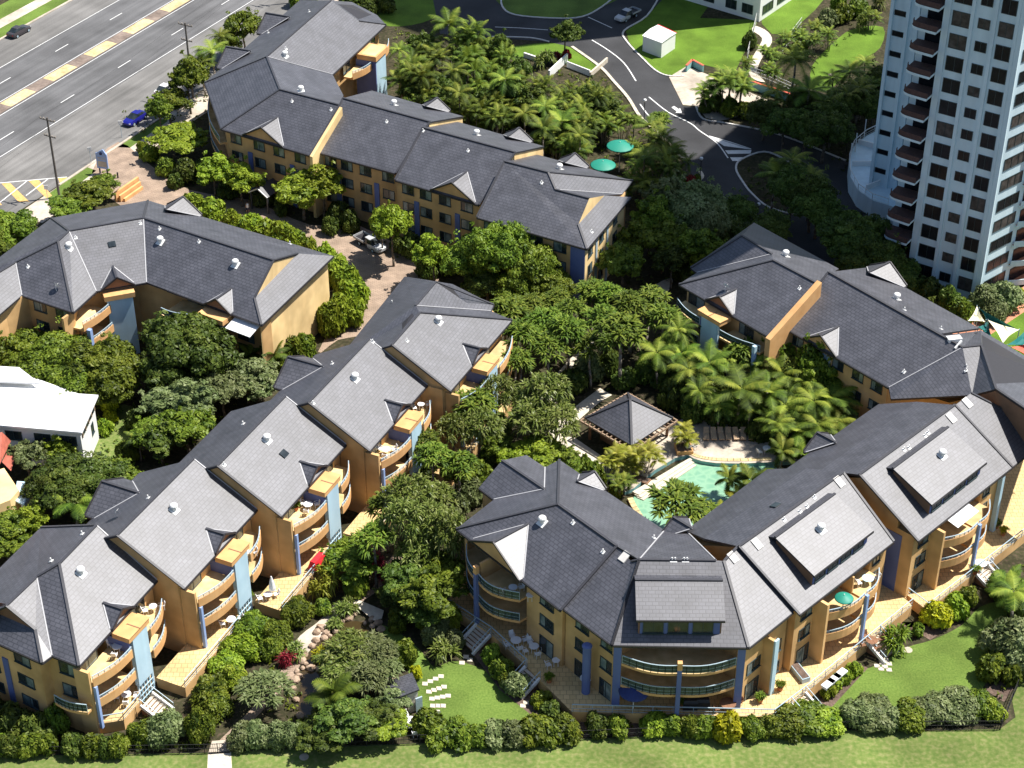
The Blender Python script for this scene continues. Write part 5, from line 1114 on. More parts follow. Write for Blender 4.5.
# top centre grove
tg = [(450, 24, 3.2, 9), (470, 40, 3.0, 8), (412, 62, 3.1, 8), (402, 78, 2.8, 6), (425, 80, 2.8, 7), (438, 58, 2.9, 7), (452, 72, 2.8, 7), (470, 66, 2.8, 7), (490, 72, 2.8, 7), (508, 80, 2.9, 7), (482, 88, 2.7, 6), (430, 98, 2.6, 5), (460, 92, 2.6, 6), (520, 92, 2.8, 7), (538, 88, 2.6, 6), (545, 104, 2.8, 7), (500, 104, 2.6, 6), (475, 108, 2.6, 5), (525, 112, 2.7, 6), (565, 100, 2.6, 6), (582, 112, 2.8, 7), (562, 122, 2.7, 6), (600, 104, 2.5, 6), (588, 124, 2.6, 7), (578, 136, 2.7, 6), (612, 110, 2.4, 5.5), (450, 108, 2.4, 4.5), (543, 128, 2.6, 6), (558, 142, 2.6, 5), (480, 52, 2.6, 6), (400, 50, 2.6, 6), (458, 45, 2.6, 7), (510, 60, 2.4, 6), (430, 40, 2.6, 6), (496, 122, 2.4, 5)]
cluster('sunlit palm', 'in the thick grove behind the rear block', [((PL, CA, CA)[i % 3] if h_ > 5 else CA, x, y, r_ * (1.0 if i % 3 == 0 else 1.15), None, h_ * (1 if i % 3 == 0 else .8) * (.85 + .3 * ((i * 7) % 5) / 4)) for i, (x, y, r_, h_) in enumerate(tg)])
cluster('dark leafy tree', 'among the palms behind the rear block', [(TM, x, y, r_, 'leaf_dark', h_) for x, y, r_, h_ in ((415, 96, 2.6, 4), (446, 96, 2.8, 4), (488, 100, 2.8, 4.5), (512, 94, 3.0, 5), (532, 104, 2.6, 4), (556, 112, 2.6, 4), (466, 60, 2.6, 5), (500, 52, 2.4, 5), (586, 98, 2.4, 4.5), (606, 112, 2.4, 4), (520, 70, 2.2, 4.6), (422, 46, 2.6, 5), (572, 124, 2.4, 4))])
cluster('leafy bush', 'under the palms behind the rear block', [(SH, x, y, 2.2, m_, 1.8) for x, y, m_ in ((420, 100, 'leaf_mid'), (452, 112, 'leaf_mid'), (478, 120, 'leaf_mid'), (508, 118, 'leaf_dark'), (535, 110, 'leaf_dark'), (560, 112, 'leaf_dark'), (475, 82, 'leaf_dark'), (440, 85, 'leaf_dark'), (500, 92, 'leaf_dark'), (520, 100, 'leaf_dark'), (585, 122, 'leaf_dark'), (410, 88, 'leaf_mid'), (425, 60, 'leaf_dark'), (545, 140, 'leaf_mid'), (490, 62, 'leaf_dark'))])
cluster('bright palm', 'crowded around the green umbrellas', [((PL, CA)[(x // 2) % 2], x, y, r_ * 1.1, None, h_) for x, y, r_, h_ in ((648, 126, 2.3, 5), (655, 142, 2.7, 6), (645, 160, 2.9, 6.5), (668, 150, 2.8, 6), (662, 168, 2.8, 5.5), (678, 160, 2.4, 5), (644, 180, 2.4, 4.6), (668, 184, 2.2, 4), (652, 186, 2.4, 4.2), (580, 148, 2.0, 4), (570, 150, 2.2, 4))])
cluster('small fan palm', 'on the verge by the curved road', [(FN, 661, 120, 1.9, None, 4.2), (FN, 634, 122, 1.7, None, 3.6)])
cluster('leafy shrub', 'at the foot of the forecourt palm clump', [(SH, 716, 104, 1.6, 'leaf_dark', 1.2), (SH, 730, 108, 1.7, 'leaf_mid', 1.3), (SH, 745, 110, 1.7, 'leaf_mid', 1.3), (SH, 705, 106, 1.2, 'leaf_dark', 1)])
cluster('cane palm', 'on the slope beside the curved road', [(CA, 588, 96, 2.8, None, 4.5), (CA, 606, 98, 2.5, None, 4), (CA, 604, 122, 2.6, None, 4), (CA, 622, 122, 2.3, None, 3.6), (CA, 570, 92, 2.6, None, 4.4), (CA, 585, 140, 2.4, None, 3.6), (CA, 634, 150, 2.0, None, 3.4), (CA, 640, 168, 2.4, None, 4), (CA, 626, 182, 2.0, None, 3.4)])
cluster('dark tree', 'between the sunny lawn and the pool terrace', [(TB_, 862, 96, 3.2, 'leaf_dark', 4), (TB_, 846, 106, 3.2, 'leaf_dark', 4), (TB_, 874, 108, 2.8, 'leaf_dark', 4), (TB_, 880, 82, 2.6, 'leaf_dark', 4), (TB_, 830, 112, 3.0, 'leaf_dark', 4)])
cluster('dark bush', 'in the shade beside the entrance driveway', [(SH, 166, 166, 1.9, 'leaf_mid', 1.4), (SH, 186, 172, 2.0, 'leaf_dark', 1.5), (SH, 150, 154, 1.6, 'leaf_light', 1.1), (SH, 203, 168, 1.8, 'leaf_dark', 1.4), (SH, 142, 148, 1.2, 'leaf_light', .9), (SH, 176, 182, 1.4, 'leaf_dark', 1)])
cluster('small dark round tree', 'alone on the lawn by the shaded road', [(TM, 565, 34, 2.4, 'leaf_dark', 4)])
cluster('multi stemmed palm clump', 'on the pale forecourt', [(CA, 724, 80, 3.9, None, 5), (CA, 711, 88, 3.0, None, 4), (CA, 739, 86, 3.2, None, 4.4)])
cluster('tall shaggy palm', 'between the two sunny lawns', [(PL, 794, 62, 3.6, 'palm_leaf', 9), (PL, 806, 92, 3.0, 'palm_leaf', 7), (PL, 778, 92, 2.6, 'palm_leaf', 6)])
cluster('mixed garden shrub', 'in the bed between the two lawns', [((SH, ST, CA)[x % 3], x, y, r_ * (1, .9, 1.1)[x % 3], (m_, 'spike_leaf', None)[x % 3], (1.4, 1.2, 2.8)[x % 3]) for x, y, r_, m_ in ((770, 52, 1.9, 'leaf_mid'), (770, 70, 1.8, 'leaf_mid'), (788, 40, 2.0, 'leaf_mid'), (800, 32, 2.1, 'leaf_grey'), (815, 26, 2.0, 'leaf_mid'), (828, 18, 2.1, 'leaf_grey'), (843, 14, 2.0, 'leaf_mid'), (858, 8, 2.0, 'leaf_mid'), (872, 14, 1.9, 'leaf_grey'), (750, 40, 1.4, 'leaf_dark'), (746, 60, 1.5, 'leaf_mid'), (812, 42, 1.9, 'leaf_mid'), (798, 50, 1.9, 'leaf_mid'), (862, 24, 1.6, 'leaf_mid'), (830, 34, 1.7, 'leaf_grey'), (840, 2, 2.0, 'leaf_mid'), (880, 2, 2.0, 'leaf_mid'))])
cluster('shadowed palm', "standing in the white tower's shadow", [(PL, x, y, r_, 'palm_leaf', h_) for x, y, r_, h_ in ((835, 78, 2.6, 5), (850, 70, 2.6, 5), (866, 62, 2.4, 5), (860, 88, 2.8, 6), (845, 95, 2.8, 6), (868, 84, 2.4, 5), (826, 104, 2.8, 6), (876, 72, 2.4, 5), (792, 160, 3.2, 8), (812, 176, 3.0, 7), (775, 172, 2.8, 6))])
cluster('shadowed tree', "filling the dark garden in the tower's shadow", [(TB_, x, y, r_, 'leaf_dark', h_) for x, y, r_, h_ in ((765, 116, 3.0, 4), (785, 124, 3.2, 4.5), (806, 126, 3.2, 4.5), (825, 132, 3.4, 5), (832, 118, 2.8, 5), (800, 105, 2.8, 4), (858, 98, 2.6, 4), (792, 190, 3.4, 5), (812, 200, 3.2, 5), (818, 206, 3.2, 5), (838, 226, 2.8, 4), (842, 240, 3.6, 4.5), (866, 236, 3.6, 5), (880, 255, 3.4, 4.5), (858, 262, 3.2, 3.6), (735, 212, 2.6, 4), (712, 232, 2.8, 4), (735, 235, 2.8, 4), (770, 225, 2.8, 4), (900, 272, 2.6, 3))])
cluster('dark bush', 'at the foot of the white tower', [(SH, 912, 285, 2.4, 'leaf_dark', 1.6), (SH, 930, 292, 2.4, 'leaf_dark', 1.6), (SH, 948, 300, 2.2, 'leaf_dark', 1.5), (SH, 960, 312, 2.0, 'leaf_mid', 1.5), (SH, 896, 280, 2.2, 'leaf_dark', 1.6)])
cluster('grey green shrub', 'at the sunny corner of the white tower', [(CL, 985, 300, 2.6, 'leaf_grey', 1.8), (CL, 1004, 296, 2.6, 'leaf_grey', 1.8), (CL, 995, 312, 2.2, 'leaf_grey', 1.4)])
cluster('lime green border plant', 'edging the curved path', [(LS, x, y, .9, 'leaf_yellow', .5) for x, y in ((985, 320), (996, 315), (1006, 308), (1014, 300), (1020, 292))])
cluster('green bush', 'by the small pathway opening', [(SH, 700, 262, 2.2, 'leaf_light', 2), (SH, 716, 258, 2.0, 'leaf_dark', 1.6), (SH, 684, 268, 2.0, 'leaf_dark', 1.4)])
cluster('shrub', 'on the small roundabout garden', [(LS, 690, 180, 1.0, 'leaf_red', .6), (LS, 682, 183, 1.0, 'leaf_mid', .6), (LS, 697, 178, .9, 'leaf_mid', .6)])
cluster('flowering shrub', 'around the white gate on the upper lawn', [(ST, 548, 58, 1.6, 'spike_leaf', 1.2), (LS, 556, 56, 1.0, 'leaf_red', .8), (ST, 540, 62, 1.5, 'spike_leaf', 1), (LS, 566, 54, .9, 'leaf_red', .6)])
cluster('low dark bush', 'at the far end of the rear block', [(SH, 352, 2, 2.2, 'leaf_dark', 1.6), (SH, 366, 6, 2.0, 'leaf_dark', 1.4), (SH, 310, -4, 2.2, 'leaf_mid', 1.6), (SH, 296, -2, 2.0, 'leaf_mid', 1.6), (SH, 385, 4, 2.0, 'leaf_dark', 1.4)])
# bottom gardens
cluster('large silvery spiked bush', 'in the bed beside the garden path', [(SP, 266, 690, 3.1, 'leaf_grey', 2.8)])
cluster('silvery spiked tree', 'beside the rock pond', [(SP, 352, 650, 3.0, 'spike_leaf', 3.6), (SP, 374, 652, 2.8, 'leaf_grey', 3.4), (SP, 344, 672, 2.6, 'spike_leaf', 3), (SP, 366, 676, 2.8, 'leaf_grey', 3.2), (SP, 384, 668, 2.2, 'leaf_grey', 2.8), (SP, 332, 660, 2.0, 'spike_leaf', 2.6)])
cluster('feather palm', 'arching over the rock pond', [(PW, 334, 693, 2.6, 'palm_leaf', 3.2)])
cluster('dark leafy tree', 'between the rock pond and the bottom fence', [(TM, 350, 722, 2.8, 'leaf_dark', 2.6), (TM, 372, 715, 2.4, 'leaf_dark', 2.4), (TM, 328, 730, 2.4, 'leaf_dark', 2.2), (TM, 388, 722, 2.0, 'leaf_light', 2.0), (TM, 310, 735, 1.9, 'leaf_dark', 1.6), (TM, 394, 705, 1.8, 'leaf_grey', 2)])
cluster('dense leafy tree', 'overhanging the garden path and footbridge', [(TM, 432, 590, 3.3, 'leaf_mid', 4.4), (TM, 410, 580, 3.0, 'leaf_dark', 4), (TM, 444, 572, 2.8, 'leaf_mid', 4), (TM, 395, 600, 2.2, 'leaf_dark', 2), (TM, 420, 608, 2.6, 'leaf_dark', 3)])
cluster('round leafy tree', 'beside the garden path', [(TM, 354, 563, 2.8, 'leaf_mid', 3.0), (TM, 349, 550, 2.0, 'leaf_mid', 2.6), (SH, 356, 580, 1.8, 'leaf_mid', 1.8)])
cluster('yellow leaved palm shrub', 'against the planter of the terrace row', [(ST, 328, 578, 1.7, 'palm_yellow', 1.6), (ST, 320, 590, 1.4, 'palm_yellow', 1.1)])
cluster('clipped round bush', 'beside the terrace row walls', [(CL, 297, 612, 1.9, 'leaf_mid', 1.3), (CL, 323, 606, 1.2, 'leaf_mid', .9), (CL, 252, 628, 2.0, 'leaf_mid', 1.3), (CL, 276, 632, 1.7, 'leaf_mid', 1.2), (CL, 240, 648, 2.1, 'leaf_light', 1.3), (CL, 270, 648, 1.5, 'leaf_mid', 1.1), (CL, 226, 664, 2.1, 'leaf_light', 1.3), (CL, 210, 690, 2.4, 'leaf_mid', 1.6), (CL, 232, 676, 1.7, 'leaf_light', 1.2), (CL, 218, 704, 1.7, 'leaf_mid', 1.2)])
cluster('clipped grey green bush', 'by the bottom left stairs', [(CL, 165, 727, 2.5, 'leaf_grey', 1.6), (CL, 200, 726, 1.9, 'leaf_mid', 1.8), (CL, 142, 732, 1.6, 'leaf_mid', 1.2)])
cluster('low green bush', 'along the bottom left fence', [(SH, x, 744 + (x % 3), 1.5, m_, 1.0) for x, m_ in ((2, 'leaf_mid'), (30, 'leaf_mid'), (48, 'leaf_mid'), (72, 'leaf_dark'), (92, 'leaf_mid'), (118, 'leaf_mid'), (8, 'leaf_dark'), (104, 'leaf_dark'))])
cluster('shaded bush', 'against the shaded end wall at bottom left', [(SH, 12, 722, 1.9, 'leaf_dark', 1.4), (SH, 36, 728, 1.9, 'leaf_dark', 1.4), (SH, 56, 720, 1.6, 'leaf_mid', 1.4), (SH, -8, 712, 1.9, 'leaf_dark', 1.4)])
cluster('silver hedge clump', 'behind the fence beside the concrete path', [(CL, x, 735, 1.6, 'leaf_grey', 1.2) for x in (242, 254, 266, 278, 290)])
cluster('red leaved plant', 'beside the garden path', [(ST, 287, 659, 1.0, 'leaf_red', .7), (ST, 376, 560, 1.3, 'leaf_red', .9), (ST, 384, 574, 1.2, 'leaf_red', .8), (ST, 478, 478, .9, 'leaf_red', .6)])
cluster('dark strappy plant', 'among the pond rocks', [(ST, 296, 652, 1.2, 'spike_leaf', .8), (ST, 343, 611, 1.2, 'spike_leaf', .8), (ST, 334, 624, .9, 'spike_leaf', .6), (ST, 322, 655, 1.0, 'leaf_yellow', .7), (ST, 350, 606, 1.1, 'spike_leaf', .7), (ST, 318, 712, 1.1, 'leaf_mid', .7)])
cluster('rounded garden shrub', 'at the left side of the small lawn', [(SH, 404, 655, 1.7, 'leaf_mid', 1.3), (LS, 416, 673, 1.0, 'leaf_yellow', .7), (CL, 437, 630, 1.9, 'leaf_grey', 1.3), (SH, 447, 618, 1.7, 'leaf_light', 1.2), (CL, 455, 640, 1.5, 'leaf_grey', 1.1), (ST, 443, 652, 1.6, 'spike_leaf', 1), (SH, 426, 618, 1.6, 'leaf_mid', 1.2), (SH, 404, 610, 1.8, 'leaf_dark', 1.2), (SH, 396, 622, 1.4, 'leaf_mid', 1), (SH, 430, 722, 1.8, 'leaf_mid', 1.2)])
cluster('leafy shrub', 'along the shaded terrace wall', [(SH, 492, 655, 1.4, 'leaf_mid', 1), (SH, 502, 668, 1.4, 'leaf_mid', 1), (SH, 516, 684, 1.5, 'leaf_grey', 1.1), (LS, 541, 698, 1.2, 'leaf_light', .8), (LS, 506, 682, 1.0, 'leaf_mid', .7), (SH, 552, 712, 1.4, 'leaf_dark', 1)])
cluster('hedge bush', 'in the row behind the bottom fence', [(SH, x, y + 3, r_ * 1.02, m_, .95) for x, y, r_, m_ in ((440, 733, 1.7, 'leaf_mid'), (458, 730, 1.8, 'leaf_mid'), (476, 731, 1.7, 'leaf_mid'), (494, 729, 1.8, 'leaf_grey'), (512, 730, 1.8, 'leaf_grey'), (530, 727, 1.8, 'leaf_mid'), (548, 727, 1.9, 'leaf_mid'), (566, 725, 1.8, 'leaf_mid'), (596, 721, 1.7, 'leaf_dark'), (618, 722, 1.4, 'leaf_mid'), (655, 719, 1.8, 'leaf_light'), (672, 722, 1.4, 'leaf_mid'), (690, 724, 1.4, 'leaf_mid'), (705, 724, 1.4, 'leaf_mid'))])
cluster('bright yellow bush', 'in front of the terrace by the bottom fence', [(SH, 730, 726, 2.0, 'leaf_yellow', 1.4)])
cluster('trimmed olive hedge clump', 'below the right hand stairs', [(CL, x, y + 3, r_ * 1.05, m_, 1.0) for x, y, r_, m_ in ((752, 724, 1.6, 'leaf_mid'), (772, 722, 1.8, 'leaf_mid'), (790, 718, 2.2, 'leaf_mid'), (808, 714, 2.3, 'leaf_mid'), (826, 718, 1.9, 'leaf_light'), (858, 712, 2.3, 'leaf_grey'), (876, 708, 2.3, 'leaf_grey'), (893, 714, 1.8, 'leaf_grey'), (910, 712, 1.9, 'leaf_mid'), (928, 706, 2.0, 'leaf_grey'), (944, 702, 2.2, 'leaf_grey'), (962, 700, 2.2, 'leaf_grey'), (980, 700, 1.8, 'leaf_mid'), (992, 706, 1.4, 'leaf_light'))])
cluster('grey green rounded bush', 'at the right edge beside the lawn', [(CL, 1010, 640, 3.0, 'leaf_grey', 2.2), (CL, 1024, 655, 2.6, 'leaf_grey', 2), (SH, 994, 668, 1.8, 'leaf_mid', 1.3), (SH, 1012, 676, 1.5, 'leaf_mid', 1), (SH, 1020, 600, 2.2, 'leaf_dark', 1.6), (SH, 1000, 590, 1.6, 'leaf_mid', 1)])
cluster('dark feather palm', 'at the right edge above the lawn', [(PL, 1018, 590, 3.2, 'palm_leaf', 5), (PW, 1008, 582, 2.2, 'palm_leaf', 2.6)])
cluster('yellow flowered bush', 'against the sunny terrace wall at right', [(SH, 938, 614, 1.7, 'leaf_yellow', 1.2), (SH, 954, 606, 1.6, 'leaf_light', 1.1), (SH, 968, 598, 1.4, 'leaf_mid', 1)])
cluster('green strappy bush', 'between the two right hand stairs', [(ST, 896, 640, 1.9, 'leaf_mid', 1.2), (LS, 918, 630, 1.0, 'leaf_mid', .7), (LS, 996, 580, 1.1, 'leaf_mid', .8)])
cluster('neat round shrub', 'in the narrow bed below the sunny terrace', [(LS, 829, 689, 1.05, 'leaf_light', .7), (LS, 837, 682, 1.05, 'leaf_light', .7), (LS, 845, 676, 1.05, 'leaf_light', .7), (LS, 854, 669, 1.15, 'leaf_light', .7)])

# ---------------------------------------------------------------- low ground cover between the trees
def cover(label, polys, n, mat, seed, size=.22, hmax=.5):
    r = random.Random(seed); L = Leaves()
    for px in polys:
        P = gpts(px); x0, x1 = min(p[0] for p in P), max(p[0] for p in P); y0, y1 = min(p[1] for p in P), max(p[1] for p in P)
        ar = abs(sum(P[i][0] * P[(i + 1) % len(P)][1] - P[(i + 1) % len(P)][0] * P[i][1] for i in range(len(P)))) / 2
        for _ in range(int(ar * n / 6)):
            x, y = r.uniform(x0, x1), r.uniform(y0, y1); c = False; j = len(P) - 1
            for i in range(len(P)):
                if (P[i][1] > y) != (P[j][1] > y) and x < (P[j][0] - P[i][0]) * (y - P[i][1]) / (P[j][1] - P[i][1]) + P[i][0]: c = not c
                j = i
            if not c: continue
            h = r.uniform(.15, hmax); t0 = r.uniform(.2, .7)
            for k in range(6):
                d = (rvec(r) + Vector((0, 0, .7))).normalized(); u = d.cross(rvec(r))
                if u.length < .1: continue
                u.normalize(); L.quad(Vector((x + r.uniform(-.3, .3), y + r.uniform(-.3, .3), h * r.uniform(.3, 1))), u * size * r.uniform(.7, 1.3), d.cross(u) * size * .5, min(1, max(0, t0 + r.uniform(-.25, .25))))
    o = bpy.data.objects.new('ground_cover', L.mesh('ground_cover', mat)); COL.objects.link(o); tag(o, kind='stuff')
cover('', [[(395, 30), (440, 36), (480, 45), (530, 60), (585, 80), (606, 78), (636, 116), (660, 140), (690, 180), (650, 205), (600, 150), (545, 145), (455, 112), (395, 88)]], 7, 'leaf_mid', 5)
cover('', [[(512, 335), (560, 300), (640, 285), (680, 320), (650, 380), (590, 395), (560, 430), (500, 470), (440, 480), (400, 545), (365, 560), (380, 500), (440, 430), (500, 390)], [(660, 325), (700, 300), (780, 340), (850, 400), (870, 440), (800, 450), (700, 420), (660, 400)]], 5, 'leaf_dark', 6)
cover('', [[(-20, 350), (130, 350), (250, 345), (310, 345), (300, 365), (200, 440), (90, 530), (40, 550), (-20, 570), (-20, 525), (60, 500), (40, 460), (100, 450), (95, 400), (40, 385)]], 6, 'leaf_mid', 7)
cover('', [[(150, 712), (190, 700), (255, 640), (280, 640), (270, 680), (205, 748), (130, 748)], [(240, 748), (262, 706), (300, 680), (300, 720), (330, 722), (400, 690), (415, 735), (330, 745)], [(-20, 745), (90, 740), (150, 735), (205, 745), (205, 752), (-20, 755)], [(430, 740), (420, 728), (560, 720), (830, 712), (990, 700), (995, 727), (700, 733)], [(980, 640), (1030, 560), (1040, 650), (1000, 720)], [(460, 640), (480, 645), (545, 715), (520, 700)]], 7, 'leaf_mid', 8)
cover('', [[(590, 262), (640, 200), (700, 180), (730, 230), (760, 220), (750, 225), (690, 275), (640, 290), (600, 300)], [(745, 100), (880, 90), (910, 190), (890, 285), (845, 260), (860, 200), (820, 140), (740, 128)], [(745, 165), (800, 170), (812, 200), (775, 208), (750, 190)], [(760, 75), (790, 30), (870, -5), (885, 10), (820, 60), (800, 100)], [(120, 110), (150, 120), (200, 60), (250, 10), (270, 20), (205, 85), (220, 150), (190, 180), (150, 160)], [(220, 150), (300, 185), (440, 225), (580, 280), (560, 300), (440, 280), (300, 215), (215, 190)]], 6, 'leaf_dark', 9)
# ---------------------------------------------------------------- roof furniture: vents, flashings, skylights, dishes
BV = BVHTree.FromPolygons([v for t in ROOF_T for v in t], [(3 * i, 3 * i + 1, 3 * i + 2) for i in range(len(ROOF_T))])
def on_roof(px, py):
    d = ray(px, py).normalized(); h = BV.ray_cast(Vector((0, 0, CAM_H)), d)
    if h[0] is None or h[0].z < 6: return None
    n = h[1] if h[1].z > 0 else -h[1]; return h[0], n, ROOF_OWN[h[2]]
def main_roof(own): return next(c for c in bpy.data.objects if c.parent and c.parent.name == own and c.name.startswith('roof'))
RF = {r.name: main_roof(r.name) for r in (rowC, blkA, blkB, blkD, blkE)}
def axes(n):
    u = Vector((0, 0, 1)).cross(n); u.normalize(); return u, n.cross(u)
def roof_vent(px, py):
    r = on_roof(px, py)
    if not r: return
    p, n, own = r; u, v = axes(n); m = MB(); a, b = u * .48, v * .48; t = n * .06
    m.hexa([p - a - b + t * .3, p + a - b + t * .3, p + a + b + t * .3, p - a + b + t * .3, p - a - b + t, p + a - b + t, p + a + b + t, p - a + b + t])
    m.lathe(p + n * .04, [(.24, -.15), (.24, .28), (.36, .30), (.42, .42), (.42, .58), (.34, .70), (.16, .78)], 12)
    m.build('roof_vent', 'white_metal', RF[own])
def roof_box(px, py, w, h, t, mat, name):
    r = on_roof(px, py)
    if not r: return
    p, n, own = r; u, v = axes(n); a, b = u * w / 2, v * h / 2; m = MB(); k = n * t; lo = n * -.05
    m.hexa([p - a - b + lo, p + a - b + lo, p + a + b + lo, p - a + b + lo, p - a - b + k, p + a - b + k, p + a + b + k, p - a + b + k]); m.build(name, mat, RF[own])
def vent_pipe(px, py):
    r = on_roof(px, py)
    if not r: return
    p, n, own = r; u, v = axes(n); a, b = u * .2, v * .2; m = MB(); k = n * .04; lo = n * -.03
    m.hexa([p - a - b + lo, p + a - b + lo, p + a + b + lo, p - a + b + lo, p - a - b + k, p + a - b + k, p + a + b + k, p - a + b + k])
    m.tube(p, p + Vector((0, 0, .38)), .07, 8); m.build('vent_pipe', 'white_metal', RF[own])
def dish(px, py):
    r = on_roof(px, py)
    if not r: return
    p, n, own = r; m = MB(); q = p + Vector((0, 0, .7)); m.tube(p, q, .035, 6)
    d = Vector((.5, .5, .45)).normalized(); u, v = axes(d); prev = None
    for k, (rr, o) in enumerate(((.05, -.02), (.28, .04), (.45, .12))):
        ring = [q + d * (o + .1) + (u * math.cos(a) + v * math.sin(a)) * rr for a in [2 * math.pi * i / 12 for i in range(12)]]
        if prev:
            for i in range(12): m.poly([prev[i], prev[(i + 1) % 12], ring[(i + 1) % 12], ring[i]])
        prev = ring
    m.tube(q, q + d * .5, .02, 5); m.build('satellite_dish', 'white_metal', RF[own])
for q in ((81, 573.5), (174, 510), (267, 440.5), (355, 379), (438.5, 322), (285, 56), (301, 91), (394, 105), (476.6, 135), (559.5, 169), (160.5, 242), (235.6, 265), (69, 248), (785.5, 256), (896.5, 299), (542.3, 522.5), (820.8, 530), (942, 456)): roof_vent(*q)
for q in ((224, 465), (313, 403.6), (372.7, 342), (407, 341), (332, 364), (243, 424), (286, 49), (292, 101.6), (331, 110), (386.6, 122), (423, 131), (468, 151), (541.6, 183), (591.6, 232), (75.7, 238), (140.4, 223.7), (159.5, 229), (199, 242), (28, 267), (799.5, 288.6), (941, 329), (904, 372), (966, 367), (966, 371), (904.5, 310), (573, 523), (603, 552), (654, 538), (672, 560.5), (675, 560.5), (684, 560.5), (687, 560.5), (784, 520), (800, 511.7), (807, 507), (814.4, 497.5), (904, 450), (909, 448), (925, 436), (928, 433), (148, 498), (51, 561), (82, 534), (248, 213), (268, 33), (309, 12), (290, 244), (392, 303)): vent_pipe(*q)
for x, y, w_, h_ in ((624.6, 556.8, .8, 1.1), (732.7, 557.5, .8, 1.15), (756.8, 544, .8, 1.15), (839, 482, .85, 1.2), (967, 403, .85, 1.2), (951, 418, .85, 1.2)): roof_box(x, y, w_, h_, .12, 'kerb_white', 'roof_hatch')
roof_box(954, 340, 1.6, .9, .35, 'white_metal', 'solar_tank'); roof_box(958.5, 345, .2, 1.2, .2, 'white_metal', 'solar_pipe')
for x, y in ((283.8, 454), (112, 244.5), (775.5, 505.7)): roof_box(x, y, .9, .8, .14, 'glass_dark', 'skylight')
for q in ((725, 292), (56.4, 291), (116, 518)): dish(*q)

# ---------------------------------------------------------------- neighbouring houses, sheds, walls
def boxhouse(root, pts, z, mat): return wall(root, [(p.x, p.y) for p in pts], 0, z, mat)
ZW = 5.6
wr = empty('white_house', G(60, 420), 'long two storey house with a glaring white flat roof at the left edge', 'house')
p0, p1, p2, p3 = G(2.7, 427, ZW), G(82, 434, ZW), G(98.5, 396.5, ZW), G(20, 391, ZW); p4, p5 = G(-60, 421, ZW), G(-60, 386, ZW)
m = MB(); m.prism([(p.x, p.y) for p in (p4, p0, p1, p2, p3, p5)], ZW, ZW + .22); m.build('roof', 'white_roof', wr)
q0, q1, q2, q3 = G(-60, 368, ZW), G(20, 372.5, ZW), G(40, 388, ZW), G(-60, 384, ZW)
m = MB(); m.prism([(p.x, p.y) for p in (q3, q2, q1, q0)], ZW + .5, ZW + .75); m.build('roof', 'white_roof', wr)
fw1, fw2 = Frame(p4, p1), Frame(p1, p2)
boxhouse(wr, [p4 + fw1.n * -.6, p1 + fw1.n * -.6 + fw1.e * -.5, p2 + fw2.n * -.5 + fw2.e * -.5, q1, q0], ZW - .01, 'white_wall')
fv = Frame(p4 + fw1.n * -.6, p1 + fw1.n * -.6 + fw1.e * -.5); fs = Frame(p1 + fw1.n * -.6 + fw1.e * -.5, p2 + fw2.n * -.5 + fw2.e * -.5)
for s in (fv.L - 2.4, fv.L - 5.4, fv.L - 8.8): window(wr, fv, s, 0, 3.6, 1.8, 1.0)
window(wr, fv, fv.L - 9.2, 0, .3, .9, 2.0, mull=0); window(wr, fv, fv.L - 4.4, 0, 1.4, .9, .9, mull=0)
window(wr, fs, fs.L - 2.2, 0, 2.2, .7, 1.2, mull=0)
m = MB(); m.box(fs, .4, fs.L - .4, .001, .07, 4.2, 5.3); m.build('window', 'glass_dark', wr)
for k in range(5): 
    m = MB(); m.box(fs, .5 + k * 1.3, .62 + k * 1.3, .072, .14, 4.2, 5.3); m.build('window_post', 'timber_pale', wr)
hs = empty('small_house', G(8, 495), 'small cream house with a red tiled roof peeping in at the left edge', 'house')
h0, h1_, h2_ = G(-40, 466, 4.5), G(0, 463, 4.5), G(11, 440, 4.5)
m = MB(); m.poly([G(-40, 480, 4.2), G(0, 464, 4.2), G(11, 441, 4.2), G(2, 432, 6.0), G(-40, 440, 6.2)]); m.poly([G(7, 452, 3.6), G(16, 453, 3.6), G(11, 471, 3.2), G(2, 462, 3.4)]); m.build('roof', 'red_roof', hs)
boxhouse(hs, [G(-40, 482, 4), G(4, 468, 4), G(19, 490, 4), G(10, 500, 4), G(-40, 520, 4)], 4.0, 'render_cream')
m = MB(); m.prism([(p.x, p.y) for p in (G(-40, 512, 2.6), G(8, 508, 2.6), G(10, 498, 2.6), G(-40, 496, 2.6))], 2.6, 2.75); m.build('porch_roof', 'gable_brown', hs)
m = MB(); m.prism([(p.x, p.y) for p in (G(17, 481, 3.2), G(33, 482, 3.2), G(24, 505, 3.2), G(14, 500, 3.2))], 3.0, 3.2); m.build('carport_roof', 'pale_blue', hs)
m = MB(); m.prism([(p.x, p.y) for p in (G(22, 507, 3.0), G(30, 498, 3.0), G(29, 496, 3.0), G(21, 504, 3.0))], 0, 2.99); m.build('wall', 'white_wall', hs)
# tall white block cut off by the top edge
T2 = G(759, 22); wb = empty('apartment_tower', T2, 'white apartment block whose lowest storey shows at the top edge beside a sunny lawn', 'tower')
a_ = G(702, 5) - T2; a_.normalize(); b_ = G(790, 1) - T2; b_.normalize()
f_l = Frame(T2 + a_ * 26, T2); f_r = Frame(T2, T2 + b_ * 18); H2 = 86
boxhouse(wb, [T2 + a_ * 26, T2, T2 + b_ * 18, T2 + b_ * 18 + a_ * 26], H2, 'white_wall')
for k in range(3):
    for s in (2.0, 6.4, 10.6, 15.0, 19.4, 22.6): window(wb, f_l, s, 0, 1.0 + 3 * k, 2.0, 1.5, 'glass_dark', 1, False)
    for s in (1.0, 6.0, 11.0): window(wb, f_r, s, 0, 1.0 + 3 * k, 3.4, 1.4, 'glass_dark', 2, False)
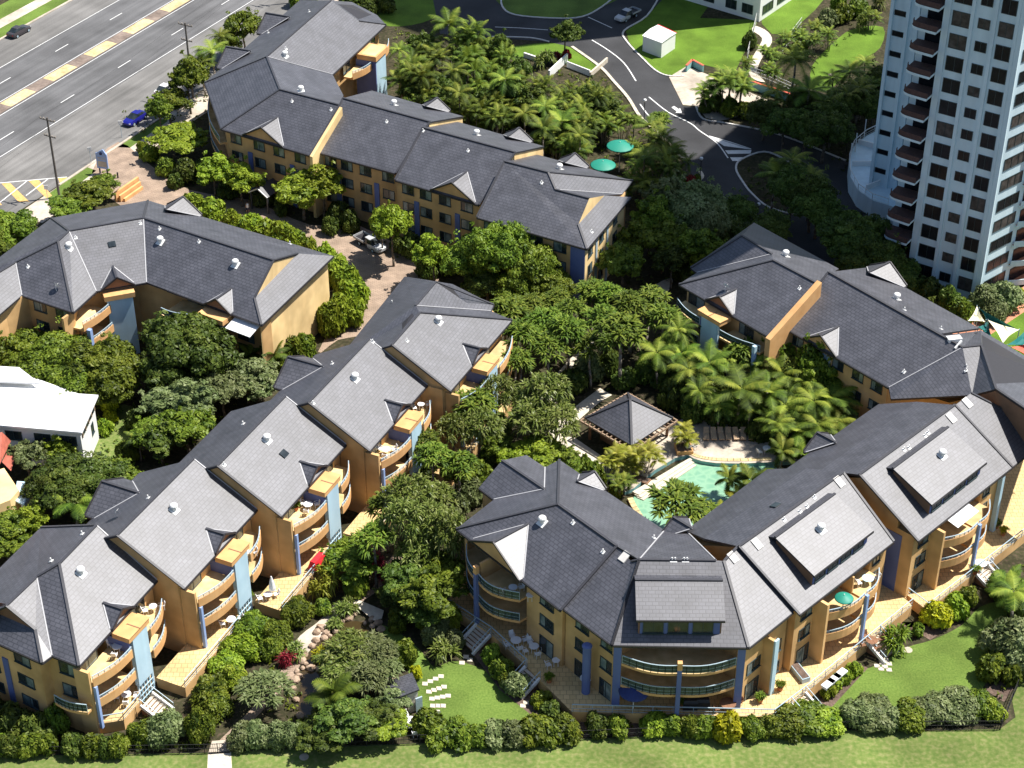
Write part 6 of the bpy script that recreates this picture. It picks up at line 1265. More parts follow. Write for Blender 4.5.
# white pump shed
sd = empty('white_shed', G(661, 53), 'small plain white shed on the bright lawn at the top', 'shed')
zs = 2.7; s0, s1_, s2_, s3 = G(642, 35.5, zs), G(662, 43, zs), G(676.7, 33, zs), G(658, 24.6, zs)
cen = (s0 + s1_ + s2_ + s3) / 4; ins = lambda p, k=.06: p.lerp(cen, k)
wall(sd, [(ins(p).x, ins(p).y) for p in (s0, s1_, s2_, s3)], 0, zs - .08, 'white_wall')
m = MB(); mid0, mid1 = (s0 + s3) / 2 + Vector((0, 0, .25)), (s1_ + s2_) / 2 + Vector((0, 0, .25))
m.poly([s0, s1_, mid1, mid0]); m.poly([mid0, mid1, s2_, s3]); m.poly([s0, mid0, s3]); m.poly([s1_, s2_, mid1]); m.poly([s0, s3, s2_, s1_]); m.build('roof', 'white_roof', sd)
m = MB(); m.bar(s3, s2_, .12, .12); m.build('gutter', 'red_cloth', sd)
def garden_wall(px, h, t, mat, label, name='garden_wall', cat='wall', cap=None):
    P = [G(x, y) for x, y in px]; m = MB(); c = MB()
    for a, b in zip(P[:-1], P[1:]):
        m.bar(a + Vector((0, 0, h / 2)), b + Vector((0, 0, h / 2)), t, h)
        if cap: c.bar(a + Vector((0, 0, h + .04)), b + Vector((0, 0, h + .04)), t + .1, .08)
    o = empty(name, P[0], label, cat); w_ = m.build('wall_panel' if name == 'garden_wall' else 'panel', mat, o)
    if cap: c.build('coping', cap, o)
    return o
garden_wall([(686, 72), (692, 66), (703, 72)], 1.1, .25, 'teal_wall', 'low teal wall with orange coping at the corner of the pale forecourt', cap='red_sail')
garden_wall([(744, 86), (760, 92), (780, 98), (806, 108)], 1.3, .25, 'teal_wall', 'long low teal wall with orange coping behind the palm clump', cap='red_sail')
garden_wall([(549, 78), (567, 61)], 1.3, .3, 'white_wall', 'thick white garden wall sloping beside the upper lawn')
garden_wall([(567, 67), (590, 76)], 1.0, .2, 'white_wall', 'short white wall facing the palm grove by the upper lawn')
garden_wall([(524, 57), (536, 61)], .8, .3, 'white_wall', 'tiny white wall stub among the upper palms')
garden_wall([(590, 77), (607, 62)], .8, .3, 'stone_pale', 'pale sloping wall at the tip of the upper lawn')
garden_wall([(505, 113), (520, 117), (540, 119)], .9, .3, 'stone_pale', 'pale low wall glimpsed in the shade under the palms')
garden_wall([(340, 8), (356, 16)], 1.6, .4, 'white_wall', 'white wall end behind the top roof of the rear block')
# white picket style fences
def fence(px, h, label, mat='white_metal', step=1.6, cat='fence', infill=.3):
    P = [G(x, y) for x, y in px]; root = empty('fence', P[0], label, cat); m = MB(); pn = 0
    for a, b in zip(P[:-1], P[1:]):
        for z in (.12, h * .55, h): m.bar(a + Vector((0, 0, z)), b + Vector((0, 0, z)), .04, .05)
        n = max(1, int((b - a).length / infill))
        for k in range(1, n): r = a.lerp(b, k / n); m.bar(r + Vector((0, 0, .1)), r + Vector((0, 0, h)), .025, .025)
        n = max(1, int((b - a).length / step))
        for k in range(n):
            if pn < 95:
                r = a.lerp(b, k / n); c = MB(); c.bar(r, r + Vector((0, 0, h + .08)), .07, .07); c.build('post', mat, root); pn += 1
    m.build('rails', mat, root); return root
fence([(747, 60), (757, 19)], 1.7, 'white rail fence between the sunny lawn and the footpath')
fence([(782, 52), (801, 27)], 1.7, 'white rail fence on the far side of the footpath bed')
fence([(745, 72), (768, 80), (795, 92)], 1.2, 'white railing above the long teal wall')
fence([(-40, 756), (0, 756.5), (205, 753.5)], 1.2, 'thin black fence along the bottom left bushes', 'black_rubber', 2.4, infill=.5)
fence([(232, 752), (420, 744), (575, 740)], 1.2, 'thin black fence behind the middle lawn strip', 'black_rubber', 2.4, infill=.5)
fence([(575, 740), (700, 735), (830, 731), (1000, 730), (1012, 700), (1034, 650)], 1.2, 'thin black fence along the bottom right hedge', 'black_rubber', 2.4, infill=.5)
fence([(205, 753.5), (218, 753), (232, 752)], 1.2, 'black gate across the concrete path', 'black_rubber', .9, 'gate', .2)
# ---------------------------------------------------------------- gazebo
gz = empty('gazebo', G(628, 418), 'square open pavilion with a dark tiled pyramid roof beside the pool', 'gazebo')
zg = 3.0; gc = [G(585, 418, zg), G(632, 445.5, zg), G(673, 418, zg), G(628, 393, zg)]; ga = G(628.5, 407.5, zg + 2.7)
ga = Vector((sum(p.x for p in gc) / 4, sum(p.y for p in gc) / 4, zg + 2.7))
gr = roof_part(gz, [[gc[k], gc[(k + 1) % 4], ga] for k in range(4)], [(gc[k], ga) for k in range(4)], th=.16)
gm = Vector((ga.x, ga.y, 0))
for k in range(4):
    a, b = gc[k], gc[(k + 1) % 4]; d = (b - a).normalized(); o = Vector((d.y, -d.x, 0)); m = MB()
    m.bar(a + o * .38 - d * .38 - Vector((0, 0, .42)), b + o * .38 + d * .38 - Vector((0, 0, .42)), .16, .22); m.build('pergola_beam', 'pergola_timber', gz)
    n = 11
    for j in range(n):
        r = a.lerp(b, (j + .5) / n); m = MB(); m.bar(r - o * .3 - Vector((0, 0, .25)), r + o * .42 - Vector((0, 0, .25)), .09, .14); m.build('rafter', 'pergola_timber', gz)
    q = a.lerp(Vector((ga.x, ga.y, zg)), .12); m = MB(); m.bar(Vector((q.x, q.y, 0)), Vector((q.x, q.y, zg - .1)), .3, .3); m.build('post', 'wood_brown', gz)
m = MB(); q = [p.lerp(Vector((ga.x, ga.y, zg)), .35) for p in gc]; m.prism([(p.x, p.y) for p in (q[0], q[1], q[1].lerp(q[2], .25), q[0].lerp(q[3], .25))], 0, 1.1); m.build('counter', 'gable_brown', gz)
# ---------------------------------------------------------------- garden shed by the pond
gs = empty('garden_shed', G(403, 705), 'small low shed with a dark lean-to roof beside the pond', 'shed')
zz_ = 2.3; k0, k1_, k2_, k3 = G(389, 701, zz_ + .5), G(419.5, 689.5, zz_ + .5), G(412, 672.5, zz_ - .4), G(383, 683, zz_ - .4)
roof_part(gs, [[k0, k1_, k2_, k3]], th=.15)
cn = (k0 + k1_ + k2_ + k3) / 4
m = MB(); bt = [p.lerp(cn, .1) for p in (k0, k1_, k2_, k3)]
m.hexa([Vector((p.x, p.y, 0)) for p in bt] + [p - Vector((0, 0, .2)) for p in bt]); m.build('wall', 'stone_pale', gs)
fk = Frame(k0.lerp(cn, .1), k1_.lerp(cn, .1)); m = MB(); m.box(fk, .2, 1.8, .001, .05, .2, 1.9); m.build('opening', 'dark_brown', gs)
m = MB(); m.box(fk, fk.L - .35, fk.L + .35, .1, .25, 0, 1.8); m.build('door', 'rail_metal', gs)

# ---------------------------------------------------------------- poles, lamps, signs
def power_pole(px, py, label):
    b = G(px, py); o = empty('power_pole', b, label, 'power pole'); u = RN; e = RE
    m = MB(); m.tube(b, b + Vector((0, 0, 12.5)), .19, 8, 0, .13); m.build('pole', 'pole_wood', o)
    for z, w in ((12.1, 1.3), (9.6, 1.0)):
        m = MB(); c = b + Vector((0, 0, z)); m.bar(c - u * w, c + u * w, .12, .14); m.build('crossarm', 'pole_wood', o)
        for s in (-.95, -.45, .45, .95):
            m = MB(); q = c + u * (w * s); m.tube(q + Vector((0, 0, .06)), q + Vector((0, 0, .28)), .07, 6); m.build('insulator', 'concrete', o)
    return b
pb = [power_pole(59.5, 197.5, 'tall dark power pole on the grass verge by the side street'), power_pole(193, 98, 'tall dark power pole rising behind the trees of the rear block'), power_pole(297, 2.5, 'power pole base at the top edge behind the rear block')]
d01 = pb[1] - pb[0]; ext = [pb[0] - d01, pb[0], pb[1], pb[2]]
for z, s, nm in ((12.4, -1.2, 'upper'), (12.4, 1.2, 'outer'), (9.9, -.9, 'lower')):
    m = MB()
    for a, b in zip(ext[:-1], ext[1:]):
        pr = None
        for k in range(9):
            t = k / 8; q = a.lerp(b, t) + RN * s + Vector((0, 0, z - 4 * .6 * t * (1 - t)))
            if pr: m.tube(pr, q, .014, 4)
            pr = q
    tag(m.build('power_line', 'black_rubber'), f'{nm} thin power line strung along the wide road', 'cable')
def ball_lamp(px, py, label, h=3.2):
    b = G(px, py); o = empty('garden_lamp', b, label, 'lamp'); m = MB(); m.tube(b, b + Vector((0, 0, h)), .06, 8); m.build('post', 'dark_gutter', o)
    m = MB(); m.lathe(b + Vector((0, 0, h)), [(.08, 0), (.2, .08), (.28, .26), (.2, .44), (.06, .5)], 12); m.build('globe', 'white_plastic', o)
ball_lamp(644, 121, 'white globe lamp at the kerb of the curved road, near the small fan palm'); ball_lamp(700, 180, 'white globe lamp beside the shaded road left of the roundabout garden'); ball_lamp(776, 126, 'white globe lamp in the dark planting by the forecourt', 3); ball_lamp(846, 154, 'white globe lamp left of the blue pool terrace', 3)
ball_lamp(757, 225, 'white globe lamp behind the rear right wing', 3)
def sign_post(px, py, label, h=2.2, mat='white_plastic'):
    b = G(px, py); o = empty('street_sign', b, label, 'sign'); m = MB(); m.tube(b, b + Vector((0, 0, h)), .04, 6); m.build('post', 'rail_metal', o)
    m = MB(); f = Frame(b, b + Vector((1, .2, 0))); m.box(f, -.28, .28, -.03, .03, h - .1, h + .55); m.build('sign_plate', mat, o)
sign_post(122, 137.5, 'white street sign at the kerb behind the blue car'); sign_post(91.5, 164, 'white street sign on the verge beside the tall blue sign'); sign_post(48, 200, 'thin street sign near the chevron paving', 1.8)
sb = G(104, 174); sg = empty('entrance_sign', sb, 'tall blue arched sign board at the driveway entrance', 'sign')
sfr = Frame(sb - Vector((.85, -.25, 0)), sb + Vector((.85, -.25, 0))); m = MB(); pts = [(-.0, .9), (1.75, .9), (1.75, 3.2)] + [(1.75 - 1.75 * t, 3.2 + .9 * math.sin(math.pi * (.5 + t * .5)) * 1.0 if t > .0 else 4.1) for t in (.3, .6, .85)] + [(0, 3.3)]
A_ = [sfr(s, .09, z) for s, z in pts]; B_ = [sfr(s, -.09, z) for s, z in pts]; m.poly(A_); m.poly(list(reversed(B_)))
for k in range(len(pts)): m.poly([A_[k], B_[k], B_[(k + 1) % len(pts)], A_[(k + 1) % len(pts)]])
m.build('sign_board', 'post_blue', sg)
m = MB()
m.box(sfr, .2, 1.55, .092, .11, 1.2, 2.1); m.build('pale_panel', 'concrete', sg)
m = MB(); m.lathe(sfr(.85, .10, 3.3), [(.02, -.22), (.2, -.1), (.24, .05), (.1, .25)], 8); m.build('emblem', 'navy', sg)
for z in (2.35, 2.62): 
    m = MB(); m.box(sfr, .25, 1.5, .092, .105, z, z + .12); m.build('lettering_band', 'concrete', sg)
for s in (.3, 1.45): m = MB(); m.box(sfr, s - .09, s + .09, -.08, .08, 0, .9); m.build('leg', 'navy', sg)
e0, e1_ = G(116, 202), G(139, 186); en = empty('entrance_wall', e0, 'stepped orange entrance wall with ledges beside the driveway', 'wall')
fe0 = Frame(e0, e1_)
for k, (o, h) in enumerate(((0, 1.5), (.5, 1.0), (1.0, .5))):
    m = MB(); m.box(fe0, .3 * k, fe0.L - .25 * k, o - .16, o + .16, 0, h); m.build('ledge', 'box_orange', en)
bl_ = G(118, 178); m = MB(); m.tube(bl_, bl_ + Vector((0, 0, .9)), .12, 8); tag(m.build('bollard', 'dark_gutter', loc=bl_), 'short dark bollard between the tall sign and the driveway', 'bollard')
# ---------------------------------------------------------------- umbrellas, sails
def umbrella(px, py, r, z, mat, label, pole=True, h=.6, base=0):
    c = G(px, py, z); o = empty('umbrella', (c.x, c.y, base), label, 'umbrella'); m = MB()
    n = 16; prof = [(r, -.02), (r * .92, .12 * h), (r * .7, .42 * h), (r * .4, .75 * h), (.05, h)]
    m.lathe(c, prof, n); m.build('canopy', mat, o, smooth=True)
    m = MB(); m.tube((c.x, c.y, base), (c.x, c.y, z + h + .1), .05, 8); m.build('pole', 'white_metal', o)
umbrella(620, 146, 2.0, 4.2, 'green_cloth', 'upper of two round green umbrellas among the palms behind the rear block')
umbrella(603, 165, 1.85, 4.0, 'green_cloth', 'lower round green umbrella close to the roof of the rear block')
umbrella(634, 691, 1.5, 2.3 + Z1, 'blue_cloth', 'dark blue umbrella on the shaded corner terrace', base=Z1)
umbrella(844, 598, .95, Z3 + 1.5, 'green_cloth', 'small green umbrella on the top sunny balcony', h=.4, base=Z3)
def sail(pts, mat, label, n=6):
    P = [G(x, y, z) for x, y, z in pts]; c = sum(P, Vector()) / 3; m = MB()
    def pt(a, b, g_):
        p = P[0] * a + P[1] * b + P[2] * g_; q = 27 * a * b * g_
        e = 4 * (a * b + b * g_ + g_ * a) - 0; p = p + (c - p) * (.16 * (4 * a * b * (1 - g_) + 4 * b * g_ * (1 - a) + 4 * g_ * a * (1 - b)) * (1 - q)); return p - Vector((0, 0, .5 * q))
    for i in range(n):
        for j in range(n - i):
            f = lambda i, j: pt(i / n, j / n, 1 - (i + j) / n)
            m.poly([f(i, j), f(i + 1, j), f(i, j + 1)])
            if i + j < n - 1: m.poly([f(i + 1, j), f(i + 1, j + 1), f(i, j + 1)])
    o = empty('shade_sail', (c.x, c.y, 0), label, 'shade sail'); s = m.build('sail', mat, o, smooth=True)
    for x, y, z in pts:
        q = G(x, y, z); m = MB(); m.tube((q.x, q.y, 0), q + Vector((0, 0, .1)), .05, 6); m.build('pole', 'rail_metal', o)
sail([(977, 306, 3.6), (968, 321, 3), (985, 322, 2.6)], 'cream_sail', 'small cream triangular shade sail beside the grey roof')
sail([(979, 308, 4.0), (1019, 330, 3.2), (986, 320, 3)], 'teal_sail', 'thin dark green shade sail behind the cream sails')
sail([(988, 320, 3.5), (1019.5, 329.5, 2.6), (1003, 343, 3.2)], 'cream_sail', 'large cream triangular shade sail beside the right roof edge')
sail([(978, 327, 2.3), (988, 321, 2.4), (992, 338, 2.6)], 'teal_sail', 'dark green shade sail between the two cream sails')
sail([(1007, 345, 3.2), (1025, 331, 3), (1034, 346, 2.8)], 'teal_sail', 'dark green shade sail at the right edge')
sail([(1011, 347, 2.9), (1030, 342, 2.7), (1034, 360, 2.9)], 'red_sail', 'red shade sail corner at the right edge')
# ---------------------------------------------------------------- tower pool terrace
pt = empty('pool_terrace', G(880, 170), 'pale curved terrace at the foot of the white tower, in deep shade', 'terrace')
cv = [(905, 128), (882, 128), (866, 136), (854, 146), (849, 160), (850, 176), (858, 190), (872, 200), (888, 205), (908, 212), (920, 190)]
m = MB(); P_ = [G(x, y, 2.6) for x, y in cv]; m.prism([(p.x, p.y) for p in P_], 0, 2.6); m.build('deck', 'tower_wall', pt)
rail_on(pt, [Vector((p.x, p.y, 0)) for p in P_[1:9]], 2.6, 1.0, 'white_metal')
for (xa, ya), (xb, yb) in (((852, 166), (872, 166)), ((872, 166), (897, 141)), ((866, 190), (882, 184)), ((882, 184), (904, 156)), ((858, 144), (876, 149)), ((876, 149), (898, 132))):
    m = MB(); a, b = G(xa, ya, 2.6), G(xb, yb, 2.6); m.bar(a + Vector((0, 0, .4)), b + Vector((0, 0, .4)), .2, .8); m.build('low_wall', 'white_wall', pt)
for i_, (x, y) in enumerate(((850, 162), (855, 152), (864, 138), (876, 130))):
    b = G(x, y, 2.6); m = MB(); m.tube(b, b + Vector((0, 0, 3)), .08, 6); m.build('post', 'white_metal', pt)
# ---------------------------------------------------------------- vehicles
def car(label, px, py, ang, paint, kind='car'):
    mname = 'car_' + paint[0]; 
    if mname not in MATS: flat_mat(mname, paint[1], .22, .6, .02)
    o = empty('parked_' + ('pickup' if kind == 'ute' else 'car'), (0, 0, 0), label, 'pickup truck' if kind == 'ute' else 'car'); o.location = G(px, py); OFF[o.name] = Vector((0, 0, 0))
    o.rotation_euler = (0, 0, ang); w = .86
    def loft(secs, name, mat, parent):      # secs: list of (x, [(y,z)...])
        m = MB(); 
        for (x0, a), (x1, b) in zip(secs[:-1], secs[1:]):
            n = len(a)
            for k in range(n): m.poly([(x0, *a[k]), (x0, *a[(k + 1) % n]), (x1, *b[(k + 1) % n]), (x1, *b[k])])
        m.poly([(secs[0][0], *q) for q in reversed(secs[0][1])]); m.poly([(secs[-1][0], *q) for q in secs[-1][1]])
        return m.build(name, mat, parent, smooth=False)
    def ring(w0, z0, w1, z1, w2, z2): return [(-w0, z0), (w0, z0), (w1, z1), (w2, z2), (-w2, z2), (-w1, z1)]
    hood = .88; top = 1.42 if kind == 'car' else 1.62
    if kind == 'car':
        loft([(-2.25, ring(.7, .4, .76, .6, .7, .8)), (-2.05, ring(.8, .25, .86, .6, .78, .92)), (-1.1, ring(.84, .22, .88, .6, .80, .97)), (.9, ring(.84, .22, .88, .6, .80, .95)), (1.9, ring(.8, .25, .86, .55, .74, .82)), (2.2, ring(.68, .38, .72, .52, .62, .68))], 'body', mname, o)
        loft([(-1.75, ring(.70, .90, .70, .91, .66, .95)), (-1.05, ring(.74, .90, .70, 1.2, .58, 1.38)), (.15, ring(.74, .90, .71, 1.2, .58, 1.42)), (1.1, ring(.72, .90, .72, .92, .68, .94))], 'cabin_glass', 'glass_dark', o)
        loft([(-1.0, ring(.60, 1.37, .60, 1.39, .56, 1.42)), (.1, ring(.60, 1.40, .60, 1.42, .56, 1.45))], 'roof_panel', mname, o)
        for sg in (-1, 1):
            for x in (-.42,): m = MB(); m.hexa([(x - .05, sg * .765, .9), (x + .05, sg * .765, .9), (x + .05, sg * .70, .9), (x - .05, sg * .70, .9), (x - .05, sg * .62, 1.42), (x + .05, sg * .62, 1.42), (x + .05, sg * .55, 1.42), (x - .05, sg * .55, 1.42)]); m.build('door_pillar', mname, o)
    else:
        loft([(.2, ring(.84, .35, .88, .7, .80, 1.0)), (1.4, ring(.84, .35, .88, .7, .80, 1.02)), (2.4, ring(.78, .4, .84, .7, .72, .92)), (2.55, ring(.7, .45, .74, .65, .66, .8))], 'body', mname, o)
        loft([(-.35, ring(.80, .5, .84, .9, .62, 1.6)), (.15, ring(.80, .5, .84, 1.0, .64, 1.62)), (.7, ring(.8, .9, .80, 1.0, .62, 1.55)), (1.35, ring(.76, .95, .76, .98, .72, 1.02))], 'cabin_glass', 'glass_dark', o)
        loft([(-.4, ring(.66, 1.58, .66, 1.61, .62, 1.66)), (.62, ring(.66, 1.57, .66, 1.6, .6, 1.63))], 'roof_panel', mname, o)
        m = MB(); m.hexa([(-2.6, -.92, .72), (-.45, -.92, .72), (-.45, .92, .72), (-2.6, .92, .72), (-2.6, -.92, .8), (-.45, -.92, .8), (-.45, .92, .8), (-2.6, .92, .8)]); m.build('tray', 'dark_gutter', o)
        for q in (((-2.6, -.92), (-.45, -.92)), ((-2.6, .92), (-.45, .92)), ((-2.6, -.92), (-2.6, .92)), ((-.45, -.92), (-.45, .92))):
            m = MB(); m.bar((*q[0], .95), (*q[1], .95), .05, .3); m.build('tray_side', mname, o)
    for x in (-1.4, 1.35):
        for sg in (-1, 1):
            m = MB(); m.tube((x, sg * .62, .32), (x, sg * .89, .32), .32, 14); t = m.build('wheel', 'black_rubber', o)
            m = MB(); m.tube((x, sg * .891, .32), (x, sg * .91, .32), .2, 10); m.build('rim', 'rail_metal', t)
    for sg in (-1, 1):
        xx = 2.12 if kind == 'car' else 2.5
        m = MB(); m.hexa([(xx - .1, sg * .62 - .13, .58), (xx + .08, sg * .58 - .1, .56), (xx + .08, sg * .58 + .1, .56), (xx - .1, sg * .62 + .13, .58), (xx - .1, sg * .62 - .13, .72), (xx + .06, sg * .58 - .1, .70), (xx + .06, sg * .58 + .1, .70), (xx - .1, sg * .62 + .13, .72)]); m.build('headlight', 'white_plastic', o)
        xb = -2.2 if kind == 'car' else -2.62
        m = MB(); m.hexa([(xb - .06, sg * .6 - .12, .62), (xb + .08, sg * .6 - .12, .62), (xb + .08, sg * .6 + .12, .62), (xb - .06, sg * .6 + .12, .62), (xb - .06, sg * .6 - .12, .76), (xb + .08, sg * .6 - .12, .76), (xb + .08, sg * .6 + .12, .76), (xb - .06, sg * .6 + .12, .76)]); m.build('tail_light', 'red_cloth', o)
    return o
RAZ = math.atan2(RE.y, RE.x)
car('dark grey sedan parked at the far kerb of the wide road', 19.5, 34, RAZ, ('grey', (.05, .045, .05)))
car('blue sedan parked at the near kerb beside the green trees', 135.5, 121.5, RAZ + math.pi, ('blue', (.012, .014, .20)))
car('white car almost hidden behind the roadside trees', 167, 92, RAZ, ('white', (.7, .7, .7)))
car('white pickup truck with an open tray driving on the shaded road at the top', 627, 18.5, math.atan2((G(614, 22) - G(642, 8)).y, (G(614, 22) - G(642, 8)).x), ('silver', (.45, .46, .47)), 'ute')
car('white pickup truck parked under the round tree on the paved driveway', 371, 247, math.atan2((G(384, 254) - G(356, 238)).y, (G(384, 254) - G(356, 238)).x), ('silver', (.45, .46, .47)), 'ute')
# ---------------------------------------------------------------- furniture
def table(root, c, r=.5, mat='white_plastic', round_=True):
    m = MB(); n = 16 if round_ else 4; a0 = 0 if round_ else math.pi / 4
    pts = [(c.x + math.cos(a0 + 2 * math.pi * k / n) * r, c.y + math.sin(a0 + 2 * math.pi * k / n) * r) for k in range(n)]; m.prism(pts, c.z + .70, c.z + .74); m.build('table_top', mat, root)
    for k in range(4):
        a = math.pi / 4 + k * math.pi / 2; m = MB(); q = c + Vector((math.cos(a) * r * .7, math.sin(a) * r * .7, 0)); m.tube(q, q + Vector((0, 0, .70)), .03, 6); m.build('leg', mat, root)
def new_table(px, py, z, label, r=.5, mat='white_plastic', round_=True, group=None):
    c = G(px, py, z + .72); c.z = z; o = empty('garden_table', c, label, 'table', group); table(o, c, r, mat, round_); return c
def chair_proto(mat):
    o = empty('garden_chair', (0, 0, 0), 'x', 'chair'); f = Frame(Vector((0, 0, 0)), Vector((1, 0, 0)))
    m = MB(); m.box(f, -.25, .25, -.25, .25, .42, .46); m.build('seat', mat, o)
    m = MB(); m.hexa([(-.25, .22, .47), (.25, .22, .47), (.25, .26, .47), (-.25, .26, .47), (-.24, .34, .95), (.24, .34, .95), (.24, .38, .95), (-.24, .38, .95)]); m.build('backrest', mat, o)
    for sx in (-.22, .22):
        for sy in (-.22, .22): m = MB(); m.tube((sx, sy, 0), (sx, sy, .42), .025, 6); m.build('leg', mat, o)
        m = MB(); m.bar((sx * 1.15, -.2, .64), (sx * 1.15, .28, .66), .05, .03); m.build('armrest', mat, o)
    return o
CP = {}
def chair(c, face, label, mat='white_plastic', group=None):
    used = mat in CP
    if not used: CP[mat] = chair_proto(mat)
    d = face - c; return place(CP[mat], used, c, math.atan2(d.y, d.x) + math.pi / 2, 1.0, label, group)
def dining(px, py, z, where, n=4, r=.5, mat='white_plastic', desc='white', cmat=None, a0=.4):
    c = new_table(px, py, z, f'{desc} table {where}', r, mat); g_ = f'{desc} chairs {where}'
    for k in range(n):
        a = a0 + 2 * math.pi * k / n; p = c + Vector((math.cos(a), math.sin(a), 0)) * (r + .42); chair(p, c, f'{desc} chair around the table {where}', cmat or mat, g_)
dining(117, 646, Z3, 'on the top balcony of the first terrace block', 3); dining(126, 694, Z1, 'on the lowest terrace of the first block', 4, a0=.1)
dining(231, 619, Z1, 'on the terrace left of the second blue pier', 2); dining(308, 504, Z3, 'on the top balcony of the third block', 3)
dining(386, 449, Z3, 'on the top balcony of the fourth block', 3); dining(153, 606, Z3, 'on the top far balcony of the first block', 2, .4); dining(421, 404, Z3, 'on the top far balcony of the fourth block', 2, .4)
dining(268, 594, Z1, 'on the open terrace beside the white umbrella', 2, .45); dining(246, 552, Z3, 'on the top far balcony of the second block', 2, .4)
dining(872, 640, Z1, 'on the sunny terrace before the two balconies', 4, .6, 'wood_brown', 'brown'); dining(981, 563, Z1, 'on the far right sunny terrace', 2, .65)
dining(868, 578, Z3, 'on the top balcony near the grey wall', 2, .6, 'pale_blue', 'pale blue', 'white_plastic'); dining(728, 703, Z1, 'on the terrace below the curved balconies', 2, .8, 'wood_brown', 'brown')
dining(516, 640, Z1, 'on the shaded terrace under the post', 4, .55); dining(534, 646, Z1, 'on the shaded terrace next to the sliding door', 4, .5); dining(586, 678, Z1, 'on the shaded terrace beside the round blue pier', 1, .6)
dining(556, 660, Z1, 'on the shaded terrace between two doors', 2, .4); dining(513, 587, Z3, 'on the upper shaded balcony left of the pier', 2, .45); dining(530, 595, Z3, 'on the upper shaded balcony right of the pier', 1, .4)
dining(767, 448, DZ, 'at the end of the sun loungers', 2, .5); dining(688, 446, DZ, 'beside the golden palm planter', 1, .4); dining(410, 722, 0, 'behind the garden shed', 4, .8); dining(948, 538, Z2, 'on the middle balcony at far right', 2, .4); dining(905, 586, Z1, 'at the inner corner of the sunny terrace', 1, .4)
# sun loungers by the pool
lp = None
for k in range(8):
    x = 706 + 7.4 * k; c = G(x, 437, DZ)
    if lp is None:
        lp = empty('sun_lounger', (0, 0, 0), 'x', 'sun lounger'); f = Frame(Vector((0, 0, 0)), Vector((1, 0, 0)))
        m = MB(); m.hexa([(-.32, -.9, .28), (.32, -.9, .28), (.32, .35, .30), (-.32, .35, .30), (-.32, -.9, .36), (.32, -.9, .36), (.32, .35, .38), (-.32, .35, .38)]); m.build('seat', 'timber_pale', lp)
        m = MB(); m.hexa([(-.32, .36, .30), (.32, .36, .30), (.3, 1.0, .68), (-.3, 1.0, .68), (-.32, .33, .38), (.32, .33, .38), (.3, .96, .76), (-.3, .96, .76)]); m.build('backrest', 'timber_pale', lp)
        for sx in (-.26, .26):
            for sy in (-.75, .3): m = MB(); m.tube((sx, sy, 0), (sx, sy, .3), .03, 6); m.build('leg', 'timber_pale', lp)
        o = lp
    else: o = copy_tree(lp)
    o.location = c; o.rotation_euler = (0, 0, .03 * ((k * 7) % 5 - 2))
    o['label'] = 'pale sun lounger in the row behind the pool, ' + ('leftmost' if k == 0 else 'rightmost' if k == 7 else ORD[k] + ' from the left'); o['group'] = 'sun loungers behind the pool'
# closed umbrella, covers, pots, planters
def closed_umbrella(px, py, z, mat, label):
    b = G(px, py, z); o = empty('closed_umbrella', b, label, 'umbrella'); m = MB(); m.tube(b, b + Vector((0, 0, 2.6)), .04, 6); m.build('pole', 'white_metal', o)
    m = MB(); m.lathe(b + Vector((0, 0, .9)), [(.34, 0), (.36, .3), (.22, 1.1), (.06, 1.75)], 10); m.build('canopy', mat, o)
closed_umbrella(273, 596, Z1, 'white_plastic', 'white folded umbrella on the open terrace of the second block')
m = MB(); c = FC[2](2.6, 2.05, Z1); rr = Frame(c - CDIR * 1.2, c + CDIR * 1.2); m.hexa([rr(0, -.5, Z1 + .3), rr(2.4, -.5, Z1 + .3), rr(2.4, .6, Z1 + .3), rr(0, .6, Z1 + .3), rr(.2, -.3, Z1 + 1.2), rr(2.2, -.3, Z1 + 1.1), rr(2.2, .3, Z1 + 1.0), rr(.2, .3, Z1 + 1.15)])
tag(m.build('red_cover', 'red_cloth', loc=(c.x, c.y, Z1)), 'bright red cloth cover over furniture on the third terrace', 'cover')
def pot(px, py, z, label, mat='terracotta', pm='leaf_mid', r=.32):
    b = G(px, py, z); o = empty('potted_plant', b, label, 'plant pot'); m = MB(); m.lathe(b, [(r * .7, 0), (r, .45), (r * 1.1, .5), (r * .9, .5), (r * .85, .42)], 12); m.build('pot', mat, o)
    f = bpy.data.objects.new('foliage', PM['strappy', NPL[0] % 3][0]); NPL[0] += 1; COL.objects.link(f); f.parent = o; f.location = (0, 0, .45); f.scale = (.55,) * 3
    f.material_slots[0].link = 'OBJECT'; f.material_slots[0].material = MATS[pm]
for i_, (x, y, z, w_) in enumerate(((289, 514, Z3, 'first on the third top balcony'), (296, 510, Z3, 'second on the third top balcony'), (996, 528, Z1, 'by the door at far right'), (1003, 535, Z1, 'with yellow leaves at far right'), (780, 690, Z1, 'against the sunny wall near the blue pier'), (760, 702, Z1, 'at the terrace corner below the blue wall'), (549, 682, Z1, 'at the top of the shaded stairs'), (975, 574, Z1, 'beside the far right white table'), (249, 600, Z1, 'on the open terrace corner'), (683, 706, Z1, 'at the foot of the central blue post'))):
    pot(x, y, z, f'potted plant {w_}', pm='leaf_yellow' if 'yellow' in w_ else 'leaf_mid')
b = G(683, 449, DZ); o = empty('planter_box', b, 'orange brick planter box jutting into the pool', 'planter'); f = Frame(b - Vector((.9, .4, 0)), b + Vector((.9, -.2, 0))); m = MB(); m.box(f, 0, 1.9, -.9, .9, DZ, DZ + .5, 0); m.box(f, .15, 1.75, -.75, .75, DZ + .501, DZ + .53, 1); m.build('box', ['box_orange', 'mulch'], o)
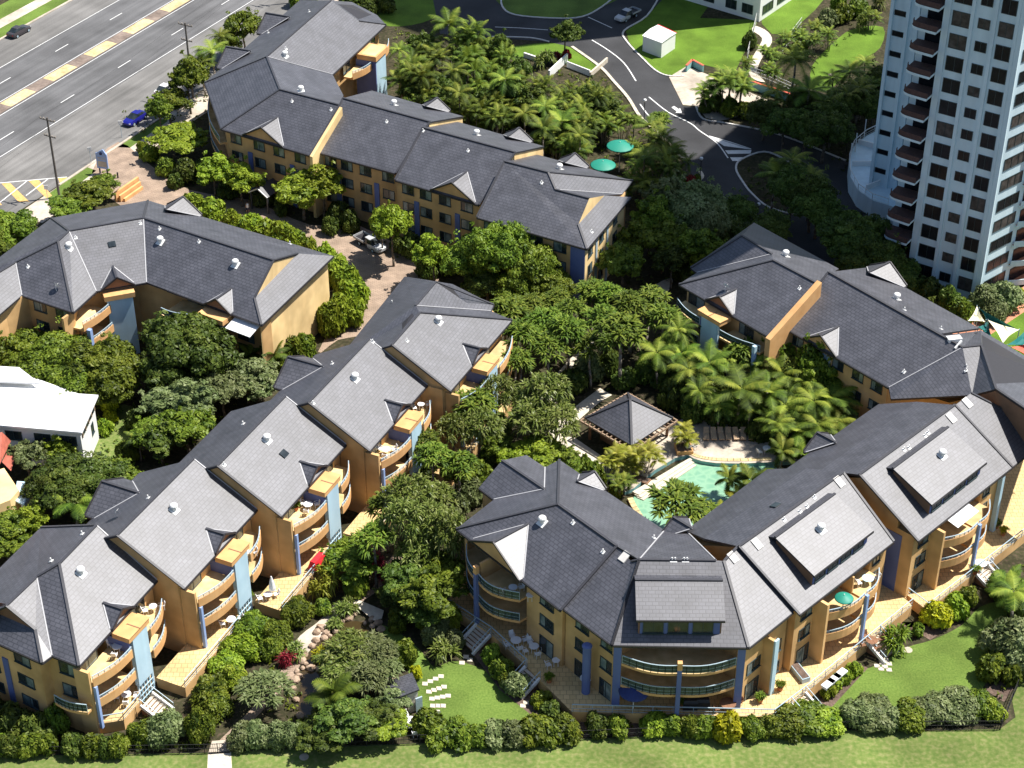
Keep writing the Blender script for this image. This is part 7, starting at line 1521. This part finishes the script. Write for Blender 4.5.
b = G(640, 478, .4); o = empty('planter_box', b, 'low planter box at the pool steps', 'planter'); f = Frame(b - Vector((1.2, -.6, 0)), b + Vector((1.2, -.9, 0))); m = MB(); m.box(f, 0, 2.6, -.5, .5, 0, .5, 0); m.box(f, .12, 2.45, -.4, .4, .501, .53, 1); m.build('box', ['gable_brown', 'mulch'], o)
b = G(798, 671, Z1); o = empty('planter_trough', b, 'grey trough planter on the sunny terrace', 'planter'); f = Frame(G(790, 663, Z1), G(806, 683, Z1)); m = MB(); m.box(f, 0, f.L, -.45, .45, Z1, Z1 + .6, 0); m.box(f, .1, f.L - .1, -.35, .35, Z1 + .601, Z1 + .64, 1); m.build('trough', ['rail_metal', 'mulch'], o)
cluster('leafy plant', 'growing from the grey terrace trough', [(LS, 794, 664, .8, 'leaf_mid', .9), (LS, 799, 672, .7, 'leaf_mid', .8)])
for i_, (x, y) in enumerate(((690, 708), (702, 707))):
    b = G(x, y, Z1); f = Frame(b, b + Vector((1, 0, 0))); m = MB(); m.box(f, -.7, .7, -.35, .35, Z1, Z1 + .85); m.hexa([f(-.7, -.35, Z1 + .851), f(.7, -.35, Z1 + .851), f(.7, .35, Z1 + .851), f(-.7, .35, Z1 + .851), f(-.6, -.2, Z1 + 1.15), f(.6, -.2, Z1 + 1.15), f(.6, .2, Z1 + 1.15), f(-.6, .2, Z1 + 1.15)])
    tag(m.build('barbecue', 'dark_gutter', loc=(b.x, b.y, Z1)), ['covered dark barbecue right of the central blue post', 'second covered barbecue beside the brown table'][i_], 'barbecue')
for i_, (x, y) in enumerate(((829, 685), (835, 680), (841, 675))):
    b = G(x, y, Z1); f = Frame(b - f4_.e * .9, b + f4_.e * .9); m = MB(); m.box(f, 0, 1.5, -.35, .35, Z1 + .25, Z1 + .4); 
    for s in (.1, 1.3):
        m.box(f, s, s + .08, -.3, .3, Z1, Z1 + .249)
    tag(m.build('bench', 'white_plastic', loc=(b.x, b.y, Z1)), ['nearest', 'middle', 'farthest'][i_] + ' low bench at the rail of the sunny terrace', 'bench')
# rocks round the pond
rk = [(317, 632), (321, 628), (326, 633), (331, 627), (324, 638), (330, 636), (336, 632), (316, 640), (312, 646), (338, 626), (343, 621), (349, 618), (355, 614), (365, 623), (372, 619), (378, 623), (381, 629), (302, 660), (306, 664), (303, 668), (297, 671), (311, 668), (318, 669), (295, 680), (293, 688), (299, 676), (296, 700), (300, 716), (310, 719), (318, 718), (324, 715), (335, 645), (388, 672), (391, 678), (347, 600), (352, 598), (372, 626), (304, 655)]
RKM = []
for k in range(4):
    r = random.Random(k); bm = bmesh.new(); bmesh.ops.create_icosphere(bm, subdivisions=2, radius=.5)
    for v in bm.verts: v.co *= 1 + r.uniform(-.16, .16); v.co.z *= .75
    me = bpy.data.meshes.new('rock'); bm.to_mesh(me); bm.free(); me.materials.append(MATS['rock']); RKM.append(me)
for i_, (x, y) in enumerate(rk):
    o = bpy.data.objects.new('rock', RKM[i_ % 4]); COL.objects.link(o); o.location = G(x, y, .12); s = rnd.uniform(.5, 1.1); o.scale = (s, s * rnd.uniform(.7, 1), s); o.rotation_euler = (0, 0, rnd.uniform(0, 6))
    tag(o, 'rounded pinkish rock edging the garden pond', 'rock', 'rocks around the garden pond')
for x, y, lab in ((304, 757, 'round drain cover on the bottom lawn'), (908, 650, 'small square drain cover on the right lawn'), (831, 75, 'pale drain cover on the upper right lawn')):
    c = G(x, y); m = MB(); m.lathe(c, [(.45, 0), (.45, .03), (.3, .04)], 12); tag(m.build('drain_cover', 'concrete', loc=c), lab, 'drain cover')
# ---------------------------------------------------------------- a person on the driveway
def person(px, py, label):
    b = G(px, py); bm_ = bpy.data.meshes.new('body')
    V = [(0, 0, .95), (0, 0, 1.2), (0, .02, 1.42), (0, .02, 1.52), (0, 0, 1.66), (.18, 0, 1.40), (.25, .05, 1.12), (.24, -.12, .90), (-.18, 0, 1.40), (-.25, -.05, 1.12), (-.24, .1, .90), (.1, 0, .92), (.12, -.12, .50), (.11, -.05, .08), (.11, -.2, .05), (-.1, 0, .92), (-.12, .1, .50), (-.11, .2, .1), (-.11, .06, .05)]
    Ed = [(0, 1), (1, 2), (2, 3), (3, 4), (2, 5), (5, 6), (6, 7), (2, 8), (8, 9), (9, 10), (0, 11), (11, 12), (12, 13), (13, 14), (0, 15), (15, 16), (16, 17), (17, 18)]
    bm_.from_pydata(V, Ed, []); o = bpy.data.objects.new('person', bm_); COL.objects.link(o); bm_.materials.append(MATS['skin'])
    md = o.modifiers.new('skin', 'SKIN'); o.modifiers.new('sub', 'SUBSURF').levels = 1; o.modifiers['sub'].render_levels = 2
    rad = [.14, .14, .15, .055, .10, .065, .045, .035, .065, .045, .035, .10, .07, .045, .04, .10, .07, .045, .04]
    for v, r in zip(bm_.skin_vertices[0].data, rad): v.radius = (r, r)
    bm_.skin_vertices[0].data[0].use_root = True
    o.location = b; o.rotation_euler = (0, 0, .6); tag(o, label, 'person')
    m = MB(); m.lathe((0, 0, .9), [(.19, 0), (.2, .2), (.22, .45), (.16, .58), (.07, .62)], 12); s = m.build('shirt', 'white_plastic', loc=(0, 0, 0)); s.parent = o
    m = MB(); m.lathe((0, 0, 1.66), [(.11, -.02), (.12, .06), (.09, .12), (.03, .14)], 10); h = m.build('hair', 'dark_brown', loc=(0, 0, 0)); h.parent = o
    for sx, sy in ((.11, -.06), (-.11, .05)):
        m = MB(); m.tube((sx, 0, .95), (sx, sy * 1.6, .52), .105, 8, 0, .085); s = m.build('shorts', 'navy', loc=(0, 0, 0)); s.parent = o
person(248, 213, 'person in a white top walking on the shaded driveway')
# ---------------------------------------------------------------- world, sun, camera
SUN = Vector((.971 * math.cos(R(60.5)), .238 * math.cos(R(60.5)), math.sin(R(60.5)))).normalized()
sun = bpy.data.lights.new('sun', 'SUN'); sun.energy = 5.0; sun.angle = R(.53); sun.color = (1, .955, .89)
so = bpy.data.objects.new('sun', sun); COL.objects.link(so)
so.rotation_euler = (-SUN).to_track_quat('-Z', 'Y').to_euler(); so.location = SUN * 300
w = bpy.data.worlds.new('World'); S.world = w; w.use_nodes = True; nt = w.node_tree
sky = nt.nodes.new('ShaderNodeTexSky'); sky.sky_type = 'NISHITA'; sky.sun_disc = False
sky.sun_elevation = R(60.5); sky.sun_rotation = R(76); sky.altitude = 50
nt.links.new(sky.outputs[0], nt.nodes['Background'].inputs[0]); nt.nodes['Background'].inputs[1].default_value = .075
cam = bpy.data.cameras.new('camera'); cam.sensor_width = 36; cam.lens = 36 * FPX / 1024; cam.clip_end = 4000; cam.clip_start = 1
co = bpy.data.objects.new('camera', cam); COL.objects.link(co); co.location = (0, 0, CAM_H); co.rotation_euler = (math.pi / 2 - TH, 0, 0)
S.camera = co
S.render.engine = 'CYCLES'; S.cycles.use_denoising = True
S.view_settings.view_transform = 'Standard'; S.view_settings.look = 'None'; S.view_settings.exposure = 0.76; S.view_settings.gamma = 1
